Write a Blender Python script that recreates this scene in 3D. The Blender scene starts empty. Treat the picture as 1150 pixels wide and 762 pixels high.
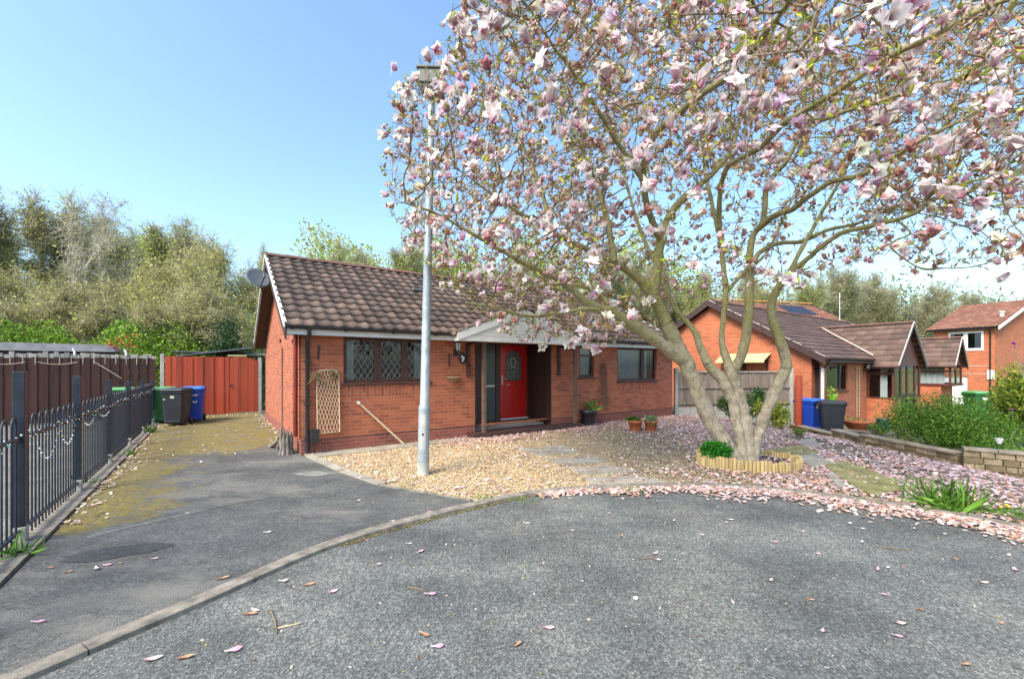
import bpy, bmesh, math, random
import numpy as np
from mathutils import Vector, Matrix, kdtree

random.seed(7)
rng = np.random.default_rng(11)
R = math.radians
sc = bpy.context.scene
COL = sc.collection

# ------------------------------------------------------------------ camera
FPX, CX, CY, CH = 480.0, 575.0, 412.0, 1.65      # focal length / horizon of the 1150x762 photograph, eye height
cd = bpy.data.cameras.new('camera')
cam = bpy.data.objects.new('camera', cd); COL.objects.link(cam)
cam.location = (0, 0, CH); cam.rotation_euler = (R(90), 0, 0)
cd.sensor_fit = 'HORIZONTAL'; cd.sensor_width = 36.0
cd.lens = 36.0 * FPX / 1150.0
cd.shift_y = (CY - 381.0) / 1150.0
cd.clip_start = 0.05; cd.clip_end = 3000
sc.camera = cam

# ------------------------------------------------------------------ light
SUN_DIR = Vector((-0.50, -0.62, 0.90)).normalized()       # towards the sun
w = bpy.data.worlds.new("World"); sc.world = w; w.use_nodes = True
nt = w.node_tree; nt.nodes.clear()
sky = nt.nodes.new('ShaderNodeTexSky'); sky.sky_type = 'NISHITA'; sky.sun_disc = False
sky.sun_elevation = math.asin(SUN_DIR.z); sky.sun_rotation = math.atan2(SUN_DIR.x, SUN_DIR.y)
sky.altitude = 0; sky.air_density = 1.0; sky.dust_density = 2.2; sky.ozone_density = 1.0
bg = nt.nodes.new('ShaderNodeBackground'); bg.inputs['Strength'].default_value = 0.14
wo = nt.nodes.new('ShaderNodeOutputWorld')
tint = nt.nodes.new('ShaderNodeMix'); tint.data_type = 'RGBA'; tint.blend_type = 'MULTIPLY'; tint.inputs[0].default_value = 1.0
tint.inputs[7].default_value = (0.93, 1.07, 1.10, 1)
nt.links.new(sky.outputs[0], tint.inputs[6]); nt.links.new(tint.outputs[2], bg.inputs[0]); nt.links.new(bg.outputs[0], wo.inputs[0])
sl = bpy.data.lights.new('sun', 'SUN'); sl.energy = 2.3; sl.angle = R(24); sl.color = (1.0, 0.91, 0.76)
so = bpy.data.objects.new('sun', sl); COL.objects.link(so)
so.rotation_euler = SUN_DIR.to_track_quat('Z', 'Y').to_euler()
sc.view_settings.view_transform = 'Standard'; sc.view_settings.look = 'None'
sc.view_settings.gamma = 1.0; sc.view_settings.use_curve_mapping = False
sc.view_settings.exposure = 1.36
sc.render.engine = 'CYCLES'
sc.cycles.use_denoising = True
sc.cycles.max_bounces = 6; sc.cycles.diffuse_bounces = 3; sc.cycles.glossy_bounces = 3
sc.cycles.transparent_max_bounces = 12; sc.cycles.transmission_bounces = 3
sc.cycles.caustics_reflective = False; sc.cycles.caustics_refractive = False

# ------------------------------------------------------------------ terrain and frames
def ss(a, b, x):
    t = min(1, max(0, (x - a) / (b - a))); return t * t * (3 - 2 * t)
def hgt(x, y):
    return -0.47 * ss(5.8, 10.8, x) - 0.70 * ss(19, 30, y) * ss(12, 22, x)
def G(px, py):                                   # ground point seen at a pixel of the photograph
    z = 0.0
    for _ in range(30):
        Y = FPX * (CH - z) / (py - CY); X = (px - CX) / FPX * Y; z = 0.5 * z + 0.5 * hgt(X, Y)
    return Vector((X, Y, z))
def PY(px, py, Y):                               # point at depth Y seen at a pixel
    return Vector(((px - CX) / FPX * Y, Y, CH + (CY - py) / FPX * Y))
TH = R(34.8); CT, ST = math.cos(TH), math.sin(TH)
H0 = (-3.95, 8.0)                                # front left corner of the bungalow
N0 = (10.8, 15.0)                                # front left corner of the next bungalow
def W(u, v, z=0.0, o=H0): return Vector((o[0] + u * CT - v * ST, o[1] + u * ST + v * CT, z))

# ------------------------------------------------------------------ materials
def nodes(name):
    m = bpy.data.materials.new(name); m.use_nodes = True
    t = m.node_tree; b = t.nodes['Principled BSDF']
    return m, t, b
def N(t, kind, **kw):
    n = t.nodes.new('ShaderNode' + kind)
    for k, v in kw.items():
        if k in n.inputs: n.inputs[k].default_value = v
        else: setattr(n, k, v)
    return n
def c4(c): return (c[0], c[1], c[2], 1.0)
def coords(t, uv=False, scale=None):
    tc = N(t, 'TexCoord'); o = tc.outputs['UV' if uv else 'Object']
    if scale:
        mp = N(t, 'Mapping'); mp.inputs['Scale'].default_value = scale; t.links.new(o, mp.inputs[0]); o = mp.outputs[0]
    return o
def noise(t, vec, scale, detail=4, rough=0.6):
    n = N(t, 'TexNoise'); n.inputs['Scale'].default_value = scale; n.inputs['Detail'].default_value = detail
    n.inputs['Roughness'].default_value = rough; t.links.new(vec, n.inputs['Vector']); return n.outputs['Fac']
def ramp(t, fac, stops):
    r = N(t, 'ValToRGB'); e = r.color_ramp.elements
    while len(e) < len(stops): e.new(0.5)
    for i, (p, c) in enumerate(stops): e[i].position = p; e[i].color = c4(c)
    t.links.new(fac, r.inputs[0]); return r.outputs[0]
def mix(t, fac, a, b, mode='MIX'):
    m = N(t, 'Mix', data_type='RGBA', blend_type=mode)
    for s, x in ((0, fac), (6, a), (7, b)):
        if isinstance(x, (int, float)): m.inputs[s].default_value = x
        elif isinstance(x, tuple): m.inputs[s].default_value = c4(x)
        else: t.links.new(x, m.inputs[s])
    return m.outputs[2]
def bump(t, b, h, strength=0.4, dist=0.01):
    n = N(t, 'Bump'); n.inputs['Strength'].default_value = strength; n.inputs['Distance'].default_value = dist
    t.links.new(h, n.inputs['Height']); t.links.new(n.outputs[0], b.inputs['Normal'])

def m_plain(name, col, rough=0.6, var=0.15, scale=6.0, bmp=0.0, metal=0.0, spec=0.5, bs=None):
    m, t, b = nodes(name)
    v = coords(t); f = noise(t, v, scale)
    lo = tuple(c * (1 - var) for c in col); hi = tuple(min(1, c * (1 + var)) for c in col)
    t.links.new(ramp(t, f, [(0.3, lo), (0.7, hi)]), b.inputs['Base Color'])
    b.inputs['Roughness'].default_value = rough; b.inputs['Metallic'].default_value = metal
    b.inputs['Specular IOR Level'].default_value = spec
    if bmp: bump(t, b, noise(t, v, bs or scale * 6), bmp)
    return m

def m_brick(name, c1, c2, dark, mortar, soldier=False):
    m, t, b = nodes(name)
    uv = coords(t, True)
    if soldier:
        mp = N(t, 'Mapping'); mp.inputs['Rotation'].default_value = (0, 0, R(90)); t.links.new(uv, mp.inputs[0]); uv2 = mp.outputs[0]
    else: uv2 = uv
    # wobble the courses a hair so edges are not ruler-straight
    nz = N(t, 'TexNoise'); nz.inputs['Scale'].default_value = 9; t.links.new(uv2, nz.inputs['Vector'])
    vm = N(t, 'VectorMath', operation='SCALE'); vm.inputs['Scale'].default_value = 0.006; t.links.new(nz.outputs['Color'], vm.inputs[0])
    va = N(t, 'VectorMath', operation='ADD'); t.links.new(uv2, va.inputs[0]); t.links.new(vm.outputs[0], va.inputs[1])
    def bt(a, bb, mo, bias=0.0):
        n = N(t, 'TexBrick'); n.offset = 0.5
        n.inputs['Color1'].default_value = c4(a); n.inputs['Color2'].default_value = c4(bb); n.inputs['Mortar'].default_value = c4(mo)
        n.inputs['Scale'].default_value = 1.0; n.inputs['Brick Width'].default_value = 0.225; n.inputs['Row Height'].default_value = 0.075
        n.inputs['Mortar Size'].default_value = 0.0055; n.inputs['Mortar Smooth'].default_value = 0.15; n.inputs['Bias'].default_value = bias
        t.links.new(va.outputs[0], n.inputs['Vector']); return n
    b1 = bt(c1, c2, mortar); b2 = bt((0, 0, 0), (1, 1, 1), (0, 0, 0), -0.15)
    sel = ramp(t, b2.outputs['Color'], [(0.50, (0, 0, 0)), (0.78, (1, 1, 1))])
    clump = ramp(t, noise(t, uv, 0.9, 3), [(0.48, (0.15, 0.15, 0.15)), (0.68, (0.85, 0.85, 0.85))])
    sel = mix(t, 1.0, sel, clump, 'MULTIPLY')
    col = mix(t, sel, b1.outputs['Color'], dark)
    col = mix(t, 0.55, col, ramp(t, noise(t, uv, 38, 5), [(0.25, (0.72, 0.72, 0.72)), (0.75, (1.2, 1.2, 1.2))]), 'MULTIPLY')
    col = mix(t, 0.5, col, ramp(t, noise(t, uv, 1.4, 4), [(0.3, (0.8, 0.78, 0.78)), (0.7, (1.15, 1.12, 1.1))]), 'MULTIPLY')
    col = mix(t, b1.outputs['Fac'], col, mortar)
    t.links.new(col, b.inputs['Base Color']); b.inputs['Roughness'].default_value = 0.9
    inv = N(t, 'Math', operation='SUBTRACT'); inv.inputs[0].default_value = 1.0; t.links.new(b1.outputs['Fac'], inv.inputs[1])
    ad = N(t, 'Math', operation='MULTIPLY_ADD'); t.links.new(noise(t, uv, 60), ad.inputs[0]); ad.inputs[1].default_value = 0.35; t.links.new(inv.outputs[0], ad.inputs[2])
    bump(t, b, ad.outputs[0], 0.75, 0.006)
    return m

def m_tile(name, c1, c2, c3, lichen=None):
    m, t, b = nodes(name)
    uv = coords(t, True); fl = N(t, 'VectorMath', operation='FLOOR'); t.links.new(uv, fl.inputs[0])
    wn = N(t, 'TexWhiteNoise', noise_dimensions='2D'); t.links.new(fl.outputs[0], wn.inputs['Vector'])
    col = ramp(t, wn.outputs['Value'], [(0.0, c1), (0.55, c2), (0.9, c3)])
    ob = coords(t)
    col = mix(t, 0.6, col, ramp(t, noise(t, ob, 2.2, 5), [(0.3, (0.7, 0.7, 0.72)), (0.7, (1.2, 1.17, 1.12))]), 'MULTIPLY')
    col = mix(t, 0.5, col, ramp(t, noise(t, ob, 45, 4), [(0.3, (0.7, 0.7, 0.7)), (0.7, (1.25, 1.25, 1.25))]), 'MULTIPLY')
    if lichen:
        col = mix(t, ramp(t, noise(t, ob, 14, 5), [(0.66, (0, 0, 0)), (0.72, (0.7, 0.7, 0.7))]), col, lichen)
    t.links.new(col, b.inputs['Base Color']); b.inputs['Roughness'].default_value = 0.8
    bump(t, b, noise(t, ob, 90), 0.3, 0.004)
    return m

def m_wood(name, col, var=0.35, rough=0.8, plank=0.0, axis='x', grey=None):
    """vertical boards: UV x across, y up"""
    m, t, b = nodes(name)
    uv = coords(t, True)
    g = noise(t, coords(t, True, (28, 1.3, 1)), 1.0, 6, 0.65)
    c = ramp(t, g, [(0.25, tuple(k * (1 - var) for k in col)), (0.75, tuple(k * (1 + var) for k in col))])
    if plank:
        mp = N(t, 'Mapping'); mp.inputs['Scale'].default_value = (1 / plank, 0, 0); t.links.new(uv, mp.inputs[0])
        fl = N(t, 'VectorMath', operation='FLOOR'); t.links.new(mp.outputs[0], fl.inputs[0])
        wn = N(t, 'TexWhiteNoise', noise_dimensions='2D'); t.links.new(fl.outputs[0], wn.inputs['Vector'])
        c = mix(t, 0.7, c, ramp(t, wn.outputs['Value'], [(0, (0.6, 0.6, 0.6)), (1, (1.3, 1.3, 1.3))]), 'MULTIPLY')
    if grey:
        c = mix(t, ramp(t, noise(t, coords(t, True, (5, 0.8, 1)), 1.0, 4), [(0.5, (0, 0, 0)), (0.72, (0.8, 0.8, 0.8))]), c, grey)
    t.links.new(c, b.inputs['Base Color']); b.inputs['Roughness'].default_value = rough
    bump(t, b, g, 0.4, 0.004)
    return m

def N_col(t, v):
    n = N(t, 'TexNoise'); n.inputs['Scale'].default_value = 2.5; n.inputs['Detail'].default_value = 5; t.links.new(v, n.inputs['Vector']); return n.outputs['Color']
def m_asphalt(name, base, agg, moss=None, sx=1.0, patch=0.0):
    m, t, b = nodes(name)
    v = coords(t)
    vo = N(t, 'TexVoronoi'); vo.inputs['Scale'].default_value = 92; t.links.new(v, vo.inputs['Vector'])
    vc = N(t, 'TexVoronoi'); vc.inputs['Scale'].default_value = 52; t.links.new(v, vc.inputs['Vector'])
    g1 = ramp(t, vo.outputs['Color'], [(0.12, tuple(k * 0.42 for k in base)), (0.45, tuple(k * .85 for k in base)), (0.62, tuple(k * 1.2 for k in base)), (0.92, tuple(k * 0.98 for k in agg))])
    g2 = ramp(t, vc.outputs['Color'], [(0.2, tuple(k * 0.6 for k in base)), (0.55, base), (0.95, tuple(k * 0.9 for k in agg))])
    c = mix(t, 0.3, g1, g2)
    c = mix(t, 0.85, c, ramp(t, noise(t, v, 1.1, 6, 0.65), [(0.30, (0.55, 0.55, 0.56)), (0.5, (1, 1, 1)), (0.70, (1.55, 1.50, 1.42))]), 'MULTIPLY')
    c = mix(t, 0.6, c, ramp(t, noise(t, coords(t, False, (0.5, 1.7, 1)), 0.8, 5), [(0.35, (0.66, 0.67, 0.69)), (0.62, (1.3, 1.3, 1.28))]), 'MULTIPLY')
    c = mix(t, 0.5, c, ramp(t, noise(t, v, 0.35, 4, 0.6), [(0.35, (0.8, 0.86, 0.92)), (0.65, (1.15, 1.15, 1.05))]), 'MULTIPLY')
    vk = N(t, 'TexVoronoi', feature='DISTANCE_TO_EDGE'); vk.inputs['Scale'].default_value = 0.55; t.links.new(mix(t, 0.12, v, N_col(t, v)), vk.inputs['Vector'])
    ck = mix(t, 1.0, ramp(t, vk.outputs['Distance'], [(0.0, (0.8, 0.8, 0.8)), (0.005, (0, 0, 0))]), ramp(t, noise(t, v, 0.8, 3), [(0.52, (0, 0, 0)), (0.62, (0.8, 0.8, 0.8))]), 'MULTIPLY')
    c = mix(t, ck, c, tuple(k * 0.4 for k in base))
    c = mix(t, ramp(t, noise(t, v, 7, 6, 0.75), [(0.62, (0, 0, 0)), (0.7, (0.55, 0.55, 0.55))]), c, tuple(k * 0.45 for k in base))
    c = mix(t, ramp(t, noise(t, v, 420, 2), [(0.70, (0, 0, 0)), (0.78, (0.9, 0.9, 0.9))]), c, tuple(min(1, k * 1.7) for k in agg))
    rgh = 0.85
    if moss:
        sep = N(t, 'SeparateXYZ'); t.links.new(v, sep.inputs[0])
        n1 = noise(t, v, 2.3, 6, 0.7)
        msk = moss(t, sep, n1)
        mc = ramp(t, noise(t, v, 28, 5), [(0.3, (0.07, 0.055, 0.012)), (0.52, (0.21, 0.15, 0.015)), (0.72, (0.26, 0.23, 0.05))])
        c = mix(t, msk, c, mc)
    if name == 'drive_tarmac':
        pw = ramp(t, noise(t, coords(t, False, (0.7, 1.3, 1)), 0.9, 6, 0.65), [(0.50, (0, 0, 0)), (0.66, (0.7, 0.7, 0.7))])
        inv = N(t, 'Math', operation='SUBTRACT'); inv.inputs[0].default_value = 1; t.links.new(msk, inv.inputs[1]); m2 = N(t, 'Math', operation='MULTIPLY'); t.links.new(pw, m2.inputs[0]); t.links.new(inv.outputs[0], m2.inputs[1])
        c = mix(t, m2.outputs[0], c, (0.20, 0.185, 0.16))
    t.links.new(c, b.inputs['Base Color']); b.inputs['Roughness'].default_value = rgh
    bump(t, b, vo.outputs['Distance'], 0.75, 0.006)
    return m

def m_attr(name, rough=0.6, trans=0.0, var=0.0, spec=0.3, sss=None):
    """colour comes from the mesh's own per-piece colour (each petal, leaf or stone has one)"""
    m, t, b = nodes(name)
    a = N(t, 'Attribute', attribute_name='Col'); c = a.outputs['Color']
    if var: c = mix(t, 0.7, c, ramp(t, noise(t, coords(t), 60, 4), [(0.3, (1 - var,) * 3), (0.7, (1 + var,) * 3)]), 'MULTIPLY')
    t.links.new(c, b.inputs['Base Color']); b.inputs['Roughness'].default_value = rough; b.inputs['Specular IOR Level'].default_value = spec
    if trans:
        tr = N(t, 'BsdfTranslucent'); t.links.new(c, tr.inputs['Color'])
        mx = N(t, 'MixShader'); mx.inputs[0].default_value = trans
        t.links.new(b.outputs[0], mx.inputs[1]); t.links.new(tr.outputs[0], mx.inputs[2])
        t.links.new(mx.outputs[0], t.nodes['Material Output'].inputs[0])
    return m

def m_glass(name='window_glass', tint=(0.75, 0.8, 0.8)):
    m, t, b = nodes(name); t.nodes.remove(b)
    tr = N(t, 'BsdfTransparent'); tr.inputs[0].default_value = c4(tint)
    gl = N(t, 'BsdfGlossy'); gl.inputs['Roughness'].default_value = 0.015; gl.inputs[0].default_value = (1, 1, 1, 1)
    bp = N(t, 'Bump'); bp.inputs['Strength'].default_value = 0.03; bp.inputs['Distance'].default_value = 0.05
    t.links.new(noise(t, coords(t), 1.7, 2), bp.inputs['Height']); t.links.new(bp.outputs[0], gl.inputs['Normal'])
    fr = N(t, 'Fresnel'); fr.inputs[0].default_value = 1.7
    mx = N(t, 'MixShader'); t.links.new(fr.outputs[0], mx.inputs[0]); t.links.new(tr.outputs[0], mx.inputs[1]); t.links.new(gl.outputs[0], mx.inputs[2])
    t.links.new(mx.outputs[0], t.nodes['Material Output'].inputs[0])
    return m

def m_bark(name, a, bcol, moss, mossy=0.5):
    m, t, b = nodes(name)
    v = coords(t); st = coords(t, False, (1, 1, 0.35))
    n1 = noise(t, v, 7, 6, 0.7); n2 = noise(t, st, 40, 6, 0.7)
    c = ramp(t, n1, [(0.3, a), (0.7, bcol)])
    c = mix(t, 0.7, c, ramp(t, n2, [(0.25, (0.5, 0.5, 0.5)), (0.75, (1.35, 1.35, 1.35))]), 'MULTIPLY')
    c = mix(t, ramp(t, noise(t, v, 16, 6, 0.7), [(0.60, (0, 0, 0)), (0.68, (0.7, 0.7, 0.7))]), c, (0.52, 0.50, 0.42))
    if name == 'magnolia_bark':                      # moss starts above head height
        sz = N(t, 'SeparateXYZ'); t.links.new(v, sz.inputs[0]); zr = N(t, 'MapRange'); t.links.new(sz.outputs['Z'], zr.inputs[0]); zr.inputs[1].default_value = 0.9; zr.inputs[2].default_value = 2.6; zr.inputs[3].default_value = 0.0; zr.inputs[4].default_value = 0.42
        ad = N(t, 'Math', operation='ADD'); t.links.new(zr.outputs[0], ad.inputs[0]); t.links.new(noise(t, v, 2.6, 6, 0.75), ad.inputs[1])
        c = mix(t, ramp(t, ad.outputs[0], [(0.55, (0, 0, 0)), (0.95, (0.9, 0.9, 0.9))]), c, moss)
    elif mossy:
        c = mix(t, ramp(t, noise(t, v, 2.6, 6, 0.75), [(0.62 - 0.3 * mossy, (0, 0, 0)), (0.75 - 0.2 * mossy, (0.85, 0.85, 0.85))]), c, moss)
    kn = N(t, 'TexVoronoi', feature='DISTANCE_TO_EDGE'); kn.inputs['Scale'].default_value = 11; t.links.new(mix(t, 0.25, coords(t, False, (1, 1, .55)), N_col(t, v)), kn.inputs['Vector'])
    c = mix(t, ramp(t, kn.outputs['Distance'], [(0.0, (0.55, 0.55, 0.55)), (0.05, (0, 0, 0))]), c, tuple(k * .35 for k in a))
    wv = ramp(t, noise(t, coords(t, False, (1, 1, 3.0)), 9, 4, 0.6), [(0.56, (1, 1, 1)), (0.66, (0.5, 0.48, 0.44)), (0.72, (1, 1, 1))])
    c = mix(t, 0.3, c, wv, 'MULTIPLY')
    t.links.new(c, b.inputs['Base Color']); b.inputs['Roughness'].default_value = 0.9
    bump(t, b, n2, 0.7, 0.01)
    return m

M = {}
M['brick'] = m_brick('red_brick', (0.46, 0.132, 0.062), (0.33, 0.084, 0.040), (0.15, 0.05, 0.036), (0.34, 0.21, 0.15))
M['brick_low'] = m_brick('plinth_brick', (0.30, 0.085, 0.06), (0.24, 0.06, 0.045), (0.13, 0.045, 0.04), (0.26, 0.17, 0.13))
M['soldier'] = m_brick('soldier_brick', (0.44, 0.12, 0.05), (0.24, 0.065, 0.035), (0.17, 0.05, 0.035), (0.34, 0.20, 0.14), True)
M['brick2'] = m_brick('orange_brick', (0.52, 0.15, 0.065), (0.41, 0.105, 0.042), (0.25, 0.07, 0.04), (0.42, 0.26, 0.18))
M['tile'] = m_tile('brown_roof_tile', (0.064, 0.045, 0.038), (0.094, 0.064, 0.052), (0.145, 0.098, 0.078), (0.26, 0.24, 0.20))
M['tile2'] = m_tile('brown_flat_tile', (0.082, 0.049, 0.040), (0.112, 0.065, 0.052), (0.15, 0.09, 0.07), (0.33, 0.25, 0.22))
M['tile3'] = m_tile('orange_brown_tile', (0.15, 0.065, 0.045), (0.19, 0.083, 0.055), (0.24, 0.11, 0.075))
M['ridge'] = m_plain('ridge_tile', (0.14, 0.068, 0.05), 0.8, 0.3, 5, 0.3)
M['mortar'] = m_plain('pale_mortar', (0.50, 0.43, 0.38), 0.9, 0.3, 12, 0.5)
M['white'] = m_plain('white_plastic', (0.74, 0.73, 0.72), 0.45, 0.07, 3, 0.05)
M['offwhite'] = m_plain('weathered_white_board', (0.70, 0.69, 0.67), 0.6, 0.12, 4, 0.1)
M['black'] = m_plain('black_plastic', (0.022, 0.022, 0.026), 0.4, 0.2, 5)
M['rail'] = m_plain('black_painted_iron', (0.016, 0.022, 0.034), 0.42, 0.4, 9, 0.2)
M['brownframe'] = m_plain('dark_brown_frame', (0.065, 0.028, 0.02), 0.5, 0.3, 8, 0.1)
M['brownpost'] = m_plain('brown_painted_wood', (0.13, 0.075, 0.055), 0.65, 0.3, 6, 0.2)
M['redpipe'] = m_plain('dark_red_pipe', (0.19, 0.028, 0.018), 0.5, 0.3, 6)
M['barge'] = m_plain('dark_barge_board', (0.055, 0.026, 0.022), 0.55, 0.3, 6, 0.1)
M['mahogany'] = m_wood('mahogany_frame', (0.10, 0.022, 0.018), 0.3, 0.5)
M['panel2'] = m_wood('reddish_cladding', (0.16, 0.055, 0.045), 0.2, 0.6)
M['reddoor'] = m_plain('glossy_red_door', (0.50, 0.012, 0.010), 0.28, 0.08, 2, 0.0)
M['greydoor'] = m_plain('grey_green_panel', (0.055, 0.075, 0.072), 0.3, 0.2, 2)
M['darkpanel'] = m_wood('dark_brown_boards', (0.035, 0.018, 0.015), 0.3, 0.5, 0.1)
M['chrome'] = m_plain('brushed_metal', (0.55, 0.55, 0.56), 0.3, 0.05, 5, 0, 0.9)
M['glass'] = m_glass()
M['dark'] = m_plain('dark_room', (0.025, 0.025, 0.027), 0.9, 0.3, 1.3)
M['curtain'] = m_wood('net_curtain', (0.55, 0.56, 0.56), 0.35, 0.9)
M['blind'] = m_wood('vertical_blind', (0.42, 0.46, 0.50), 0.3, 0.9)
M['lead'] = m_plain('lead_strip', (0.30, 0.31, 0.32), 0.5, 0.1, 5)
M['galv'] = m_plain('galvanised_steel', (0.31, 0.345, 0.37), 0.55, 0.25, 7, 0.15, 0.3)
M['galvlow'] = m_plain('stained_column_base', (0.40, 0.40, 0.37), 0.6, 0.3, 4, 0.2, 0.1)
M['lantern'] = m_plain('lantern_casing', (0.10, 0.105, 0.095), 0.5, 0.2, 6)
M['lens'] = m_plain('lantern_lens', (0.42, 0.45, 0.42), 0.25, 0.1, 6)
M['fence'] = m_wood('red_brown_fence', (0.058, 0.022, 0.016), 0.4, 0.85, 0.125, grey=None)
M['fencegrey'] = m_wood('weathered_fence_top', (0.34, 0.31, 0.27), 0.35, 0.9, 0.1)
M['gate'] = m_wood('red_stained_boards', (0.40, 0.058, 0.022), 0.28, 0.75, 0.14)
M['gate2'] = m_wood('red_stained_gate', (0.36, 0.055, 0.020), 0.25, 0.75, 0.12)
M['fence2'] = m_wood('grey_brown_fence', (0.22, 0.165, 0.13), 0.4, 0.9, 0.14, grey=(0.33, 0.28, 0.25))
M['conc'] = m_plain('concrete', (0.40, 0.375, 0.33), 0.9, 0.22, 5, 0.5)
M['kerb'] = m_plain('kerb_concrete', (0.23, 0.20, 0.165), 0.9, 0.45, 9, 0.9, bs=150)
M['flag'] = m_plain('paving_slab', (0.30, 0.265, 0.215), 0.9, 0.3, 3, 0.5, bs=60)
M['mossflag'] = m_plain('mossy_slab', (0.225, 0.205, 0.075), 0.95, 0.35, 4, 0.6, bs=70)
M['terra'] = m_plain('terracotta', (0.42, 0.12, 0.05), 0.8, 0.25, 8, 0.2)
M['soil'] = m_plain('soil', (0.055, 0.038, 0.026), 0.95, 0.4, 20, 0.8)
M['binblack'] = m_plain('black_bin_plastic', (0.026, 0.028, 0.036), 0.42, 0.2, 7, 0.15)
M['bingreen'] = m_plain('green_bin_plastic', (0.022, 0.115, 0.035), 0.45, 0.15, 7, 0.15)
M['bingreenlid'] = m_plain('faded_green_lid', (0.10, 0.30, 0.10), 0.5, 0.15, 7, 0.15)
M['binblue'] = m_plain('blue_bin_plastic', (0.010, 0.060, 0.42), 0.4, 0.12, 7, 0.15)
M['binbluelid'] = m_plain('blue_bin_lid', (0.035, 0.16, 0.62), 0.4, 0.12, 7, 0.15)
M['sticker'] = m_plain('white_sticker', (0.75, 0.75, 0.74), 0.5, 0.1, 20)
M['stickerg'] = m_plain('pale_green_sticker', (0.55, 0.68, 0.45), 0.5, 0.2, 20)
M['cane'] = m_wood('pale_cane', (0.55, 0.42, 0.27), 0.35, 0.8)
M['willow'] = m_wood('brown_willow', (0.16, 0.085, 0.055), 0.35, 0.85)
M['lime'] = m_plain('lime_green_pot', (0.30, 0.62, 0.04), 0.4, 0.1, 8)
M['felt'] = m_plain('roofing_felt', (0.135, 0.14, 0.15), 0.85, 0.25, 6, 0.4)
M['felt2'] = m_plain('dark_blue_tarpaulin', (0.018, 0.026, 0.06), 0.5, 0.3, 4, 0.2)
M['dish'] = m_plain('grey_dish', (0.085, 0.095, 0.105), 0.45, 0.12, 6)
M['logs'] = m_wood('split_log_edging', (0.40, 0.29, 0.13), 0.45, 0.9, 0.05)
M['stone'] = m_plain('buff_stone', (0.33, 0.25, 0.155), 0.92, 0.4, 5, 0.7, bs=50)
M['stone2'] = m_plain('mossy_stone', (0.19, 0.14, 0.075), 0.92, 0.4, 6, 0.7, bs=50)
M['cap'] = m_plain('coping_stone', (0.34, 0.27, 0.20), 0.9, 0.3, 5, 0.6, bs=60)
M['awning'] = m_plain('faded_yellow_awning', (0.50, 0.44, 0.22), 0.7, 0.12, 6)
M['solar'] = m_plain('solar_panel_glass', (0.015, 0.02, 0.035), 0.55, 0.2, 3)
M['orange_ridge'] = m_plain('orange_lichen_ridge', (0.45, 0.20, 0.07), 0.9, 0.3, 6, 0.3)
M['rope'] = m_plain('old_rope', (0.45, 0.38, 0.30), 0.9, 0.2, 10)
M['driftwood'] = m_bark('driftwood', (0.10, 0.085, 0.07), (0.30, 0.26, 0.22), (0.1, 0.09, 0.03), 0.1)
M['bark'] = m_bark('magnolia_bark', (0.27, 0.215, 0.155), (0.50, 0.42, 0.315), (0.23, 0.215, 0.07), 0.55)
M['limb'] = m_bark('mossy_limb_bark', (0.19, 0.165, 0.08), (0.31, 0.27, 0.15), (0.20, 0.20, 0.05), 0.9)
M['twig'] = m_plain('twig_bark', (0.17, 0.125, 0.07), 0.85, 0.35, 3)
M['bgbark'] = m_plain('tree_bark', (0.36, 0.33, 0.23), 0.9, 0.35, 2)
M['khakibark'] = m_plain('khaki_tree_bark', (0.36, 0.32, 0.18), 0.9, 0.3, 2)
M['palebark'] = m_plain('pale_tree_bark', (0.46, 0.42, 0.33), 0.9, 0.3, 2)
M['petal'] = m_attr('magnolia_petal', 0.5, 0.35)
M['leaf'] = m_attr('leaf', 0.5, 0.3); M['treeleaf'] = m_attr('tree_leaf', 0.6, 0.6)
M['litter'] = m_attr('fallen_petals', 0.6, 0.1)
M['pebble'] = m_attr('gravel_stone', 0.8, 0.0, 0.2)
M['bulb'] = m_attr('garland_bulb', 0.3, 0.0)
M['blackiron'] = m_plain('black_wrought_iron', (0.02, 0.02, 0.022), 0.5, 0.2, 8)
M['lampglass'] = m_plain('frosted_lamp_glass', (0.35, 0.36, 0.36), 0.25, 0.1, 8)
M['basket'] = m_plain('coir_basket', (0.26, 0.17, 0.09), 0.95, 0.4, 30, 0.8)
M['lawn'] = m_plain('lawn_soil', (0.07, 0.13, 0.02), 0.95, 0.4, 8, 0.6)

# ------------------------------------------------------------------ object helpers
def tag(o, label, cat, group=None, kind=None):
    if label: o['label'] = label
    if cat: o['category'] = cat
    if group: o['group'] = group
    if kind: o['kind'] = kind
    return o
def thing(name, label, cat, loc=(0, 0, 0), rz=0.0, group=None):
    o = bpy.data.objects.new(name, None); COL.objects.link(o); o.empty_display_size = 0.2
    o.location = loc; o.rotation_euler = (0, 0, rz)
    return tag(o, label, cat, group)
def link(name, me, parent=None, smooth=None):
    o = bpy.data.objects.new(name, me); COL.objects.link(o)
    if parent: o.parent = parent
    if smooth is not None:
        me.polygons.foreach_set('use_smooth', [smooth] * len(me.polygons))
    return o
def copy_thing(src, loc, rz=None, label=None, scale=None):
    def cp(o, par):
        c = o.copy(); COL.objects.link(c); c.parent = par
        for ch in [x for x in bpy.data.objects if x.parent == o]: cp(ch, c)
        return c
    r = cp(src, None); r.location = loc
    if rz is not None: r.rotation_euler = (0, 0, rz)
    if label: r['label'] = label
    if scale: r.scale = scale
    return r

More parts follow.
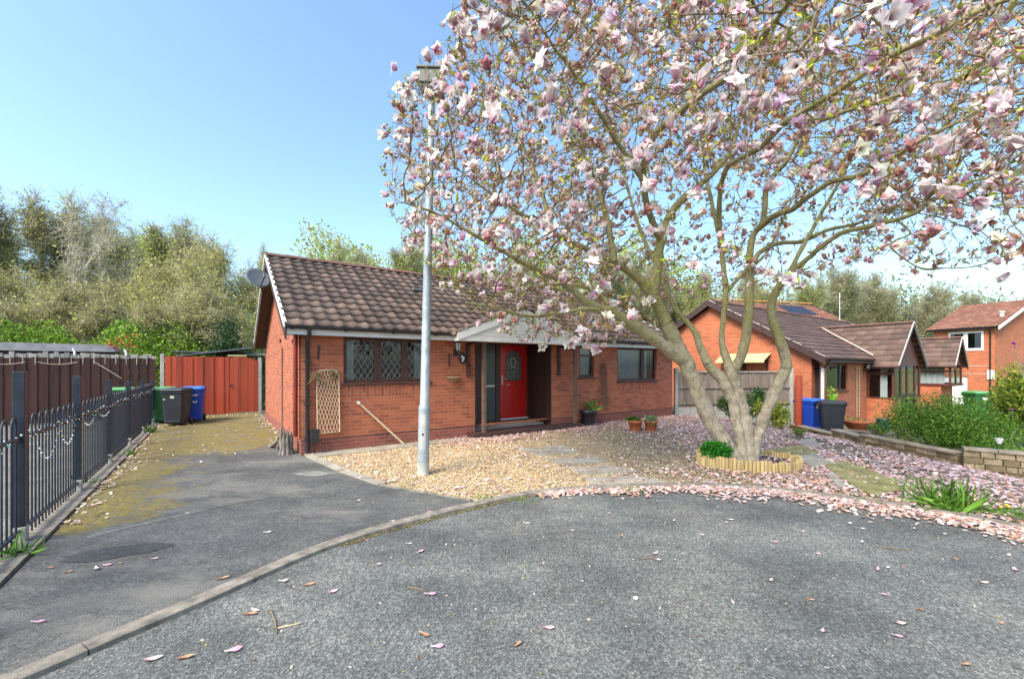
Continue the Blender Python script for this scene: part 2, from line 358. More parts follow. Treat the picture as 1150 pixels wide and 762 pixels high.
class MB:
    """collects shapes into ONE mesh; UVs are box-projected in metres"""
    def __init__(s): s.v = []; s.f = []; s.m = []; s.mats = []; s.uv = []; s.T = None; s.sm = []
    def mi(s, m):
        if m not in s.mats: s.mats.append(m)
        return s.mats.index(m)
    def add(s, vs, fs, m, uvs=None, smooth=False):
        k = len(s.v); vs = [Vector(p) for p in vs]
        for f in fs:
            ps = [vs[i] for i in f]
            if uvs: s.uv.append([uvs[i] for i in f])
            else:
                n = (ps[1] - ps[0]).cross(ps[2] - ps[0]); a = [abs(c) for c in n]
                if a[2] >= a[0] and a[2] >= a[1]: s.uv.append([(p.x, p.y) for p in ps])
                elif a[0] > a[1]: s.uv.append([(p.y, p.z) for p in ps])
                else: s.uv.append([(p.x, p.z) for p in ps])
            s.f.append([k + i for i in f]); s.m.append(s.mi(m)); s.sm.append(smooth)
        s.v += [(s.T @ p) if s.T else p for p in vs]
        return s
    def box(s, x0, x1, y0, y1, z0, z1, m, tf=None):
        vs = [(x, y, z) for z in (z0, z1) for y in (y0, y1) for x in (x0, x1)]
        if tf: vs = [tf @ Vector(p) for p in vs]
        return s.add(vs, [(0, 2, 3, 1), (4, 5, 7, 6), (0, 1, 5, 4), (2, 6, 7, 3), (0, 4, 6, 2), (1, 3, 7, 5)], m)
    def prism(s, pts, y0, y1, m):                    # polygon in x,z swept along y
        n = len(pts); vs = [(x, y0, z) for x, z in pts] + [(x, y1, z) for x, z in pts]
        fs = [tuple(range(n)), tuple(reversed(range(n, 2 * n)))] + [(i, i + n, (i + 1) % n + n, (i + 1) % n) for i in range(n)]
        return s.add(vs, fs, m)
    def slab(s, pts, z0, z1, m):                     # polygon in x,y swept along z
        n = len(pts); vs = [(x, y, z0) for x, y in pts] + [(x, y, z1) for x, y in pts]
        fs = [tuple(reversed(range(n))), tuple(range(n, 2 * n))] + [(i, (i + 1) % n, (i + 1) % n + n, i + n) for i in range(n)]
        return s.add(vs, fs, m)
    def tube(s, pts, r, m, n=8, cap=True):
        pts = [Vector(p) for p in pts]; rs = r if isinstance(r, (list, tuple)) else [r] * len(pts)
        vs = []; up = None
        for i, p in enumerate(pts):
            d = (pts[min(i + 1, len(pts) - 1)] - pts[max(i - 1, 0)]).normalized()
            if up is None: up = d.orthogonal().normalized()
            up = (up - d * up.dot(d)).normalized(); q = d.cross(up)
            for k in range(n):
                a = 2 * math.pi * k / n; vs.append(p + (up * math.cos(a) + q * math.sin(a)) * rs[i])
        fs = [(i * n + k, i * n + (k + 1) % n, (i + 1) * n + (k + 1) % n, (i + 1) * n + k) for i in range(len(pts) - 1) for k in range(n)]
        s.add(vs, fs, m, smooth=n > 5)
        if cap and n > 2: s.add(vs[:n], [tuple(reversed(range(n)))], m); s.add(vs[-n:], [tuple(range(n))], m)
        return s
    def lathe(s, prof, m, c=(0, 0, 0), n=20, smooth=True):       # profile of (r, z)
        vs = []; L = len(prof)
        for r, z in prof:
            for k in range(n):
                a = 2 * math.pi * k / n; vs.append((c[0] + r * math.cos(a), c[1] + r * math.sin(a), c[2] + z))
        fs = [(i * n + k, i * n + (k + 1) % n, (i + 1) * n + (k + 1) % n, (i + 1) * n + k) for i in range(L - 1) for k in range(n)]
        s.add(vs, fs, m, smooth=smooth)
        s.add(vs[:n], [tuple(reversed(range(n)))], m); s.add(vs[-n:], [tuple(range(n))], m)
        return s
    def build(s, name, parent=None, bevel=0.0):
        me = bpy.data.meshes.new(name); me.from_pydata([tuple(p) for p in s.v], [], s.f)
        for m in s.mats: me.materials.append(m)
        me.polygons.foreach_set('material_index', s.m); me.polygons.foreach_set('use_smooth', s.sm)
        ul = me.uv_layers.new(name='UVMap'); flat = [c for f in s.uv for p in f for c in p]
        ul.data.foreach_set('uv', flat); me.update()
        o = link(name, me, parent)
        if bevel:
            b = o.modifiers.new('bevel', 'BEVEL'); b.width = bevel; b.segments = 2; b.limit_method = 'ANGLE'
        return o

def np_mesh(name, V, F, mat, col=None, smooth=False):
    """V (n,3), F (m,k) -> mesh"""
    me = bpy.data.meshes.new(name); k = F.shape[1]
    me.vertices.add(len(V)); me.vertices.foreach_set('co', np.ascontiguousarray(V, dtype=np.float32).ravel())
    me.loops.add(F.size); me.loops.foreach_set('vertex_index', np.ascontiguousarray(F, dtype=np.int32).ravel())
    me.polygons.add(len(F)); me.polygons.foreach_set('loop_start', np.arange(len(F), dtype=np.int32) * k)
    me.polygons.foreach_set('loop_total', np.full(len(F), k, dtype=np.int32))
    if smooth: me.polygons.foreach_set('use_smooth', np.ones(len(F), dtype=bool))
    if col is not None:
        a = me.attributes.new('Col', 'FLOAT_COLOR', 'POINT')
        c = np.ones((len(V), 4), dtype=np.float32); c[:, :3] = col; a.data.foreach_set('color', c.ravel())
    me.materials.append(mat); me.update(calc_edges=True); me.validate()
    return me
def inst(TV, TF, loc, rot, scale, TC=None, tint=None):
    """many copies of a template: rot (M,3,3), loc (M,3), scale (M,) or (M,3)"""
    Mn = len(loc); sc_ = scale[:, None, None] if scale.ndim == 1 else scale[:, None, :]
    P = TV[None] * sc_; P = np.einsum('mij,mnj->mni', rot, P) + loc[:, None, :]
    F = TF[None] + (np.arange(Mn) * len(TV))[:, None, None]
    C = None
    if tint is not None:
        C = np.broadcast_to(tint[:, None, :], P.shape) if TC is None else TC[None] * tint[:, None, :]
        C = np.clip(C, 0, 1).reshape(-1, 3)
    return P.reshape(-1, 3), F.reshape(-1, TF.shape[1]), C
def rots(n, tilt=None, up=None):
    """random rotations: yaw free, z axis leaning by tilt radians"""
    yaw = rng.uniform(0, 2 * np.pi, n); ti = np.abs(rng.normal(0, tilt, n)) if tilt is not None else np.arccos(rng.uniform(-1, 1, n))
    az = rng.uniform(0, 2 * np.pi, n)
    def Rz(a): c, s_ = np.cos(a), np.sin(a); o = np.zeros((n, 3, 3)); o[:, 0, 0] = c; o[:, 0, 1] = -s_; o[:, 1, 0] = s_; o[:, 1, 1] = c; o[:, 2, 2] = 1; return o
    def Ry(a): c, s_ = np.cos(a), np.sin(a); o = np.zeros((n, 3, 3)); o[:, 0, 0] = c; o[:, 0, 2] = s_; o[:, 2, 0] = -s_; o[:, 2, 2] = c; o[:, 1, 1] = 1; return o
    return Rz(az) @ Ry(ti) @ Rz(yaw)
def align(D):
    """rotations taking +z to D (M,3), random spin"""
    D = D / np.linalg.norm(D, axis=1, keepdims=True); r_ = rng.normal(size=D.shape)
    X = np.cross(D, r_); X /= np.linalg.norm(X, axis=1, keepdims=True); Y = np.cross(D, X)
    return np.stack([X, Y, D], axis=2)
def frusta(P0, P1, r0, r1, n=4):
    D = P1 - P0; L = np.linalg.norm(D, axis=1, keepdims=True); L[L == 0] = 1e-6; Q = align(D / L)
    a = np.arange(n) * 2 * np.pi / n; ring = np.stack([np.cos(a), np.sin(a), 0 * a], 1)
    A = np.einsum('mij,nj->mni', Q, ring)
    V = np.concatenate([P0[:, None] + A * r0[:, None, None], P1[:, None] + A * r1[:, None, None]], 1)
    T = np.array([(k, (k + 1) % n, n + (k + 1) % n, n + k) for k in range(n)])
    F = T[None] + (np.arange(len(P0)) * 2 * n)[:, None, None]
    return V.reshape(-1, 3), F.reshape(-1, 4)
def join_np(parts):
    V = []; F = []; C = []; k = 0
    for p in parts:
        V.append(p[0]); F.append(p[1] + k); k += len(p[0])
        if len(p) > 2 and p[2] is not None: C.append(p[2])
    return np.concatenate(V), np.concatenate(F), (np.concatenate(C) if C else None)
def pick(cols, n, jit=0.12):
    c = np.array(cols)[rng.integers(0, len(cols), n)]
    return np.clip(c * (1 + rng.normal(0, jit, (n, 1))), 0, 1)
def in_poly(P, poly):
    x, y = P[:, 0], P[:, 1]; ins = np.zeros(len(P), bool); n = len(poly)
    for i in range(n):
        x1, y1 = poly[i][:2]; x2, y2 = poly[(i + 1) % n][:2]
        if y1 == y2: continue
        c = ((y1 > y) != (y2 > y)) & (x < (x2 - x1) * (y - y1) / (y2 - y1) + x1); ins ^= c
    return ins
def sample_poly(poly, n):
    p = np.array([q[:2] for q in poly]); lo, hi = p.min(0), p.max(0); out = np.zeros((0, 2))
    while len(out) < n:
        q = rng.uniform(lo, hi, (n * 2, 2)); out = np.concatenate([out, q[in_poly(q, poly)]])
    return out[:n]
HV = np.vectorize(hgt)
# ================================================================== ground, road, drive
def dome_sheet(name, poly, z, mat, kind='structure', label=None, thick=0.0, step=None):
    """flat sheet with a polygon outline that follows the terrain"""
    from mathutils.geometry import delaunay_2d_cdt
    poly = [tuple(p[:2]) for i, p in enumerate(poly) if i == 0 or (Vector(p[:2]) - Vector(poly[i - 1][:2])).length > 1e-4]
    vo_, _, fo_, *_r = delaunay_2d_cdt([Vector(p) for p in poly], [], [list(range(len(poly)))], 1, 1e-5)
    bm = bmesh.new(); vs = [bm.verts.new((p[0], p[1], 0)) for p in vo_]
    for f_ in fo_: bm.faces.new([vs[i] for i in f_])
    if step:
        lo = [min(p[i] for p in poly) for i in (0, 1)]; hi = [max(p[i] for p in poly) for i in (0, 1)]
        for ax in (0, 1):
            x = lo[ax] + step
            while x < hi[ax]:
                co = [0, 0, 0]; co[ax] = x; no = [0, 0, 0]; no[ax] = 1
                bmesh.ops.bisect_plane(bm, geom=bm.verts[:] + bm.edges[:] + bm.faces[:], plane_co=co, plane_no=no); x += step
    for v in bm.verts: v.co.z = hgt(v.co.x, v.co.y) + z
    bmesh.ops.recalc_face_normals(bm, faces=bm.faces[:])
    for f in bm.faces:
        if f.normal.z < 0: f.normal_flip()
    me = bpy.data.meshes.new(name); bm.to_mesh(me); bm.free(); me.materials.append(mat)
    o = link(name, me); o['kind'] = kind
    return o

# terrain sheet: fine near, coarse to the horizon
xs = np.unique(np.concatenate([[-900, -500, -250, -120, -60], np.arange(-40, 60.1, 1.0), [80, 140, 250, 500, 900]]))
ys = np.unique(np.concatenate([[-300, -100, -40, -15], np.arange(-6, 60.1, 1.0), [80, 120, 200, 400, 900]]))
gx, gy = np.meshgrid(xs, ys); gz = HV(gx, gy) - 0.03
V = np.stack([gx.ravel(), gy.ravel(), gz.ravel()], 1); nx = len(xs)
F = np.array([(j * nx + i, j * nx + i + 1, (j + 1) * nx + i + 1, (j + 1) * nx + i) for j in range(len(ys) - 1) for i in range(nx - 1)])
mg, t, b = nodes('garden_soil')
v = coords(t); c = ramp(t, noise(t, v, 1.2, 6, 0.7), [(0.3, (0.10, 0.075, 0.05)), (0.5, (0.17, 0.13, 0.09)), (0.7, (0.13, 0.12, 0.06))])
c = mix(t, 0.7, c, ramp(t, noise(t, v, 60, 4), [(0.3, (0.6, 0.6, 0.6)), (0.7, (1.3, 1.3, 1.3))]), 'MULTIPLY')
sp = N(t, 'SeparateXYZ'); t.links.new(v, sp.inputs[0])
far = N(t, 'MapRange'); t.links.new(sp.outputs['Y'], far.inputs[0]); far.inputs[1].default_value = 17; far.inputs[2].default_value = 20
c = mix(t, far.outputs[0], c, ramp(t, noise(t, v, 0.3, 5), [(0.3, (0.06, 0.10, 0.02)), (0.7, (0.11, 0.17, 0.03))]))
t.links.new(c, b.inputs['Base Color']); b.inputs['Roughness'].default_value = 1.0; bump(t, b, noise(t, v, 40), 0.8, 0.02)
g = link('ground', np_mesh('ground', V, F, mg)); g['kind'] = 'structure'

def catmull(P, n=8):
    P = [Vector(p) for p in P]; P = [P[0] * 2 - P[1]] + P + [P[-1] * 2 - P[-2]]; out = []
    for i in range(1, len(P) - 2):
        a, b_, c_, d = P[i - 1:i + 3]
        for k in range(n):
            s = k / n; out.append(0.5 * ((2 * b_) + (c_ - a) * s + (2 * a - 5 * b_ + 4 * c_ - d) * s * s + (3 * b_ - a - 3 * c_ + d) * s ** 3))
    out.append(P[-2]); return out
KP = [(-6.5, -3.0), (-4.3, -0.4), (-3.1, 1.25), (-2.62, 2.1), (-2.17, 2.9), (-1.55, 4.0), (-0.42, 5.03), (0.55, 5.60), (2.14, 5.86), (3.29, 5.74), (4.2, 5.25), (4.95, 4.62), (5.3, 3.9), (5.5, 2.6), (5.6, 0.5), (5.6, -3)]
KERB = catmull([(x, y, 0) for x, y in KP], 6)
def offset(L, d):
    out = []
    for i, p in enumerate(L):
        t_ = (L[min(i + 1, len(L) - 1)] - L[max(i - 1, 0)]).normalized(); out.append(p + Vector((-t_.y, t_.x, 0)) * d)
    return out
KOUT = offset(KERB, 0.125)      # garden / drive side
# road
road_poly = [(p.x, p.y) for p in KERB] + [(5.6, -60), (-6.5, -60)]
def no_moss(t, sp, n): return n
def road_moss(t, sp, n):        # thin moss and silt film, only in blotches
    return ramp(t, noise(t, coords(t), 5, 6, 0.8), [(0.70, (0, 0, 0)), (0.80, (0.35, 0.35, 0.35))])
M['road'] = m_asphalt('road_asphalt', (0.100, 0.100, 0.097), (0.27, 0.268, 0.255), road_moss)
dome_sheet('road', road_poly, 0.0, M['road'], step=1.5)
# drive
def rot_uv(t, sp):
    """house-frame coordinates (u across the drive, v along it)"""
    def lin(a, b_, k):
        m1 = N(t, 'Math', operation='MULTIPLY'); t.links.new(sp.outputs['X'], m1.inputs[0]); m1.inputs[1].default_value = a
        m2 = N(t, 'Math', operation='MULTIPLY_ADD'); t.links.new(sp.outputs['Y'], m2.inputs[0]); m2.inputs[1].default_value = b_; t.links.new(m1.outputs[0], m2.inputs[2])
        m3 = N(t, 'Math', operation='ADD'); t.links.new(m2.outputs[0], m3.inputs[0]); m3.inputs[1].default_value = k; return m3.outputs[0]
    return lin(CT, ST, -(H0[0] * CT + H0[1] * ST)), lin(-ST, CT, -(-H0[0] * ST + H0[1] * CT))
def mr(t, x, a, b_, c_=0.0, d=1.0):
    n = N(t, 'MapRange'); t.links.new(x, n.inputs[0]); n.inputs[1].default_value = a; n.inputs[2].default_value = b_
    n.inputs[3].default_value = c_; n.inputs[4].default_value = d; return n.outputs[0]
def mth(t, op, a, b_):
    n = N(t, 'Math', operation=op)
    for i, x in enumerate((a, b_)):
        if isinstance(x, (int, float)): n.inputs[i].default_value = x
        else: t.links.new(x, n.inputs[i])
    return n.outputs[0]
def drive_moss(t, sp, n):
    u, v_ = rot_uv(t, sp)
    edge = mr(t, u, -2.75, -1.15, 1.25, 0.0)                         # along the railings
    edge = mth(t, 'MULTIPLY', edge, mr(t, v_, -3.1, -2.7, 0.0, 1.0))
    back = mr(t, v_, 0.0, 1.6, 0.0, 0.82)                              # towards the gate
    s_ = mth(t, 'MAXIMUM', edge, back)
    s_ = mth(t, 'ADD', mth(t, 'MULTIPLY', s_, 0.75), mth(t, 'MULTIPLY', n, 1.9))
    return mth(t, 'MULTIPLY', mr(t, s_, 1.24, 1.50, 0.0, 1.0), mr(t, noise(t, coords(t), 17, 6, 0.8), 0.40, 0.56, 0.25, 1.0))
def drive_silt(t, sp, n):
    return drive_moss(t, sp, n)
M['drive'] = m_asphalt('drive_tarmac', (0.076, 0.074, 0.073), (0.19, 0.185, 0.175), drive_moss)
def xy(p): return (p[0], p[1])
kl = [p for p in KOUT if p.x < -0.45]
drive_poly = [xy(W(-2.62, 9.02)), xy(W(0.0, 9.02)), xy(W(0.0, -0.02)), (-3.72, 7.75), (-2.6, 6.62), (-1.95, 6.0), (-1.3, 5.66), (-0.52, 5.26)] + [xy(p) for p in reversed(kl)] + [(-14, -3.0), (-14, 0.2), (-6.3, 1.6), xy(W(-2.62, -4.05))]
dome_sheet('driveway', drive_poly, 0.016, M['drive'])
# tarmac joint, damp manhole patch and silt film on the drive
def ribbon(name, pts, wd, z, mat, kind='structure'):
    L = offset([Vector(p) for p in pts], wd / 2); Rr = offset([Vector(p) for p in pts], -wd / 2)
    mb = MB(); n = len(pts); vs = [(p.x, p.y, hgt(p.x, p.y) + z) for p in L + Rr]
    mb.add(vs, [(i, n + i, n + i + 1, i + 1) for i in range(n - 1)], mat); o = mb.build(name); o['kind'] = kind; return o
M['silt'] = m_plain('pale_tarmac_joint', (0.21, 0.20, 0.18), 0.9, 0.3, 6, 0.5)
M['damp'] = m_asphalt('dark_tarmac_patch', (0.042, 0.042, 0.045), (0.10, 0.10, 0.10))
M['joint'] = m_asphalt('tarmac_joint', (0.15, 0.145, 0.135), (0.26, 0.25, 0.24))
jl = catmull([G(98, 605), G(150, 592), G(200, 581), G(245, 570), G(300, 560)], 5)
ribbon('tarmac_joint', [p + Vector((0, random.uniform(-.012, .012), 0)) for p in jl], 0.06, 0.020, M['joint'])
pc = G(132, 622); blob = []
for k in range(40):
    a = 2 * math.pi * k / 40; r_ = 1 + 0.06 * math.sin(3 * a + 1) + 0.05 * math.sin(7 * a)
    blob.append((pc.x + 0.36 * r_ * math.cos(a), pc.y + 0.16 * r_ * math.sin(a) + 0.12 * math.cos(a)))
dome_sheet('tarmac_patch', blob, 0.021, M['damp'])
for k, (px, py, a, b_) in enumerate([(352, 533, 0.30, 0.13), (318, 560, 0.25, 0.10)][:1]):
    pc = G(px, py); blob = [(pc.x + a * (1 + .2 * math.sin(5 * q)) * math.cos(q), pc.y + b_ * (1 + .25 * math.sin(4 * q + 1)) * math.sin(q)) for q in [2 * math.pi * i / 30 for i in range(30)]]
    dome_sheet('worn_concrete_patch', blob, 0.0215, M['silt'])

# kerb: separate edging stones with joints (one structure)
mb = MB(); acc = 0; cur = [KERB[0]]; step_len = 0.91
def kerb_piece(a):
    o_ = offset(a, 0.125); n = len(a)
    if n < 2: return
    vs = [(p.x, p.y, -0.05) for p in a] + [(p.x, p.y, 0.030) for p in offset(a, 0.004)] + [(p.x, p.y, 0.034) for p in offset(a, 0.012)] + [(p.x, p.y, 0.034) for p in o_] + [(p.x, p.y, -0.05) for p in o_]
    fs = [(r_ * n + i, r_ * n + i + 1, (r_ + 1) * n + i + 1, (r_ + 1) * n + i) for r_ in range(4) for i in range(n - 1)]
    fs += [(0, n, 2 * n, 3 * n, 4 * n), tuple(k * n + n - 1 for k in (4, 3, 2, 1, 0))]
    mb.add(vs, fs, M['kerb'])
KF = catmull([(x, y, 0) for x, y in KP], 24); cur = [KF[0]]; acc = 0
for a, b_ in zip(KF, KF[1:]):
    acc += (b_ - a).length
    cur.append(b_)
    if acc > step_len:
        cur[-1] = cur[-1] + (cur[-2] - cur[-1]).normalized() * 0.008
        kerb_piece(cur); cur = [b_]; acc = 0
o = mb.build('kerb'); o['kind'] = 'structure'

# soil bed under the gravel, gravel sheet
garden = [xy(W(0.05, -0.02)), (-3.72, 7.75), (-2.6, 6.62), (-1.95, 6.0), (-1.3, 5.66), (-0.52, 5.26)] + [xy(p) for p in KOUT if p.x > -0.45 and p.y > 4.5] + [(5.7, 6.0), (6.3, 9.0), (6.6, 12.0), (5.9, 14.6), xy(W(11.45, 0.0))]
mgv, t, b = nodes('gravel'); v = coords(t)
vo = N(t, 'TexVoronoi'); vo.inputs['Scale'].default_value = 38; t.links.new(v, vo.inputs['Vector'])
c = ramp(t, vo.outputs['Color'], [(0.1, (0.20, 0.13, 0.07)), (0.5, (0.40, 0.28, 0.15)), (0.9, (0.55, 0.44, 0.30))])
sp = N(t, 'SeparateXYZ'); t.links.new(v, sp.inputs[0])
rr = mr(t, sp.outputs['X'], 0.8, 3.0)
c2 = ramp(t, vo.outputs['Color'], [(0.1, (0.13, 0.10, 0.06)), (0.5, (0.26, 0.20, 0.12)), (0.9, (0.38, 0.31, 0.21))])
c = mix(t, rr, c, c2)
c = mix(t, 0.7, c, ramp(t, noise(t, v, 1.5, 5), [(0.3, (0.65, 0.65, 0.65)), (0.7, (1.25, 1.25, 1.25))]), 'MULTIPLY')
t.links.new(c, b.inputs['Base Color']); b.inputs['Roughness'].default_value = 0.95; bump(t, b, vo.outputs['Distance'], 1.0, 0.02)
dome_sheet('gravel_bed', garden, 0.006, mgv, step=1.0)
# concrete apron against the bungalow and edging of the gravel
mb = MB()
def wslab(m, pts, z0, z1, mat, o=H0):
    P = [W(u, v_, 0, o) for u, v_ in pts]; return m.slab([(p.x, p.y) for p in P], z0, z1, mat)
for i, (a, b_) in enumerate([(0.06, 0.9), (0.908, 1.75), (1.758, 2.55), (2.558, 3.3)]):
    wslab(mb, [(a, -0.42 - 0.01 * i), (b_, -0.42), (b_, -0.012), (a, -0.012)], -0.02, 0.03, M['flag'])
o = mb.build('concrete_apron'); o['kind'] = 'structure'
mb = MB()
for (a, b_) in [(G(345, 514), G(380, 530)), (G(381, 530.5), G(425, 546))]:
    d = (b_ - a).normalized(); q = Vector((-d.y, d.x, 0)) * 0.14
    mb.slab([xy(a - q * 0.1), xy(b_ - q * 0.1), xy(b_ + q), xy(a + q)], -0.02, 0.028, M['flag'])
for (a, b_) in [(G(426, 546.5), G(478, 555)), (G(479, 555.3), G(528, 564))]:
    d = (b_ - a).normalized(); q = Vector((-d.y, d.x, 0)) * 0.05
    mb.slab([xy(a), xy(b_), xy(b_ + q), xy(a + q)], -0.02, 0.026, M['kerb'])
o = mb.build('path_edging'); o['kind'] = 'structure'
# stepping slabs crossing the gravel and mossy slabs beside the tree
mb = MB()
def slab_px(mb, pts, z, mat, th=0.035):
    P = [G(*p) for p in pts]; h_ = sum(hgt(p.x, p.y) for p in P) / len(P)
    mb.slab([xy(p) for p in P][::-1] if False else [xy(p) for p in P], h_ + z - th, h_ + z, mat)
for pts in [[(583, 505), (632, 501), (655, 508), (606, 513)], [(615, 517), (668, 513), (684, 519), (632, 524)], [(640, 527), (690, 524), (712, 531), (655, 534)], [(655, 538), (716, 535), (752, 543), (668, 546)]]:
    slab_px(mb, pts, 0.026, M['flag'])
MOSSY = [[(856, 507), (902, 502), (920, 511), (880, 518)], [(922, 522), (950, 519), (987, 534), (1014, 551), (984, 560), (953, 545)]]
for pts in MOSSY: slab_px(mb, pts, 0.044, M['mossflag'])
GREYS = [[(892, 515), (915, 511.5), (934, 521), (914, 528)], [(928, 536), (936, 533), (950, 548), (943, 551)]]
for pts in GREYS: slab_px(mb, pts, 0.047, M['flag'])
slab_px(mb, [(893, 497), (912, 495), (925, 505), (905, 509)], 0.045, M['flag'])
o = mb.build('garden_path'); o['kind'] = 'structure'
# concrete strip the railings stand in
mb = MB()
for i in range(8):
    v0 = -5.0 + i * 1.75; wslab(mb, [(-2.95, v0), (-2.64, v0), (-2.64, v0 + 1.742), (-2.95, v0 + 1.742)], -0.04, 0.045, M['kerb'])
o = mb.build('railing_footing'); o['kind'] = 'structure'
# neighbour's paving beyond the railings, and lawn on the right
M['patio'] = m_asphalt('neighbour_drive', (0.15, 0.135, 0.12), (0.26, 0.24, 0.22), road_moss)
dome_sheet('neighbour_driveway', [xy(W(-2.96, 9.0)), xy(W(-2.96, -5)), xy(W(-12, -5)), xy(W(-12, 9.0))], 0.008, M['patio'])
# ================================================================== building helpers
def wall(mb, x0, x1, z0, z1, y0, y1, holes, m):
    """wall in the x-z plane between depth y0 (outer) and y1 with rectangular holes"""
    xs_ = sorted({x0, x1} | {h[0] for h in holes} | {h[1] for h in holes}); zs_ = sorted({z0, z1} | {h[2] for h in holes} | {h[3] for h in holes})
    for a, b_ in zip(xs_, xs_[1:]):
        for c_, d in zip(zs_, zs_[1:]):
            mx, mz = (a + b_) / 2, (c_ + d) / 2
            if any(h[0] < mx < h[1] and h[2] < mz < h[3] for h in holes): continue
            for y, fl in ((y0, 0), (y1, 1)):
                q = [(a, y, c_), (b_, y, c_), (b_, y, d), (a, y, d)]; mb.add(q, [(0, 1, 2, 3) if not fl else (3, 2, 1, 0)], m)
    for (a, b_, c_, d) in list(holes):
        mb.add([(a, y0, c_), (a, y1, c_), (a, y1, d), (a, y0, d)], [(0, 1, 2, 3)], m); mb.add([(b_, y0, c_), (b_, y1, c_), (b_, y1, d), (b_, y0, d)], [(3, 2, 1, 0)], m)
        mb.add([(a, y0, d), (b_, y0, d), (b_, y1, d), (a, y1, d)], [(3, 2, 1, 0)], m); mb.add([(a, y0, c_), (b_, y0, c_), (b_, y1, c_), (a, y1, c_)], [(0, 1, 2, 3)], m)
    return mb
def window(par, T, x0, x1, z0, z1, divs, m, lattice=False, curtain=(), fw=0.05, sill=True, inset=0.05, transom=None, room=True, blind=False, label=None):
    """window in local x-z plane, outside towards -y; T maps to the parent's frame"""
    f = MB(); f.T = T; y0, y1 = inset, inset + 0.055
    f.box(x0, x1, y0, y1, z1 - fw, z1, m); f.box(x0, x1, y0, y1, z0, z0 + fw, m)
    f.box(x0, x0 + fw, y0, y1, z0 + fw, z1 - fw, m); f.box(x1 - fw, x1, y0, y1, z0 + fw, z1 - fw, m)
    xsn = [x0] + list(divs) + [x1]
    for d in divs: f.box(d - fw * .62, d + fw * .62, y0 + .002, y1 - .002, z0 + fw, z1 - fw, m)
    if transom:
        for tz, i in transom:
            a = xsn[i] + fw * .62; b_ = xsn[i + 1] - fw * .62; f.box(a + (0 if i else fw * .38), b_, y0 + .004, y1 - .004, tz - .025, tz + .025, m)
    # opening sashes stand a little proud
    for a, b_ in zip(xsn, xsn[1:]):
        q = 0.024; A, B = a + fw * .9, b_ - fw * .9; zz0, zz1 = z0 + fw - .004, z1 - fw + .004
        if B - A < 0.15: continue
        f.box(A - .012, A + q, y0 - .008, y0 + .02, zz0, zz1, m); f.box(B - q, B + .012, y0 - .008, y0 + .02, zz0, zz1, m)
        f.box(A + q, B - q, y0 - .007, y0 + .02, zz0, zz0 + q, m); f.box(A + q, B - q, y0 - .007, y0 + .02, zz1 - q, zz1, m)
    fr_ = f.build('window', par, 0.004)
    if label: fr_['label'] = label
    g_ = MB(); g_.T = T; g_.add([(x0 + .02, y0 + .026, z0 + .02), (x1 - .02, y0 + .026, z0 + .02), (x1 - .02, y0 + .026, z1 - .02), (x0 + .02, y0 + .026, z1 - .02)], [(0, 1, 2, 3)], M['glass']); g_.build('glass', fr_)
    if lattice:
        l_ = MB(); l_.T = T; sx, sz = 0.125, 0.19; yy = y0 + .018
        for a, b_ in zip(xsn, xsn[1:]):
            A, B, Z0, Z1 = a + fw, b_ - fw, z0 + fw, z1 - fw
            for sgn in (1, -1):
                k = -40
                while k < 60:
                    pts = []                       # line z = zc + sgn*(x-A)*sz/sx
                    zc = Z0 + k * sz
                    xa, xb = A, B
                    za, zb = zc, zc + sgn * (B - A) * sz / sx
                    s_ = sgn * sz / sx
                    def clipx(z): return A + (z - zc) / s_
                    lo, hi = sorted((clipx(Z0), clipx(Z1))); xa = max(A, lo); xb = min(B, hi)
                    if xb - xa > 0.01:
                        l_.tube([(xa, yy, zc + s_ * (xa - A)), (xb, yy, zc + s_ * (xb - A))], 0.0034, M['lead'], 3, False)
                    k += 1
        l_.build('lattice', fr_)
    if curtain:
        for (a, b_) in curtain:
            c_ = MB(); c_.T = T
            n = max(6, int((b_ - a) / 0.02)); vs = []
            for i in range(n + 1):
                x = a + (b_ - a) * i / n; y = y1 + .07 + .018 * math.sin(i * 1.9); vs += [(x, y, z0), (x, y, z1)]
            c_.add(vs, [(2 * i, 2 * i + 2, 2 * i + 3, 2 * i + 1) for i in range(n)], M['blind'] if blind else M['curtain'], smooth=True)
            c_.build('curtain', fr_)
    if sill:
        s_ = MB(); s_.T = T; s_.box(x0 - .05, x1 + .05, -.035, y0 + .01, z0 - .045, z0 - .002, m); s_.build('sill', fr_, 0.006)
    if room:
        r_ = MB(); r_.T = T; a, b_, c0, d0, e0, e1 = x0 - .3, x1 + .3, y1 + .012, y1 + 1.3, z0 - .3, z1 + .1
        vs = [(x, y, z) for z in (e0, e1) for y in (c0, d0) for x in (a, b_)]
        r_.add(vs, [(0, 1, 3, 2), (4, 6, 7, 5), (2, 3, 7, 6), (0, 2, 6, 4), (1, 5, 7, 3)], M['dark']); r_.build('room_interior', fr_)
    return fr_
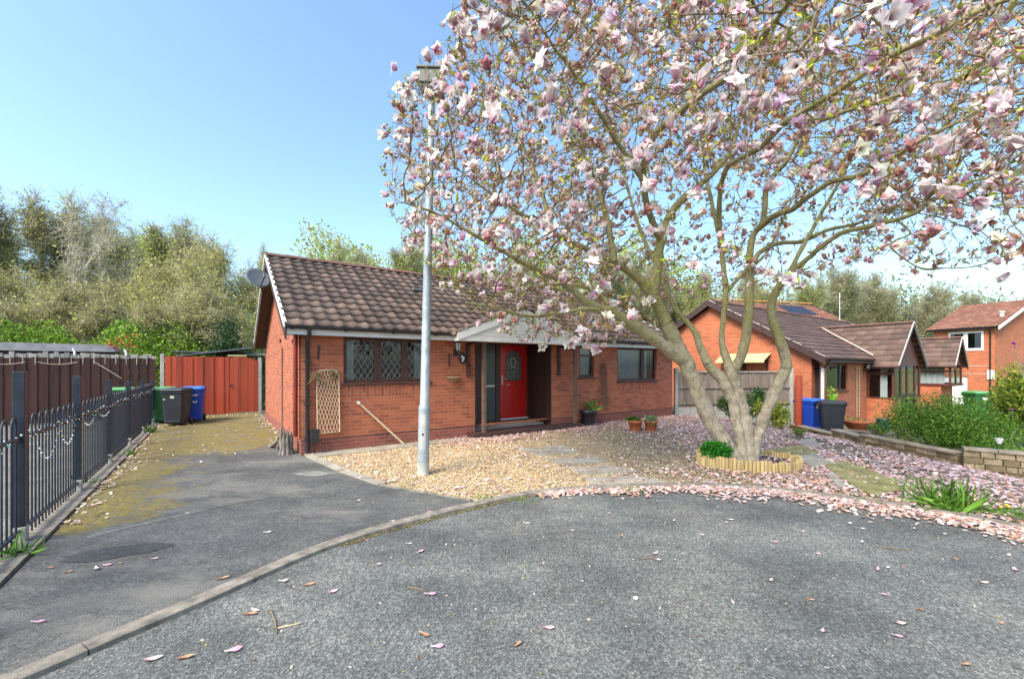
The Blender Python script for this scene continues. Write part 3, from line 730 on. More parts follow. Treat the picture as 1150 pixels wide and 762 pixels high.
def tiled_slope(name, parent, O, A, U, L, D, m, tw=0.25, gauge=0.33, amp=0.034, lip=0.042, res=8, flat=False, clip=None):
    """tiled roof slope: O lower corner, A unit along the eave, U unit up the slope"""
    O, A, U = Vector(O), Vector(A).normalized(), Vector(U).normalized(); Nn = A.cross(U)
    if Nn.z < 0: Nn = -Nn
    n = int(L / tw * res); nc = int(round(D / gauge)); xs_ = np.linspace(0, L, n + 1)
    ph = xs_ / tw * 2 * np.pi
    if flat: prof = amp * (np.clip(np.abs(np.sin(ph / 2)), 0, .35) / .35) * 0.5
    else: prof = amp * (0.5 + 0.5 * np.cos(ph)) ** 1.3
    rg = np.random.default_rng(5); V = []; F = []; UVs = []
    for c_ in range(nc):
        d0 = c_ * D / nc; d1 = min(D, (c_ + 1) * D / nc)
        wob = np.repeat(rg.normal(0, .0035, n // res + 2), res)[:n + 1]; wl = np.repeat(rg.normal(0, .004, n // res + 2), res)[:n + 1]
        rows = [(d0 + wl, prof - .012), (d0 + wl, prof + lip + wob), (np.full(n + 1, d1 + .02), prof + 0.0)]
        k = len(V) * (n + 1)
        for d_, h_ in rows:
            V.append(np.array(O)[None] + xs_[:, None] * np.array(A)[None] + d_[:, None] * np.array(U)[None] + h_[:, None] * np.array(Nn)[None])
        for r_ in range(2):
            i = np.arange(n); F.append(np.stack([k + r_ * (n + 1) + i, k + r_ * (n + 1) + i + 1, k + (r_ + 1) * (n + 1) + i + 1, k + (r_ + 1) * (n + 1) + i], 1))
            for ii in range(n):
                a0 = (ii + .1) / res + (0.5 if False else 0); UVs += [(a0, c_ + .3)] * 4
    V = np.concatenate(V); F = np.concatenate(F)
    me = np_mesh(name, V, F, m, smooth=False); ul = me.uv_layers.new(name='UVMap'); ul.data.foreach_set('uv', np.array(UVs, dtype=np.float32).ravel())
    return link(name, me, parent)
def ridge_tiles(mb, a, b_, m, r_=0.12, L=0.45):
    a, b_ = Vector(a), Vector(b_); n = int((b_ - a).length / L); d = (b_ - a) / n; q = d.normalized().cross(Vector((0, 0, 1)))
    for i in range(n):
        p0 = a + d * i; p1 = a + d * (i + 1.06); vs = []
        for p, rr_ in ((p0, r_ * 1.0), (p1, r_ * 0.9)):
            for k in range(7):
                an = math.pi * k / 6; vs.append(p + q * math.cos(an) * rr_ * 1.1 + Vector((0, 0, 1)) * (math.sin(an) * rr_ * .75 - .04 + .004 * (i % 2)))
        mb.add(vs, [(k, k + 1, k + 8, k + 7) for k in range(6)], m, smooth=True); mb.add(vs[:7], [tuple(range(7))], m)
RT = Matrix.Rotation
I4 = Matrix.Identity(4)

# ================================================================== the bungalow (local x = along the front, y = depth)
B = thing('bungalow', 'red brick bungalow with white canopy and red front door, behind the lamp column', 'bungalow', W(0, 0), TH)
LU, DV, ZE, ZR = 11.45, 6.8, 2.45, 4.36
RX0, RX1, RY = 3.74, 6.09, 1.0           # door recess
HW = [(0.76, 2.58, 1.33, 2.27), (7.12, 7.72, 1.36, 2.27), (8.70, 10.60, 1.22, 2.27), (RX0, RX1, 0.06, 2.34)]
mb = MB(); wall(mb, 0, LU, 0.26, ZE, 0, 0.25, [(a, b_, max(c_, .26), d) for a, b_, c_, d in HW], M['brick'])
mb.box(0.003, 0.12, 0.25, 6.55, 0.26, ZE, M['brick']); mb.box(LU - .12, LU - .003, 0.25, 6.55, 0.26, ZE, M['brick']); mb.box(0, LU, 6.55, 6.8, .26, ZE, M['brick'])
mb.box(RX0 - .1, RX0, .25, RY + .1, .26, ZE - .02, M['brick']); 
mb.build('wall', B)
for xx in (0.0, LU - .25):
    mb = MB(); vs = [(0.01, ZE + .002), (6.79, ZE + .002), (3.4, ZR - .14)]
    P = [(xx, y, z) for y, z in vs] + [(xx + .25, y, z) for y, z in vs]
    mb.add(P, [(2, 1, 0), (3, 4, 5), (0, 1, 4, 3), (1, 2, 5, 4), (2, 0, 3, 5)], M['brick']); mb.build('gable', B)
mb = MB(); e = .006
for (a, b_) in ((-e, RX0), (RX1, LU + e)): mb.box(a, b_, -e, .25, -.1, .262, M['brick_low'])
mb.box(-e, .12, .25, 6.8 + e, -.1, .262, M['brick_low']); mb.box(LU - .12, LU + e, .25, 6.8 + e, -.1, .262, M['brick_low']); mb.build('plinth', B)
for a_, b_ in ((-.009, RX0 - .004), (RX1 + .004, LU + .009)):
    mb = MB(); mb.box(a_, b_, -.009, 0.02, .262, .274, M['black']); mb.build('damp_course', B)
for a_, b_, z_ in ((.76, 2.58, 1.06), (8.7, 10.6, .95)):
    mb = MB(); mb.box(a_, b_, -.004, .05, z_, z_ + .224, M['soldier']); mb.build('soldier_course', B)
# roof
pit = math.atan2(ZR - ZE, 3.4); cu = Vector((0, math.cos(pit), math.sin(pit))); ovh = 0.22
Ov = Vector((-.30, -.0 - ovh, ZE - math.tan(pit) * ovh + .06)); Dl = (3.4 + ovh) / math.cos(pit)
tiled_slope('roof_tiles', B, Ov, (1, 0, 0), cu, LU + .6, Dl, M['tile'])
tiled_slope('roof_tiles', B, (LU + .3, 6.8 + ovh, Ov.z), (-1, 0, 0), Vector((0, -cu.y, cu.z)), LU + .6, Dl, M['tile'], res=4)
mb = MB(); ridge_tiles(mb, (-.31, 3.4, ZR + .10), (LU + .31, 3.4, ZR + .10), M['ridge']); mb.build('ridge', B)
mb = MB(); gp = 4.56                         # roof vent tile
p = Ov + Vector((3.3, 0, 0)) + cu * 2.6 + Vector((0, 0, .05)); mb.box(p.x, p.x + .28, p.y - .1, p.y + .12, p.z - .02, p.z + .05, M['felt']); mb.build('vent_tile', B)
# verge, barge boards, fascia, gutter
for sgn, x in ((1, -.30), (-1, LU + .30)):
    for s2 in (0, 1):
        mb = MB(); y_e = -ovh if not s2 else 6.8 + ovh; a = Vector((x, y_e, Ov.z)); top = Vector((x, 3.4, ZR + .05)); d = top - a
        for k in range(13):                  # white dry-verge units, one per course
            q0 = a + d * (k / 13); q1 = a + d * ((k + .97) / 13)
            mb.add([q0 + Vector((-.014 * sgn, 0, -.02)), q0 + Vector((-.014 * sgn, 0, .066)), q1 + Vector((-.014 * sgn, 0, .056)), q1 + Vector((-.014 * sgn, 0, -.02)),
                    q0 + Vector((.045 * sgn, 0, -.02)), q0 + Vector((.035 * sgn, 0, .072)), q1 + Vector((.035 * sgn, 0, .06)), q1 + Vector((.045 * sgn, 0, -.02))],
                   [(0, 1, 2, 3), (7, 6, 5, 4), (1, 5, 6, 2), (0, 4, 5, 1), (2, 6, 7, 3), (0, 3, 7, 4)], M['white'])
        mb.build('verge', B)
        mb = MB(); q = Vector((0, 0, -.02))
        vs = [a + Vector((.004 * sgn, 0, -.03)), a + Vector((.004 * sgn, 0, -.24)), top + Vector((.004 * sgn, 0, -.24)), top + Vector((.004 * sgn, 0, -.03))]
        vs += [p_ + Vector((.03 * sgn, 0, 0)) for p_ in vs]
        mb.add(vs, [(0, 1, 2, 3), (7, 6, 5, 4), (0, 4, 5, 1), (1, 5, 6, 2), (2, 6, 7, 3), (3, 7, 4, 0)], M['barge'])
        # soffit under the overhang
        s0 = [a + Vector((.034 * sgn, 0, -.16)), a + Vector((.30 * sgn, 0, -.16)), top + Vector((.30 * sgn, 0, -.16)), top + Vector((.034 * sgn, 0, -.16))]
        mb.add(s0, [(0, 1, 2, 3)], M['barge']); mb.build('barge_board', B)
mb = MB(); mb.box(-.27, 3.06, -.20, -.178, 2.245, 2.40, M['offwhite']); mb.box(6.56, LU + .27, -.20, -.178, 2.245, 2.40, M['offwhite'])
mb.box(-.27, LU + .27, -.177, -.002, 2.262, 2.28, M['offwhite']); mb.box(-.27, LU + .27, 6.98, 7.0, 2.245, 2.40, M['offwhite']); mb.build('fascia', B)
def gutter(mb, a, b_, r_, m, out=(0, -1, 0)):
    a, b_, out = Vector(a), Vector(b_), Vector(out); vs = []
    for p in (a, b_):
        for k in range(9):
            an = math.pi * k / 8; vs.append(p + out * math.cos(an) * r_ + Vector((0, 0, -math.sin(an) * r_)))
        for k in range(9):
            an = math.pi * (8 - k) / 8; vs.append(p + out * math.cos(an) * (r_ - .005) + Vector((0, 0, -math.sin(an) * (r_ - .005))))
    mb.add(vs, [(k, (k + 1) % 18, 18 + (k + 1) % 18, 18 + k) for k in range(18)] + [tuple(range(18)), tuple(reversed(range(18, 36)))], m, smooth=False)
for a_, b_ in ((-.30, 3.06), (6.56, LU + .3)):
    mb = MB(); gutter(mb, (a_, -.262, 2.405), (b_, -.262, 2.40), .058, M['black'])
    for k in range(13):
        x = -.2 + k * .93
        if a_ < x < b_: mb.box(x, x + .04, -.325, -.198, 2.33, 2.345, M['black'])
    mb.build('gutter', B)
mb = MB(); mb.tube([(.10, -.262, 2.36), (.10, -.262, 2.26), (.10, -.05, 2.12), (.10, -.05, .02)], .036, M['black'], 10)
for z in (1.75, .95, .3): mb.box(.05, .15, -.09, -.002, z, z + .03, M['black'])
mb.build('downpipe', B)
mb = MB(); mb.tube([(-.04, .42, 2.40), (-.04, .42, .3)], .042, M['redpipe'], 10); mb.build('red_pipe', B)
mb = MB(); mb.tube([(-.02, 2.55, 2.1), (-.02, 2.55, .25), (-.02, 2.2, .12)], .012, M['black'], 6); mb.build('wall_cable', B)
for y_, z_ in ((.9, 2.14), (2.9, 2.25)): mb = MB(); mb.box(-.03, -.002, y_, y_ + .08, z_, z_ + .08, M['black']); mb.build('wall_vent', B)
# windows
window(B, I4, 0.76, 2.58, 1.33, 2.262, [1.45, 2.03], M['brownframe'], True, [(.82, 1.0), (2.30, 2.52)])
window(B, I4, 7.12, 7.72, 1.36, 2.262, [], M['brownframe'], False, [(7.2, 7.66)], transom=[(1.98, 0)])
window(B, I4, 8.70, 10.60, 1.22, 2.262, [9.95], M['brownframe'], False, [(8.76, 9.9), (10.0, 10.3)], blind=True)
# recessed entrance
E_ = MB(); E_.box(RX0, RX1, RY, RY + .06, .10, .20, M['brownframe'])
E_.box(RX0 + .002, 4.58, RY - .01, RY + .06, .20, 2.34, M['brownframe']); E_.box(4.96, 5.11, RY - .012, RY + .06, .20, 2.34, M['brownframe'])
E_.box(6.02, RX1, RY - .011, RY + .06, .20, 2.34, M['brownframe']); E_.box(4.58, 6.02, RY - .009, RY + .06, 2.27, 2.34, M['brownframe'])
E_.box(RX1 - .03, RX1 - .002, -.01, RY - .012, .15, 2.33, M['darkpanel']); E_.box(RX0 + .002, RX0 + .03, -.01, RY - .012, .15, 2.33, M['darkpanel'])
E_.box(RX0, RX1, 0.0, RY, 2.335, 2.35, M['offwhite']); E_.build('door_surround', B)
mb = MB(); mb.box(4.58, 4.96, RY + .01, RY + .04, .20, 1.10, M['greydoor']); mb.box(4.58, 4.96, RY + .012, RY + .035, 1.17, 2.27, M['greydoor']); mb.box(4.58, 4.96, RY, RY + .045, 1.10, 1.17, M['brownframe'])
sl_ = mb.build('side_panel', B); mb = MB(); mb.box(4.62, 4.92, RY - .012, RY + .005, 1.115, 1.165, M['white']); mb.build('letter_plate', sl_, .004)
# red door with an arched pane
dx0, dx1, dz0, dz1 = 5.12, 6.01, 0.235, 2.265; gx0, gx1, gz0 = 5.28, 5.83, 1.27; gr = (gx1 - gx0) / 2; gcx = (gx0 + gx1) / 2; gz1 = 2.13 - gr
arc = [(gcx + gr * math.cos(math.pi * k / 14), gz1 + gr * math.sin(math.pi * k / 14)) for k in range(15)]
mb = MB(); y = RY
def face(pts, m): mb.add([(a, y, c_) for a, c_ in pts], [tuple(range(len(pts)))], m)
face([(dx0, dz0), (dx1, dz0), (dx1, gz0), (dx0, gz0)], M['reddoor']); face([(dx0, gz0), (gx0, gz0), (gx0, gz1), (dx0, gz1)], M['reddoor']); face([(gx1, gz0), (dx1, gz0), (dx1, gz1), (gx1, gz1)], M['reddoor'])
for k in range(14):
    a, b_ = arc[k], arc[k + 1]; face([a, (dx1 + (dx0 - dx1) * k / 14, dz1), (dx1 + (dx0 - dx1) * (k + 1) / 14, dz1), b_][::-1], M['reddoor'])
face([(dx1, gz1), (dx1, dz1), arc[0]], M['reddoor']); face([(dx0, gz1), arc[14], (dx0, dz1)], M['reddoor'])
mb.box(dx0, dx1, y + .002, y + .04, dz0, gz0 - .02, M['reddoor'])
for a in (5.23, 5.62):                      # raised panels
    mb.box(a, a + .28, y - .010, y + .001, .42, 1.10, M['reddoor']); mb.box(a + .045, a + .235, y - .018, y - .009, .47, 1.05, M['reddoor'])
dr_ = mb.build('front_door', B, .006); dr_['label'] = 'glossy red door with arched leaded pane'
rim = MB(); rim.tube([(gx0, y - .004, gz0)] + [(a, y - .004, c_) for a, c_ in reversed(arc)] + [(gx1, y - .004, gz0), (gx0, y - .004, gz0)], .012, M['reddoor'], 6); rim.build('pane_rim', dr_)
M['leadglass'] = m_plain('obscured_pane', (0.10, 0.115, 0.11), 0.12, 0.5, 14, 0.3)
mb = MB(); mb.add([(a, y + .02, c_) for a, c_ in [(gx0, gz0), (gx1, gz0)] + arc], [tuple(range(17))], M['leadglass']); pn = mb.build('door_pane', dr_)
mb = MB()
for k in range(1, 5): x = gx0 + (gx1 - gx0) * k / 5; mb.tube([(x, y + .014, gz0), (x, y + .014, gz1 + math.sqrt(max(0, gr ** 2 - (x - gcx) ** 2)))], .0035, M['lead'], 4, False)
for k in range(1, 5): z = gz0 + k * .12; mb.tube([(gx0, y + .014, z), (gx1, y + .014, z)], .0035, M['lead'], 4, False)
mb.tube([(gcx + .09 * math.cos(a), y + .012, 1.78 + .13 * math.sin(a)) for a in [i * math.pi / 8 for i in range(17)]], .007, M['white'], 5, False); mb.build('leading', pn)
mb = MB(); mb.box(5.155, 5.185, y - .015, y, 1.17, 1.42, M['chrome']); mb.tube([(5.17, y - .015, 1.33), (5.17, y - .05, 1.33), (5.30, y - .05, 1.33)], .010, M['chrome'], 8); mb.build('handle', dr_, .002)
for a_ in (5.32, 5.7): mb = MB(); mb.box(a_, a_ + .1, y - .024, y - .017, 1.155, 1.17, M['chrome']); mb.build('door_knob_plate', dr_)
mb = MB(); mb.box(5.10, 6.03, RY - .06, RY + .02, .201, .236, M['white']); mb.build('door_sill', B, .004)
mb = MB(); mb.box(3.52, 6.86, -.36, -.012, -.05, .13, M['barge']); mb.box(RX0 + .004, RX1 - .004, -.011, RY, -.05, .10, M['barge']); mb.box(RX0 + .04, RX1 - .04, .25, RY - .02, .10, .15, M['mortar']); mb.build('door_step', B, .01)
# canopy
cx0, cx1, cy_ = 3.06, 6.56, -.50; cm = (cx0 + cx1) / 2; ch = 2.95 + .02
mb = MB(); mb.add([(cx0, cy_, 2.235), (cx1, cy_, 2.235), (cx1, cy_, 2.34), (cm, cy_, ch), (cx0, cy_, 2.34)], [(0, 1, 2, 3, 4)], M['offwhite'])
mb.box(cx0, cx1, cy_ + .002, -.203, 2.235, 2.25, M['offwhite']); mb.box(cx0, cx0 + .02, cy_ + .003, -.203, 2.25, 2.34, M['offwhite']); mb.box(cx1 - .02, cx1, cy_ + .003, -.203, 2.25, 2.34, M['offwhite'])
cn = mb.build('canopy', B)
mb = MB()
for s_, x in ((1, cx0), (-1, cx1)):
    a = Vector((x - .06 * s_, cy_ - .02, 2.285)); t_ = Vector((cm, cy_ - .02, ch + .05)); vs = [a + Vector((0, 0, -.05)), t_ + Vector((0, 0, -.13)), t_ + Vector((0, 0, .05)), a + Vector((0, 0, .12))]
    vs += [p_ + Vector((0, .017, 0)) for p_ in vs]; mb.add(vs, [(0, 1, 2, 3), (7, 6, 5, 4), (0, 4, 5, 1), (2, 6, 7, 3), (0, 3, 7, 4), (1, 5, 6, 2)], M['white'])
for k in range(1, 9):                        # board joints of the white gable
    z = 2.30 + k * .075; hw = (ch - z) / (ch - 2.34) * (cm - cx0)
    if z > 2.36 and hw > .1: mb.box(cm - hw + .12, cm + hw - .12, cy_ - .006, cy_, z, z + .008, M['offwhite'])
mb.build('barge_board', cn)
cp = math.atan2(ch - 2.31, cm - cx0)
tiled_slope('canopy_tiles', cn, (cx0 - .08, cy_ - .03, 2.35), (0, 1, 0), (math.cos(cp), 0, math.sin(cp)), 1.8, (cm - cx0 + .08) / math.cos(cp), M['tile'], res=6)
tiled_slope('canopy_tiles', cn, (cx1 + .08, cy_ - .03, 2.35), (0, 1, 0), (-math.cos(cp), 0, math.sin(cp)), 1.8, (cm - cx0 + .08) / math.cos(cp), M['tile'], res=6)
mb = MB(); ridge_tiles(mb, (cm, cy_ - .04, ch + .10), (cm, 1.1, ch + .10), M['ridge'], .1); mb.build('canopy_ridge', cn)
for x in (3.78, 6.66):
    mb = MB(); mb.box(x, x + .085, -.32, -.235, .131, 2.236, M['brownpost']); mb.build('porch_post', B, .006)
for x in (3.50, 6.30):
    mb = MB(); mb.box(x, x + .07, -.07, -.002, 1.42, 2.23, M['barge'])
    T = Matrix.Translation((x + .035, -.04, 1.72)) @ RT(R(-42), 4, 'X'); mb.box(-.033, .033, -.03, .03, -.06, .60, M['barge'], T); mb.box(x, x + .07, -.46, -.07, 2.165, 2.231, M['barge']); mb.build('bracket', B, .004)

# ---------------------------------------------------------------- things fixed to or leaning on the bungalow
def hthing(name, label, cat, u, v_, z, group=None, extra=0): return thing(name, label, cat, W(u, v_, z), TH + extra, group)
# satellite dish
t_ = hthing('satellite_dish', 'dark grey satellite dish on the left gable end of the brick bungalow', 'satellite dish', -.32, 2.2, 3.62)
mb = MB(); n = 24; vs = [(0, 0, 0)]
for r_ in (.08, .15, .21, .255):
    for k in range(n): a = 2 * math.pi * k / n; vs.append((r_ * .95 * math.cos(a), .55 * r_ * r_ * -1, r_ * 1.05 * math.sin(a)))
fs = [(0, 1 + k, 1 + (k + 1) % n) for k in range(n)]
for j in range(3): fs += [(1 + j * n + k, 1 + (j + 1) * n + k, 1 + (j + 1) * n + (k + 1) % n, 1 + j * n + (k + 1) % n) for k in range(n)]
dT = Matrix.Translation((-.22, -.10, -.02)) @ RT(R(14), 4, 'Z') @ RT(R(-34), 4, 'X')
mb.T = dT; mb.add(vs, fs, M['dish'], smooth=True); dd = mb.build('reflector', t_); sm_ = dd.modifiers.new('solid', 'SOLIDIFY'); sm_.thickness = .008
mb = MB(); mb.T = dT; mb.tube([(0, .02, -.25), (0, -.30, -.22)], .012, M['black'], 6); mb.tube([(0, -.30, -.24), (0, -.30, -.15)], .026, M['black'], 10); mb.build('feed_arm', t_)
mb = MB(); mb.tube([(0.02, .1, -.3), (-.12, .08, -.28), (-.2, .0, -.06)], .016, M['black'], 8); mb.build('mount', t_)
# lattice of pale cane
def cane_trellis(name, label, u, z0, z1, wd, m, wave, n, border=True, rx=6):
    t_ = hthing(name, label, 'trellis', u, -.10, z0); mb = MB(); H_ = z1 - z0
    for sgn in (1, -1):
        for k in range(-n, n * 2):
            pts = []
            for i in range(25):
                s = i / 24; x = -wd / 2 + wd * (k / n) + sgn * s * wd * 0.9 + math.sin(s * wave * 6.28 + k * .2) * .035
                if -wd / 2 <= x <= wd / 2: pts.append((x, .09 * s + (.006 if sgn > 0 else 0), H_ * s))
                elif len(pts) > 1: mb.tube(pts, .0062, m, 4, False); pts = []
                else: pts = []
            if len(pts) > 1: mb.tube(pts, .0062, m, 4, False)
    mb.build('lattice', t_)
    if border:
        mb = MB(); x = wd / 2; mb.tube([(-x, 0, 0), (-x, .08, H_ * .92), (-x * .7, .088, H_ * .99), (x * .6, .09, H_), (x, .08, H_ * .92), (x, 0, 0), (-x, 0, 0)], .011, m, 6); mb.build('frame', t_)
    return t_
t_ = cane_trellis('wall_trellis', 'pale wavy cane trellis leaning on the brick wall left of the lattice window', .47, .40, 1.60, .40, M['cane'], .5, 7)
mb = MB()
for k in range(26):
    a = Vector((random.uniform(-.24, .2), .07 + random.uniform(-.05, .03), 1.08 + random.uniform(-.06, .10))); d = Vector((random.uniform(-.12, .12), random.uniform(-.05, .02), random.uniform(-.05, .06)))
    mb.tube([a, a + d, a + d * 1.8 + Vector((0, 0, -.04))], [.012, .009, .003], M['basket'], 5)
mb.build('straw_bundle', t_)
cane_trellis('wall_trellis', 'dark brown willow trellis on the brick wall beside the wide window', 8.07, .55, 1.74, .26, M['willow'], .3, 6)
# brackets
for (u, z, lab) in [(.30, 1.92, 'black iron hanging bracket on the wall above the pale trellis'), (3.06, 1.82, 'black iron hanging bracket left of the wall lantern')]:
    t_ = hthing('hanging_bracket', lab, 'bracket', u, 0, z); mb = MB(); mb.box(-.012, .012, -.012, -.001, -.14, .14, M['blackiron']); mb.build('back_plate', t_)
    mb = MB(); mb.tube([(0, -.01, .1), (0, -.12, .13), (0, -.20, .10), (0, -.22, .05), (0, -.19, .03)], .006, M['blackiron'], 6); mb.tube([(0, -.01, -.1), (0, -.08, -.02), (0, -.14, .12)], .005, M['blackiron'], 6); mb.build('scroll_arm', t_)
# wall lantern
def wall_lantern(label, loc, rz, s=1.0):
    t_ = thing('wall_lantern', label, 'wall light', loc, rz); t_.scale = (s, s, s)
    mb = MB(); mb.box(-.05, .05, -.02, 0, -.10, .06, M['blackiron']); mb.tube([(0, -.02, -.02), (0, -.10, -.10), (0, -.15, -.02), (0, -.15, .02)], .010, M['blackiron'], 6); mb.build('arm', t_)
    mb = MB(); mb.lathe([(.045, .03), (.075, .20)], M['lampglass'], (0, -.15, 0), 6, False); mb.build('lamp_glass', t_)
    mb = MB(); mb.lathe([(.05, .015), (.05, .03)], M['blackiron'], (0, -.15, 0), 6, False); mb.lathe([(.095, .20), (.06, .26), (.015, .285), (.015, .32)], M['blackiron'], (0, -.15, 0), 6, False)
    for k in range(6):
        a = 2 * math.pi * k / 6; mb.tube([(.046 * math.cos(a), -.15 + .046 * math.sin(a), .03), (.077 * math.cos(a), -.15 + .077 * math.sin(a), .20)], .004, M['blackiron'], 4)
    mb.build('cage', t_); return t_
wall_lantern('black wall lantern with pale glass beside the front porch', W(3.22, 0, 2.0), TH)
# oval plaque
t_ = hthing('wall_plaque', 'small black oval plaque with a white figure below the wall lantern', 'plaque', 3.40, 0, 1.86); mb = MB(); mb.T = RT(R(90), 4, 'X') @ Matrix.Scale(1.35, 4, (0, 1, 0)); mb.lathe([(.10, -.0), (.10, .02), (.085, .026)], M['black'], (0, 0, .002), 20); mb.build('backing', t_)
mb = MB()
for k, (x, z) in enumerate([(-.02, .03), (.025, .0), (.0, -.05)]): mb.T = Matrix.Translation((x, -.034, z)) @ RT(R(90), 4, 'X') @ Matrix.Scale(1.6, 4, (0, 1, 0)); mb.lathe([(.022, -.006), (.024, .0), (.016, .006)], M['white'], n=10)
mb.build('white_figure', t_)
# half wall basket
def half_basket(u, z):
    t_ = hthing('wall_basket', 'empty brown coir wall basket on the brick between window and porch', 'wall basket', u, 0, z); mb = MB(); n = 10; vs = []
    for j in range(5):
        f = j / 4; r_ = .17 * math.cos((1 - f) * 1.35)
        for k in range(n + 1): a = math.pi + math.pi * k / n; vs.append((r_ * math.cos(a), r_ * math.sin(a) * .8 - .002, -.14 * (1 - f) ** 1.3))
    mb.add(vs, [(j * (n + 1) + k, j * (n + 1) + k + 1, (j + 1) * (n + 1) + k + 1, (j + 1) * (n + 1) + k) for j in range(4) for k in range(n)], M['basket'], smooth=True); mb.add([vs[4 * 11 + k] for k in range(11)], [tuple(range(11))], M['soil']); mb.build('liner', t_)
    mb = MB(); mb.tube([(.18 * math.cos(math.pi + math.pi * k / 12), .15 * math.sin(math.pi + math.pi * k / 12) - .004, .002) for k in range(13)], .006, M['cane'], 5); mb.tube([(-.18, -.004, 0), (.18, -.004, 0)], .006, M['cane'], 5); mb.build('rim', t_)
half_basket(3.17, 1.42)
# wooden pole leaning against the wall
t_ = hthing('wooden_pole', 'pale wooden pole leaning against the brick wall under the lattice window', 'pole', 1.55, -.2, 0); mb = MB(); a, b_ = W(1.05, -.03, .93) - W(1.55, -.2), W(1.93, -.22, .03) - W(1.55, -.2)
Ri = RT(-TH, 3, 'Z'); a, b_ = Ri @ a, Ri @ b_; mb.tube([a, b_], [.018, .022], M['cane'], 8); mb.tube([a + (a - b_).normalized() * .04, a + (b_ - a).normalized() * .02], .028, M['white'], 8); mb.build('shaft', t_)
# black box on a short post
t_ = hthing('meter_box', 'small black box on a short post beside the downpipe at the bungalow corner', 'meter box', .215, -.13, .0); mb = MB(); mb.box(-.014, .014, -.014, .014, -.02, .24, M['black']); mb.build('post', t_); mb = MB(); mb.box(-.07, .07, -.05, .05, .235, .47, M['black']); mb.box(-.078, .078, -.058, .058, .47, .485, M['black']); mb.build('box', t_, .008)
# driftwood stumps at the corner
t_ = thing('driftwood', 'weathered hollow driftwood stump standing at the bungalow corner by the drive', 'driftwood', W(-.22, .22), TH); mb = MB()
rr_ = random.Random(3)
for k in range(9):
    a = 2 * math.pi * k / 9; x, y_ = .085 * math.cos(a), .085 * math.sin(a); hh = rr_.uniform(.32, .50)
    mb.tube([(x * 1.25, y_ * 1.25, -.02), (x * .9, y_ * .9, .12), (x * 1.05 + rr_.uniform(-.01, .01), y_ * 1.05, .28), (x * 1.1, y_ * 1.1, hh)], [.05, .038, .034, .014], M['driftwood'], 7)
mb.build('stump', t_)
mb = MB(); mb.tube([(-.05, .55, .0), (-.08, .3, .12), (-.06, .1, .32), (-.1, -.02, .5)], [.045, .05, .04, .018], M['driftwood'], 8); mb.tube([(-.2, 1.1, .0), (-.12, .75, .1), (-.06, .5, .22), (-.1, .35, .30)], [.04, .045, .035, .012], M['driftwood'], 8); mb.build('branch', t_)

# ================================================================== pots and plants by the front wall
def leaf_template(bend=0.25, wd=0.35):
    """unit leaf along +z, 2x3 quads"""
    V = []; 
    for i, (tt, ww) in enumerate([(0, .12), (.3, .9), (.65, 1.0), (1, .05)]):
        for s_ in (-1, 0, 1): V.append((s_ * ww * wd * .5, bend * tt * tt + (0.06 if s_ else 0), tt))
    F = [(i * 3 + j, i * 3 + j + 1, (i + 1) * 3 + j + 1, (i + 1) * 3 + j) for i in range(3) for j in range(2)]
    return np.array(V, float), np.array(F)
LV, LF = leaf_template()
LV2 = np.array([(-.5, 0, 0), (.5, 0, 0), (.5, .12, 1), (-.5, .12, 1)], float) * np.array([.5, 1, 1]); LF2 = np.array([(0, 1, 2, 3)])
def foliage(name, parent, centers, size, cols, mat=None, up=0.5, tpl=None, jit=.18):
    """leaves at given local points, pointing outwards and up"""
    C_ = np.array(centers, float); n = len(C_); D = rng.normal(size=(n, 3)); D[:, 2] += up
    V, F, Cc = inst(*(tpl or (LV, LF)), C_, align(D), size * rng.uniform(.6, 1.3, n), tint=pick(cols, n, jit))
    return link(name, np_mesh(name, V, F, mat or M['leaf'], Cc), parent)
def blob_pts(n, rx, ry, rz, cz, shell=.45, lumps=6, seed=0):
    """points in a lumpy ellipsoid crown, denser to the outside"""
    g_ = np.random.default_rng(seed); cc = g_.normal(size=(lumps, 3)) * .45; cc[:, 2] = np.abs(cc[:, 2]) * .8 - .1; rad = g_.uniform(.45, .75, lumps)
    i = g_.integers(0, lumps, n); d = g_.normal(size=(n, 3)); d /= np.linalg.norm(d, axis=1, keepdims=True)
    P = cc[i] + d * (rad[i] * (shell + (1 - shell) * g_.uniform(0, 1, n)))[:, None]
    P = P * np.array([rx, ry, rz]) * .85 + np.array([0, 0, cz]); P[:, 2] = np.maximum(P[:, 2], .02); return P
GREEN = [(0.10, 0.19, 0.03), (0.07, 0.14, 0.025), (0.14, 0.25, 0.04)]
def pot(name, label, px, py, r_, h_, m, group=None, sc_=1.0, cat='plant pot'):
    loc = G(px, py); loc.z += .012
    t_ = thing(name, label, cat, loc, random.uniform(0, 3), group); mb = MB()
    mb.lathe([(r_ * .68, 0), (r_ * .92, h_ * .78), (r_ * 1.02, h_ * .78), (r_ * 1.06, h_), (r_ * .93, h_), (r_ * .90, h_ * .88)], m, n=24); mb.build('pot', t_)
    mb = MB(); mb.lathe([(r_ * .90, h_ * .87), (r_ * .4, h_ * .90)], M['soil'], n=16); mb.build('soil', t_); return t_
pot('small_pot', 'small empty terracotta pot by the porch post, left of the black tub', 647, 478, .115, .24, M['terra'])
t_ = pot('garden_tub', 'large black tub with strap-leaved plant between porch post and trellis', 661, 478, .23, .44, M['binblack'], cat='plant tub')
n = 26; P = np.tile([.12, -.05, .40], (n, 1)) + rng.normal(0, .03, (n, 3)); D = rng.normal(size=(n, 3)); D[:, 2] += 1.4
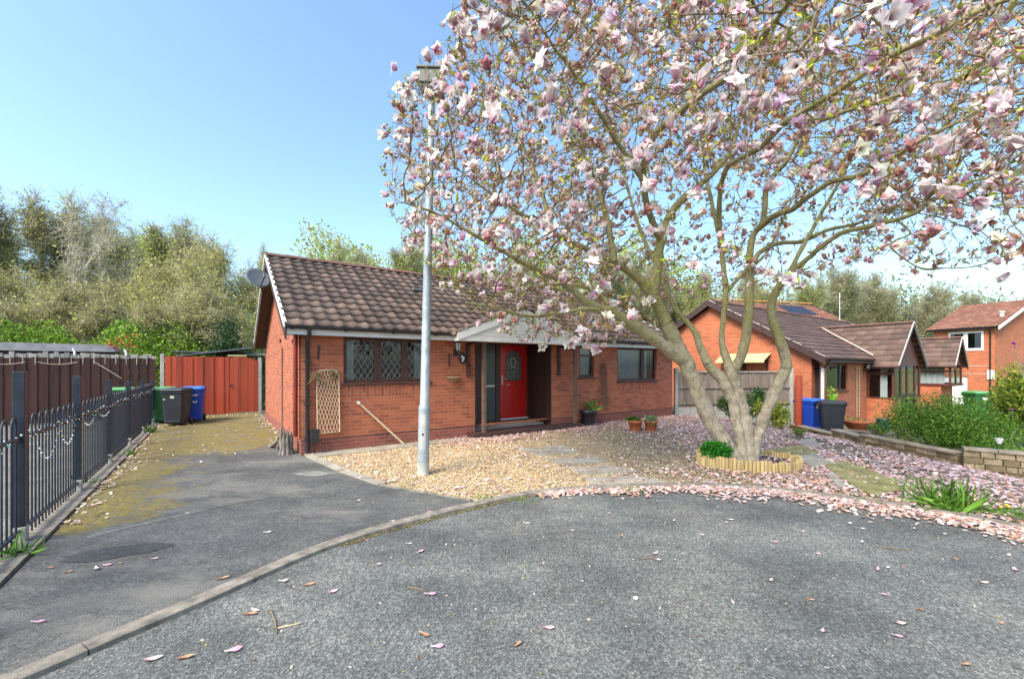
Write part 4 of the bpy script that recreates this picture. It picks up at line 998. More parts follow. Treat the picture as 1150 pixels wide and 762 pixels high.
V, F, Cc = inst(*leaf_template(.5, .12), P, align(D), rng.uniform(.22, .42, n), tint=pick([(0.20, 0.36, 0.04), (0.12, 0.27, 0.04), (.38, .42, .05)], n)); link('foliage', np_mesh('foliage', V, F, M['leaf'], Cc), t_)
mb = MB(); mb.tube([(-.05, 0, .42), (-.03, .02, .58), (.03, 0, .66), (.08, 0, .6)], [.03, .03, .028, .02], M['black'], 8); mb.build('hose_end', t_)
t_ = pot('garden_tub', 'small dark tub half hidden behind the large black tub', 678, 472, .17, .40, M['brownframe'], cat='plant tub')
foliage('foliage', t_, blob_pts(40, .15, .15, .12, .45), .12, GREEN)
for px, lab, cols, sz in [(713.5, 'terracotta pot with low green plant, left of the pair by the wall', GREEN, .09), (731, 'terracotta pot with pale green spreading plant, right of the pair by the wall', [(.25, .33, .17), (.2, .28, .12)], .11)]:
    t_ = pot('terracotta_pot', lab, px, 484, .175, .27, M['terra'], 'terracotta pots by the front wall')
    foliage('foliage', t_, blob_pts(120, .2, .2, .09, .28), sz, cols)
# ================================================================== lamp column
pl = G(475, 533)
t_ = thing('lamp_column', 'tall grey steel lamp column standing on the gravel in front of the bungalow', 'street lamp', pl, 0)
t_.rotation_euler = (0, R(1.3), 0)
mb = MB(); mb.lathe([(.088, -.1), (.088, 1.02), (.084, 1.06), (.070, 1.075), (.066, 2.6), (.052, 5.7), (.040, 5.72)], M['galv'], n=24); mb.build('column', t_)
mb = MB(); mb.lathe([(.0905, -.02), (.0905, .20)], M['galvlow'], n=24); mb.build('stained_base', t_)
mb = MB(); mb.lathe([(.0915, .985), (.0915, 1.02)], M['galv'], n=24); mb.build('collar', t_)
mb = MB(); vs = []
for z in (.36, .93):
    for k in range(7): a = R(-90 - 30 + k * 10); vs.append((.0908 * math.cos(a), .0908 * math.sin(a), z))
mb.add(vs, [(k, k + 1, k + 8, k + 7) for k in range(6)], M['galvlow']); mb.box(-.012, .012, -.1, -.088, .62, .65, M['black']); mb.build('door', t_)
mb = MB(); mb.tube([(0, 0, 5.66), (0, 0, 5.80)], .045, M['lantern'], 12); mb.box(-.17, .17, -.24, .20, 5.86, 6.06, M['lantern']); mb.box(-.19, .19, -.26, .22, 6.06, 6.10, M['lantern']); mb.box(-.08, .08, -.08, .08, 5.78, 5.86, M['lantern'])
ln = mb.build('lantern', t_, .015); mb = MB(); mb.box(-.15, .15, -.20, .16, 5.835, 5.858, M['lens']); mb.build('lens', ln, .006)

# ================================================================== railings
RL = thing('railings', 'black bow-top iron railings along the left of the drive', 'railings', W(-2.80, 0), TH)
v0r = -2.97 - 0.02; tops = {-1: 1.62, 0: 1.61, 1: 1.53, 2: 1.43, 3: 1.36, 4: 1.31, 5: 1.28}
for i in range(-1, 7):
    y = v0r + i * 2.0
    if i in tops:
        mb = MB(); mb.box(-.040, .040, y - .040, y + .040, .18, tops[i], M['rail']); mb.box(-.047, .047, y - .047, y + .047, -.02, .18, M['galvlow']); mb.box(-.055, -.045, y - .02, y + .02, .20, .24, M['rail']); mb.build('post', RL, .006)
    if i == 5: break
    ya, yb = y + .045, y + 1.955; zt, zb = .98, .13; mb = MB()
    mb.box(-.018, .018, ya, yb, zt, zt + .028, M['rail']); mb.box(-.018, .018, ya, yb, zb, zb + .028, M['rail'])
    nb = 18; sp_ = (yb - ya) / nb
    for k in range(nb):
        yy = ya + sp_ * (k + .5)
        if k % 2 == 0 and k + 1 < nb:
            y2 = yy + sp_; r_ = sp_ / 2; hoop = [(0, yy + r_ - r_ * math.cos(math.pi * q / 8), 1.12 + r_ * 1.3 * math.sin(math.pi * q / 8)) for q in range(9)]
            mb.tube([(0, yy, .03)] + hoop + [(0, y2, .03)], .0085, M['rail'], 6)
    mb.build('panel', RL)
# light garland
t_ = thing('light_garland', 'string of small white and coloured lights wound along the top rail of the railings', 'string lights', W(-2.80, 0), TH)
pts = []; bl = []
for k in range(420):
    y = v0r - 1.9 + k * .0285; a = k * .55; z = .995 + .03 * math.sin(a) ; pts.append((-.0 + .026 * math.cos(a), y, z))
    if k % 2 == 0: bl.append((.034 * math.cos(a * 1.3) + .01, y, z + random.uniform(-.03, .03)))
mb = MB(); mb.tube(pts, .003, M['black'], 3, False); wr_ = mb.build('wire', t_)
for y0_, y1_, sag in ((-2.7, -1.9, .30), (-1.9, -1.2, .26), (.0, 1.1, .12), (-4.6, -3.4, .2), (-.9, -.1, .15)):
    for k in range(14):
        s = k / 13; bl.append((.03, y0_ + (y1_ - y0_) * s, .99 - sag * 4 * s * (1 - s)))
ov = np.array([(1, 0, 0), (-1, 0, 0), (0, 1, 0), (0, -1, 0), (0, 0, 1), (0, 0, -1)], float); of_ = np.array([(0, 2, 4), (2, 1, 4), (1, 3, 4), (3, 0, 4), (2, 0, 5), (1, 2, 5), (3, 1, 5), (0, 3, 5)])
V, F, Cc = inst(ov, of_, np.array(bl), rots(len(bl)), rng.uniform(.006, .012, len(bl)), tint=pick([(.85, .87, .86)] * 7 + [(.3, .7, .65), (.8, .6, .15), (.25, .4, .8)], len(bl)))
link('bulbs', np_mesh('bulbs', V, F, M['bulb'], Cc), t_)['kind'] = 'stuff'

# ================================================================== wooden fences and gate (line v = 9.06)
def board_fence(name, label, O, rz, L, H_, m, pw=.125, wavy=True, cap=None, back=None):
    t_ = thing(name, label, 'fence', O, rz); n = int(L / pw); mb = MB(); rr = random.Random(int(L * 10))
    for k in range(n):
        x = k * pw; h_ = H_ + (rr.uniform(-.03, .02) if wavy else rr.uniform(-.006, .006)); y = (k % 2) * .018
        mb.box(x + .003, x + pw - .003, y, y + .016, .03, h_, m)
        if cap: mb.box(x + .004, x + pw - .004, y - .001, y + .017, h_ + .001, h_ + rr.uniform(.09, .19), cap)
    mb.build('boards', t_); mb = MB()
    for z in (.35, H_ - .35): mb.box(0, L, .036, .08, z, z + .09, m)
    mb.build('rails', t_); return t_
LF_ = board_fence('board_fence', 'dark red-brown board fence with grey scalloped top on the left', W(-2.80 - 9.0, 9.10), TH, 9.0, 1.93, M['fence'], .11, True, M['fencegrey'])
for x in (9.02,):
    mb = MB(); mb.box(x, x + .1, -.03, .07, -.02, 2.08, M['conc']); mb.build('concrete_post', LF_, .01)
mb = MB()
for k in range(36): x = .1 + k * .245; mb.box(x, x + .02, -.006, .0, 1.74, 1.99, M['fencegrey'])
mb.build('battens', LF_)
t_ = thing('rope', 'old pale rope looped along the top of the dark board fence', 'rope', W(-2.80, 9.06), TH); mb = MB()
for a, b_ in ((-6.2, -5.3), (-4.95, -4.0), (-3.75, -2.95), (-2.7, -1.9)):
    mb.tube([(a + (b_ - a) * s, -.03, 1.80 - .07 * 4 * s * (1 - s)) for s in [k / 10 for k in range(11)]], .009, M['rope'], 5)
mb.tube([(-1.55, -.03, 1.83), (-1.2, -.05, 1.55), (-.9, -.06, 1.30)], .012, M['rope'], 5); mb.build('strands', t_)
RF = board_fence('board_fence', 'bright red stained board fence behind the wheelie bins', W(-2.66, 9.06), TH, 1.74, 2.0, M['gate'], .145, False)
GT = thing('garden_gate', 'red stained board gate with a gently arched top beside the bungalow', 'gate', W(-.90, 9.06), TH); mb = MB()
for k in range(8):
    x = k * .1075; s = (k + .5) / 8; mb.box(x + .0015, x + .106, 0, .02, .06, 1.88 + .14 * math.sin(math.pi * (.25 + .75 * s)) , M['gate2'])
mb.build('boards', GT); mb = MB()
for z in (.3, 1.0, 1.65): mb.box(.01, .85, .021, .05, z, z + .1, M['gate2'])
mb.build('ledges', GT); mb = MB(); mb.box(.02, .06, -.02, -.001, .96, 1.06, M['black']); mb.tube([(.04, -.02, 1.02), (.04, -.05, 1.02), (.12, -.05, 1.02)], .008, M['black'], 6); mb.build('latch', GT)
mb = MB(); mb.box(-.06, .0, -.0, .06, 2.02, 2.08, M['awning']); mb.box(0, .5, .0, .05, 2.03, 2.08, M['awning']); mb.build('head_rail', GT)
t_ = thing('concrete_post', 'grey concrete post between the red gate and the bungalow', 'post', W(-.02, 9.10), TH); mb = MB(); mb.box(-.01, .09, -.04, .06, -.02, 1.98, M['conc']); mb.build('shaft', t_, .01)
# shed and shelter beyond
t_ = thing('garden_shed', 'low grey felt-roofed shed showing above the red gate', 'shed', W(-2.3, 10.2), TH); mb = MB(); mb.box(0, 2.3, 0, 1.8, 0, 1.98, M['fence']); mb.build('wall', t_)
mb = MB(); mb.add([(-.15, -.2, 2.06), (2.1, -.2, 2.40), (2.1, 2.0, 2.40), (-.15, 2.0, 2.06), (-.15, -.2, 2.01), (2.1, -.2, 2.35), (2.1, 2.0, 2.35), (-.15, 2.0, 2.01)], [(0, 1, 2, 3), (7, 6, 5, 4), (0, 4, 5, 1), (1, 5, 6, 2), (2, 6, 7, 3), (3, 7, 4, 0)], M['felt'])
mb.box(-.3, 2.75, .5, 2.4, 2.19, 2.225, M['felt']); mb.box(1.9, 2.9, .1, 1.2, 2.10, 2.17, M['fencegrey']); mb.build('roof', t_)
t_ = thing('garden_shelter', 'long dark flat-roofed shelter showing above the left fence', 'shelter', W(-9.0, 10.6), TH); mb = MB(); mb.box(.15, 4.7, 0.2, 1.6, 0, 2.16, M['felt2']); mb.build('wall', t_)
mb = MB()
mb.add([(0, 0, 2.16), (4.95, 0, 2.16), (4.95, 1.8, 2.16), (0, 1.8, 2.16), (.22, .15, 2.42), (4.75, .15, 2.40), (4.75, 1.6, 2.40), (.22, 1.6, 2.42)], [(3, 2, 1, 0), (4, 5, 6, 7), (0, 1, 5, 4), (1, 2, 6, 5), (2, 3, 7, 6), (3, 0, 4, 7)], M['felt'])
mb.box(1.75, 1.80, -.01, .3, 2.15, 2.36, M['felt2']); mb.build('roof', t_)
for u in (-2.35, -1.2):
    t_ = thing('bird_spike', 'small white prong standing on the grey fence top', 'prong', W(-2.8 + u + .4, 9.1, 2.02), TH, 'white prongs on the fence top'); mb = MB(); mb.tube([(0, 0, 0), (-.02, 0, .12), (-.06, 0, .2)], [.03, .03, .012], M['white'], 6); mb.build('prong', t_)

# ================================================================== wheelie bins
def wheelie(name, label, loc, rz, body, lid, group=None, s=1.0, stick=None, flip=False):
    t_ = thing(name, label, 'wheelie bin', loc, rz, group); t_.scale = (s, s, s)
    mb = MB(); w0, w1, d0, d1 = .22, .275, .24, .33
    lv = [(0.05, w0, d0), (.09, w0 + .004, d0 + .005), (.90, w1 - .006, d1 - .01), (.91, w1 + .012, d1 + .01), (.97, w1 + .014, d1 + .012)]; vs = []
    for z, a, b_ in lv:
        c_ = .05; vs += [(-a + c_, -b_, z), (a - c_, -b_, z), (a, -b_ + c_, z), (a, b_ - c_, z), (a - c_, b_, z), (-a + c_, b_, z), (-a, b_ - c_, z), (-a, -b_ + c_, z)]
    mb.add(vs, [(r_ * 8 + k, r_ * 8 + (k + 1) % 8, (r_ + 1) * 8 + (k + 1) % 8, (r_ + 1) * 8 + k) for r_ in range(4) for k in range(8)] + [tuple(reversed(range(8))), tuple(range(32, 40))], body, smooth=False)
    mb.box(-.17, .17, -d0 - .055, -d0 + .005, .10, .15, body); mb.build('body', t_, .006)
    mb = MB(); vs = []
    for z, a, b_, y in [(.972, .295, .355, -.01), (1.0, .295, .355, -.01), (1.035, .27, .32, 0), (1.05, .20, .24, .02)]:
        c_ = .06; vs += [(-a + c_, -b_ + y, z), (a - c_, -b_ + y, z), (a, -b_ + c_ + y, z), (a, b_ - c_ + y, z), (a - c_, b_ + y, z), (-a + c_, b_ + y, z), (-a, b_ - c_ + y, z), (-a, -b_ + c_ + y, z)]
    mb.add(vs, [(r_ * 8 + k, r_ * 8 + (k + 1) % 8, (r_ + 1) * 8 + (k + 1) % 8, (r_ + 1) * 8 + k) for r_ in range(3) for k in range(8)] + [tuple(reversed(range(8))), tuple(range(24, 32))], lid, smooth=False)
    ld = mb.build('lid', t_, .01)
    mb = MB(); mb.tube([(-.22, .40, .94), (.22, .40, .94)], .017, body, 8)
    for x in (-.20, .20): mb.box(x - .02, x + .02, .33, .41, .91, .965, body)
    mb.build('handle', t_)
    for x in (-.25, .25):
        mb = MB(); mb.T = Matrix.Translation((x, .24, .10)) @ RT(R(90), 4, 'Y'); mb.lathe([(.03, -.03), (.10, -.03), (.10, .03), (.03, .03)], M['black'], n=18); mb.build('wheel', t_)
    def fr_y(z): return -(d0 + (d1 - .01 - d0) * (z - .09) / .81) - .004
    for k, (sx, sz, sw, sh, m_, rot) in enumerate(stick or []):
        mb = MB(); mb.T = Matrix.Translation((sx, fr_y(sz), sz)) @ RT(R(rot), 4, 'Y') @ RT(R(6), 4, 'X'); mb.box(-sw, sw, -.002, .0, -sh, sh, m_); mb.build('sticker', t_)
    return t_, fr_y
def text_on(parent, txt, size, x, y, z, mat, tilt=6, name='number'):
    cu_ = bpy.data.curves.new(name, 'FONT'); cu_.body = txt; cu_.size = size; cu_.align_x = 'CENTER'; cu_.extrude = .001; cu_.offset = .004
    tmp = bpy.data.objects.new(name + '_t', cu_); COL.objects.link(tmp); dg = bpy.context.evaluated_depsgraph_get(); me = bpy.data.meshes.new_from_object(tmp.evaluated_get(dg)); bpy.data.objects.remove(tmp); me.materials.clear(); me.materials.append(mat)
    o_ = link(name, me, parent); o_.matrix_local = Matrix.Translation((x, y, z)) @ RT(R(90 - tilt), 4, 'X') ; return o_
cam_yaw = lambda p: math.atan2(p.y, p.x) - R(90)
def on_ground(px, py, dz=.02): p = G(px, py); p.z += dz; return p
bp_ = on_ground(199, 474); wheelie('wheelie_bin', 'green wheelie bin with pale lid against the red fence, behind the black bin', W(-2.56, 7.35, .02), TH - R(4), M['bingreen'], M['bingreenlid'])
tb, fy = wheelie('wheelie_bin', 'black wheelie bin with pale green sticker, between the green bin and the blue one', W(-2.2, 6.55, .02), TH - R(18), M['binblack'], M['binblack'], stick=[(.0, .80, .045, .035, M['stickerg'], 8), (-.19, .74, .022, .016, M['sticker'], 0)])
tb, fy = wheelie('wheelie_bin', 'blue wheelie bin marked 18 against the red fence', W(-1.86, 7.25, .02), TH - R(6), M['binblue'], M['binbluelid'], stick=[(.02, .80, .13, .022, M['sticker'], 0)])
text_on(tb, '18', .24, .02, fy(.60) - .006, .575, M['sticker'])
wheelie('wheelie_bin', 'green wheelie bin standing behind the black railings by the dark fence', W(-3.5, 7.6, .02), TH + R(5), M['bingreen'], M['bingreenlid'])
# next bungalow's bins
def nground(u, v_, dz=0.0): p = W(u, v_, 0, N0); p.z = hgt(p.x, p.y) + dz; return p
p = PY(909, 478, 13.9); p.z = hgt(p.x, p.y); wheelie('wheelie_bin', 'blue wheelie bin with white diamond sticker beside the next bungalow', p, R(18), M['binblue'], M['binbluelid'], stick=[(-.06, .80, .05, .05, M['sticker'], 45)])
p = PY(934, 480, 13.2); p.z = hgt(p.x, p.y); wheelie('wheelie_bin', 'black wheelie bin next to the blue one below the hanging lime pot', p, R(62), M['binblack'], M['binblack'], stick=[])
p = PY(1098, 460, 17.2); p.z = hgt(p.x, p.y) - .02; wheelie('wheelie_bin', 'green wheelie bin with white sticker in front of the two-storey house', p, R(-10), M['bingreen'], M['bingreenlid'], s=1.12, stick=[(0, .80, .09, .05, M['sticker'], 0)])

# ================================================================== next bungalow
NB = thing('bungalow', 'red brick bungalow with brown roof and two gabled bays, right of the magnolia', 'bungalow', W(0, 0, -.47, N0), TH)
NL, ND, NE, NR = 15.5, 8.0, 2.50, 4.86
mb = MB(); nh = [(.62, 2.62, 1.22, 2.26), (4.72, 8.48, .06, 2.2)]
wall(mb, 0, NL, -.4, NE, 0, .25, nh, M['brick2']); mb.box(0.003, .12, .25, 7.75, -.4, NE, M['brick2']); mb.box(NL - .25, NL - .003, .25, 7.75, -.4, NE, M['brick2']); mb.box(0, NL, 7.75, 8.0, -.4, NE, M['brick2']); mb.build('wall', NB)
for xx in (0.0, NL - .25):
    mb = MB(); P = [(xx, y, z) for y, z in [(.01, NE + .002), (7.99, NE + .002), (4.0, NR - .14)]] + [(xx + .25, y, z) for y, z in [(.01, NE + .002), (7.99, NE + .002), (4.0, NR - .14)]]
    mb.add(P, [(2, 1, 0), (3, 4, 5), (0, 1, 4, 3), (1, 2, 5, 4), (2, 0, 3, 5)], M['brick2']); mb.build('gable', NB)
pn_ = math.atan2(NR - NE, 4.0); U2 = Vector((0, math.cos(pn_), math.sin(pn_))); On = Vector((-.25, -.25, NE - math.tan(pn_) * .25 + .06)); Dn = 4.25 / math.cos(pn_)
tiled_slope('roof_tiles', NB, On, (1, 0, 0), U2, NL + .5, Dn, M['tile2'], tw=.3, amp=.03, lip=.035, flat=True)
tiled_slope('roof_tiles', NB, (NL + .25, 8.25, On.z), (-1, 0, 0), (0, -U2.y, U2.z), NL + .5, Dn, M['tile2'], tw=.3, res=3, flat=True)
mb = MB(); ridge_tiles(mb, (-.26, 4, NR + .1), (NL + .26, 4, NR + .1), M['ridge']); mb.build('ridge', NB)
for s2 in (0, 1):
    for sgn, x in ((1, -.25), (-1, NL + .25)):
        mb = MB(); ye = -.25 if not s2 else 8.25; a = Vector((x, ye, On.z)); top = Vector((x, 4, NR + .05))
        vs = [a + Vector((-.015 * sgn, 0, .06)), a + Vector((-.015 * sgn, 0, -.20)), top + Vector((-.015 * sgn, 0, -.20)), top + Vector((-.015 * sgn, 0, .06))]; vs += [p_ + Vector((.035 * sgn, 0, 0)) for p_ in vs]
        mb.add(vs, [(0, 1, 2, 3), (7, 6, 5, 4), (0, 4, 5, 1), (1, 5, 6, 2), (2, 6, 7, 3), (3, 7, 4, 0)], M['barge'])
        s0 = [a + Vector((.0, 0, -.1)), a + Vector((.26 * sgn, 0, -.1)), top + Vector((.26 * sgn, 0, -.1)), top + Vector((0, 0, -.1))]; mb.add(s0, [(0, 1, 2, 3)], M['barge'])
        if not s2: # pale mortar under the verge tiles
            for k in range(12):
                if k % 3 != 1: q0 = a + (top - a) * (k / 12); q1 = a + (top - a) * ((k + .8) / 12); mb.tube([q0 + Vector((-.02 * sgn, 0, .075)), q1 + Vector((-.02 * sgn, 0, .075))], .016, M['mortar'], 5)
        mb.build('barge_board', NB)
mb = MB(); mb.box(-.22, 4.6, -.245, -.215, 2.27, 2.44, M['barge']); mb.box(8.6, NL + .2, -.245, -.215, 2.27, 2.44, M['barge']); mb.box(-.22, NL + .2, -.214, -.002, 2.275, 2.29, M['barge']); mb.build('fascia', NB)
mb = MB(); gutter(mb, (-.25, -.30, 2.44), (4.6, -.30, 2.43), .055, M['barge']); mb.build('gutter', NB)
mb = MB(); mb.box(.04, .12, -.10, -.02, -.3, 2.1, M['offwhite']); mb.tube([(.08, -.30, 2.38), (.08, -.30, 2.25), (.08, -.06, 2.08)], .036, M['barge'], 8); mb.build('downpipe', NB)
window(NB, I4, .62, 2.62, 1.22, 2.26, [1.95], M['brownframe'], False, [(.66, .8), (2.0, 2.5)])
# gabled bays
def gable_bay(par, x0, x1, yf, zg, zb, apex, door=False):
    bay = thing('gabled_bay', None, None); bay.parent = par; cm = (x0 + x1) / 2
    mb = MB()
    if door: mb.box(x0, x0 + .18, yf + .001, -.002, -.4, zb, M['brick2']); mb.box(x0 + .18, x0 + .9, yf, yf + .18, -.4, zb, M['brick2']); mb.build('wall', bay); mb = MB(); mb.box(x1 - .7, x1, yf, yf + .18, -.4, zb, M['brick2']); mb.box(x1 - .18, x1 - .002, yf + .18, -.002, -.4, zb, M['brick2'])
    else: mb.box(x0, x1, yf + .35, -.002, -.4, zb - .1, M['brick2'])
    mb.build('wall', bay)
    if not door: mb = MB(); mb.box(x0 - .03, x1 + .03, yf - .05, -.002, zb - .08, zb, M['mahogany']); mb.build('sill_board', bay)
    mb = MB(); w_ = .08
    for x, y in ((x0, yf), (x1 - w_, yf), (x0, -w_ - .002), (x1 - w_, -w_ - .002)): mb.box(x, x + w_, y, y + w_, zb, zg, M['mahogany'])
    mb.box(x0 + w_, x1 - w_, yf + .004, yf + w_, zg - .1, zg, M['mahogany']); mb.box(x0 - .03, x1 + .03, yf - .035, yf + w_ - .004, zb - .05, zb + .03, M['mahogany'])
    for xa, xb in ((x0 + .003, x0 + w_), (x1 - w_, x1 - .003)): mb.box(xa, xb, yf + w_, -w_ - .002, zg - .1, zg, M['mahogany']); mb.box(xa - .03, xb, yf + w_, -w_ - .002, zb, zb + .04, M['mahogany']); mb.box(xa + .01, xb - .01, yf + w_, -w_ - .002, zg - .42, zg - .36, M['mahogany'])
    if door:
        for x in (x0 + .9, cm - .06, x1 - .8): mb.box(x, x + .12, yf + .006, yf + w_, .05, zg - .1, M['brownframe'])
        mb.box(x0 + .9, x1 - .8, yf + .01, yf + .06, .95, 1.02, M['brownframe']); mb.box(x0 + .9, x1 - .8, yf + .008, yf + .06, .02, .16, M['brownframe'])
    else: mb.box(cm - .04, cm + .04, yf + .006, yf + w_, zb, zg - .1, M['mahogany'])
    mb.build('window_frame', bay, .004)
    mb = MB(); mb.add([(x0 + .05, yf + .04, .0 if door else zb), (x1 - .05, yf + .04, .0 if door else zb), (x1 - .05, yf + .04, zg), (x0 + .05, yf + .04, zg)], [(0, 1, 2, 3)], M['glass'])
    for x in (x0 + .04, x1 - .04): mb.add([(x, yf + .08, zb), (x, -.06, zb), (x, -.06, zg), (x, yf + .08, zg)], [(0, 1, 2, 3)], M['glass'])
    mb.build('glass', bay)
    mb = MB(); n = 14
    for x in (x0 + .16,): mb.add([(x + .02 * math.sin(i * 2), yf + .25 + (-.12 - yf - .25) * i / n * (.45 if door else 1), z) for i in range(n + 1) for z in (zb, zg - .1)], [(2 * i, 2 * i + 2, 2 * i + 3, 2 * i + 1) for i in range(n)], M['curtain'], smooth=True)
    mb.build('curtain', bay)
    mb = MB(); mb.add([(x0, yf + .02, zg), (x1, yf + .02, zg), (cm, yf + .02, apex - .06)], [(0, 1, 2)], M['panel2'])
    for k in range(1, 11):
        z = zg + k * .1; hw = (apex - .06 - z) / (apex - .06 - zg) * (x1 - x0) / 2
        if hw > .12: mb.box(cm - hw + .03, cm + hw - .03, yf + .005, yf + .019, z, z + .012, M['panel2'])
    mb.build('cladding', bay)
    ap = math.atan2(apex - zg, (x1 - x0) / 2 ); o_ = .22
    yb = (apex - On.z) / math.tan(pn_) + .2
    for s_ in (1, -1):
        xe = (x0 - o_) if s_ > 0 else (x1 + o_); ze = zg - math.tan(ap) * o_ + .05
        tiled_slope('roof_tiles', bay, (xe, yf - .18, ze), (0, 1, 0), (s_ * math.cos(ap), 0, math.sin(ap)), yb - yf, ((x1 - x0) / 2 + o_) / math.cos(ap), M['tile2'], tw=.3, amp=.03, lip=.035, res=6, flat=True)
        a = Vector((xe, yf - .19, ze + .05)); top = Vector((cm, yf - .19, apex + .10)); mb = MB(); vs = [a, a + Vector((0, 0, -.2)), top + Vector((0, 0, -.22)), top]; vs += [p_ + Vector((0, .035, 0)) for p_ in vs]
        mb.add(vs, [(0, 1, 2, 3), (7, 6, 5, 4), (0, 4, 5, 1), (1, 5, 6, 2), (2, 6, 7, 3), (3, 7, 4, 0)], M['barge']); mb.tube([a + Vector((0, .0, .02)), top + Vector((0, 0, .03))], .022, M['mortar'], 5); mb.build('barge_board', bay)
        mb = MB(); gutter(mb, (xe - .0, yf - .16, ze), (xe, .0, ze), .05, M['barge'], (-s_, 0, 0)); mb.build('gutter', bay)
    # pale mortar in the valley
    mb = MB()
    vp = []
    for k in range(11):
        f = k / 10; z = On.z + .16 + (apex - On.z - .06) * f; y = (z - On.z - .1) / math.tan(pn_) - .25; x = (x0 - o_) + (cm - x0 + o_) * ((z - (zg - math.tan(ap) * o_ + .05) - .07) / (apex + .05 - (zg - math.tan(ap) * o_ + .05))); vp.append((x - .02, y - .02, z + .03 + random.uniform(-.01, .01)))
    mb.tube(vp, .035, M['mortar'], 5); mb.build('valley', bay)
    mb = MB(); ridge_tiles(mb, (cm, yf - .18, apex + .13), (cm, yb - .1, apex + .13), M['ridge'], .1); mb.build('ridge', bay)
    return bay
gable_bay(NB, 4.72, 8.48, -.88, 2.26, .86, 3.90, True)
gable_bay(NB, 11.5, 13.9, -1.35, 2.30, 1.28, 3.48, False)
t_ = thing('window_awning', 'faded yellow awning over the gable window of the next bungalow', 'awning', W(0, 0, -.47, N0), TH)
mb = MB(); mb.add([(0, 1.6, 2.66), (0, 3.5, 2.66), (-.55, 3.5, 2.36), (-.55, 1.6, 2.36)], [(0, 1, 2, 3)], M['awning']); mb.add([(-.55, 1.6, 2.36), (-.55, 3.5, 2.36), (-.55, 3.5, 2.29), (-.55, 1.6, 2.29)], [(0, 1, 2, 3)], M['awning']); mb.build('canvas', t_)
window(NB, RT(R(-90), 4, 'Z') @ Matrix.Translation((-4.0 - .0, 0, 0)) @ Matrix.Translation((0, 0, 0)), .6, 2.3, 1.45, 2.4, [1.4], M['brownframe'], inset=-.02, room=False, sill=True)
wall_lantern('black wall lantern on the next bungalow beside its gabled porch', W(4.35, 0, 1.55, N0), TH)
# ladder trellis
t_ = thing('ladder_trellis', 'narrow pale ladder trellis on the next bungalow between window and porch', 'trellis', W(3.55, -.06, -.45, N0), TH); mb = MB()
for x in (-.14, .14): mb.tube([(x, 0, .1), (x, 0, 2.15)], .014, M['cane'], 5)
for k in range(12): mb.tube([(-.17, -.01, .2 + k * .17), (.17, -.01, .2 + k * .17)], .012, M['cane'], 5)
mb.build('ladder', t_)
# hanging lime pot
t_ = thing('hanging_pot', 'lime green hanging pot on the wall of the next bungalow above the black bin', 'hanging pot', W(.42, -.22, .48, N0), TH); mb = MB(); mb.lathe([(.10, 0), (.15, .16), (.17, .21), (.15, .21)], M['lime'], n=18); mb.build('pot', t_)
foliage('foliage', t_, blob_pts(60, .3, .22, .16, .28), .13, [(.3, .4, .08), (.45, .4, .12), (.2, .3, .05)]); mb = MB(); mb.tube([(0, .2, .5), (0, 0, .55), (0, 0, .2)], .006, M['black'], 5); mb.build('hook', t_)
# pots by the next bungalow's wall
def npot(label, px, py, Y, prof, m, cols, sz, n=60, cat='plant pot'):
    p = PY(px, py, Y); p.z = hgt(p.x, p.y) + .0; t_ = thing('plant_bowl', label, cat, p); mb = MB(); mb.lathe(prof, m, n=22); mb.build('bowl', t_); r_ = prof[-1][0]; foliage('foliage', t_, blob_pts(n, r_, r_, sz * 1.2, prof[-1][1] + .02), sz, cols); return t_
npot('wide shallow terracotta bowl of low plants at the foot of the ladder trellis', 964, 476, 13.6, [(.25, .15), (.42, .36), (.46, .42), (.42, .42)], M['terra'], [(.2, .25, .06), (.3, .27, .08)], .08)
M['teal'] = m_plain('teal_glaze', (.01, .06, .075), .25, .1, 5)
npot('dark teal glazed pot near the porch of the next bungalow', 993, 480, 13.2, [(.12, .15), (.20, .3), (.19, .48), (.21, .52), (.18, .52)], M['teal'], GREEN, .06, 20)
npot('small dark pot of yellow primroses by the porch step', 1007, 477, 13.4, [(.12, .15), (.17, .36), (.15, .36)], M['brownframe'], [(.7, .62, .03), (.6, .55, .05), (.1, .2, .03)], .09)

# ================================================================== fence between the bungalows
def fence_run(name, label, P, Q, H_, m, pw=.14):
    P, Q = Vector(P), Vector(Q); d = Q - P; rz = math.atan2(d.y, d.x); t_ = thing(name, label, 'fence', (P.x, P.y, hgt(P.x, P.y)), rz); L = math.hypot(d.x, d.y); n = int(L / pw); mb = MB(); rr = random.Random(4); dz = (hgt(Q.x, Q.y) - hgt(P.x, P.y)) / L
    for k in range(n):
        x = k * pw; y = (k % 2) * .014; o_ = dz * x * 0; mb.box(x + .002, x + pw + .006, y, y + .012, .25 + o_ - (.2 if k > n * .5 else 0), H_ + rr.uniform(-.008, .008), m)
    mb.build('boards', t_); mb = MB()
    mb.box(-.05, L, -.03, .05, H_ + .002, H_ + .045, M['fencegrey']); mb.box(0, L, -.035, -.001, H_ * .62, H_ * .62 + .07, m); mb.box(0, L, -.035, -.001, .35, .42, m); mb.build('rails', t_)
    mb = MB(); mb.box(0, L, -.02, .03, -.5, .248 - (.0), M['conc']); mb.build('gravel_board', t_); return t_
FP, FQ = PY(759, 462, 14.9), PY(889, 470, 15.3)
FR = fence_run('panel_fence', 'weathered grey-brown panel fence between the two bungalows', (FP.x, FP.y, 0), (FQ.x, FQ.y, 0), 1.46, M['fence2'])
for f in (0.0, .5, .99):
    mb = MB(); x = (FQ - FP).length * f; mb.box(x - .05, x + .06, -.06, .06, -.5, 1.62, M['conc']); mb.build('concrete_post', FR, .008)
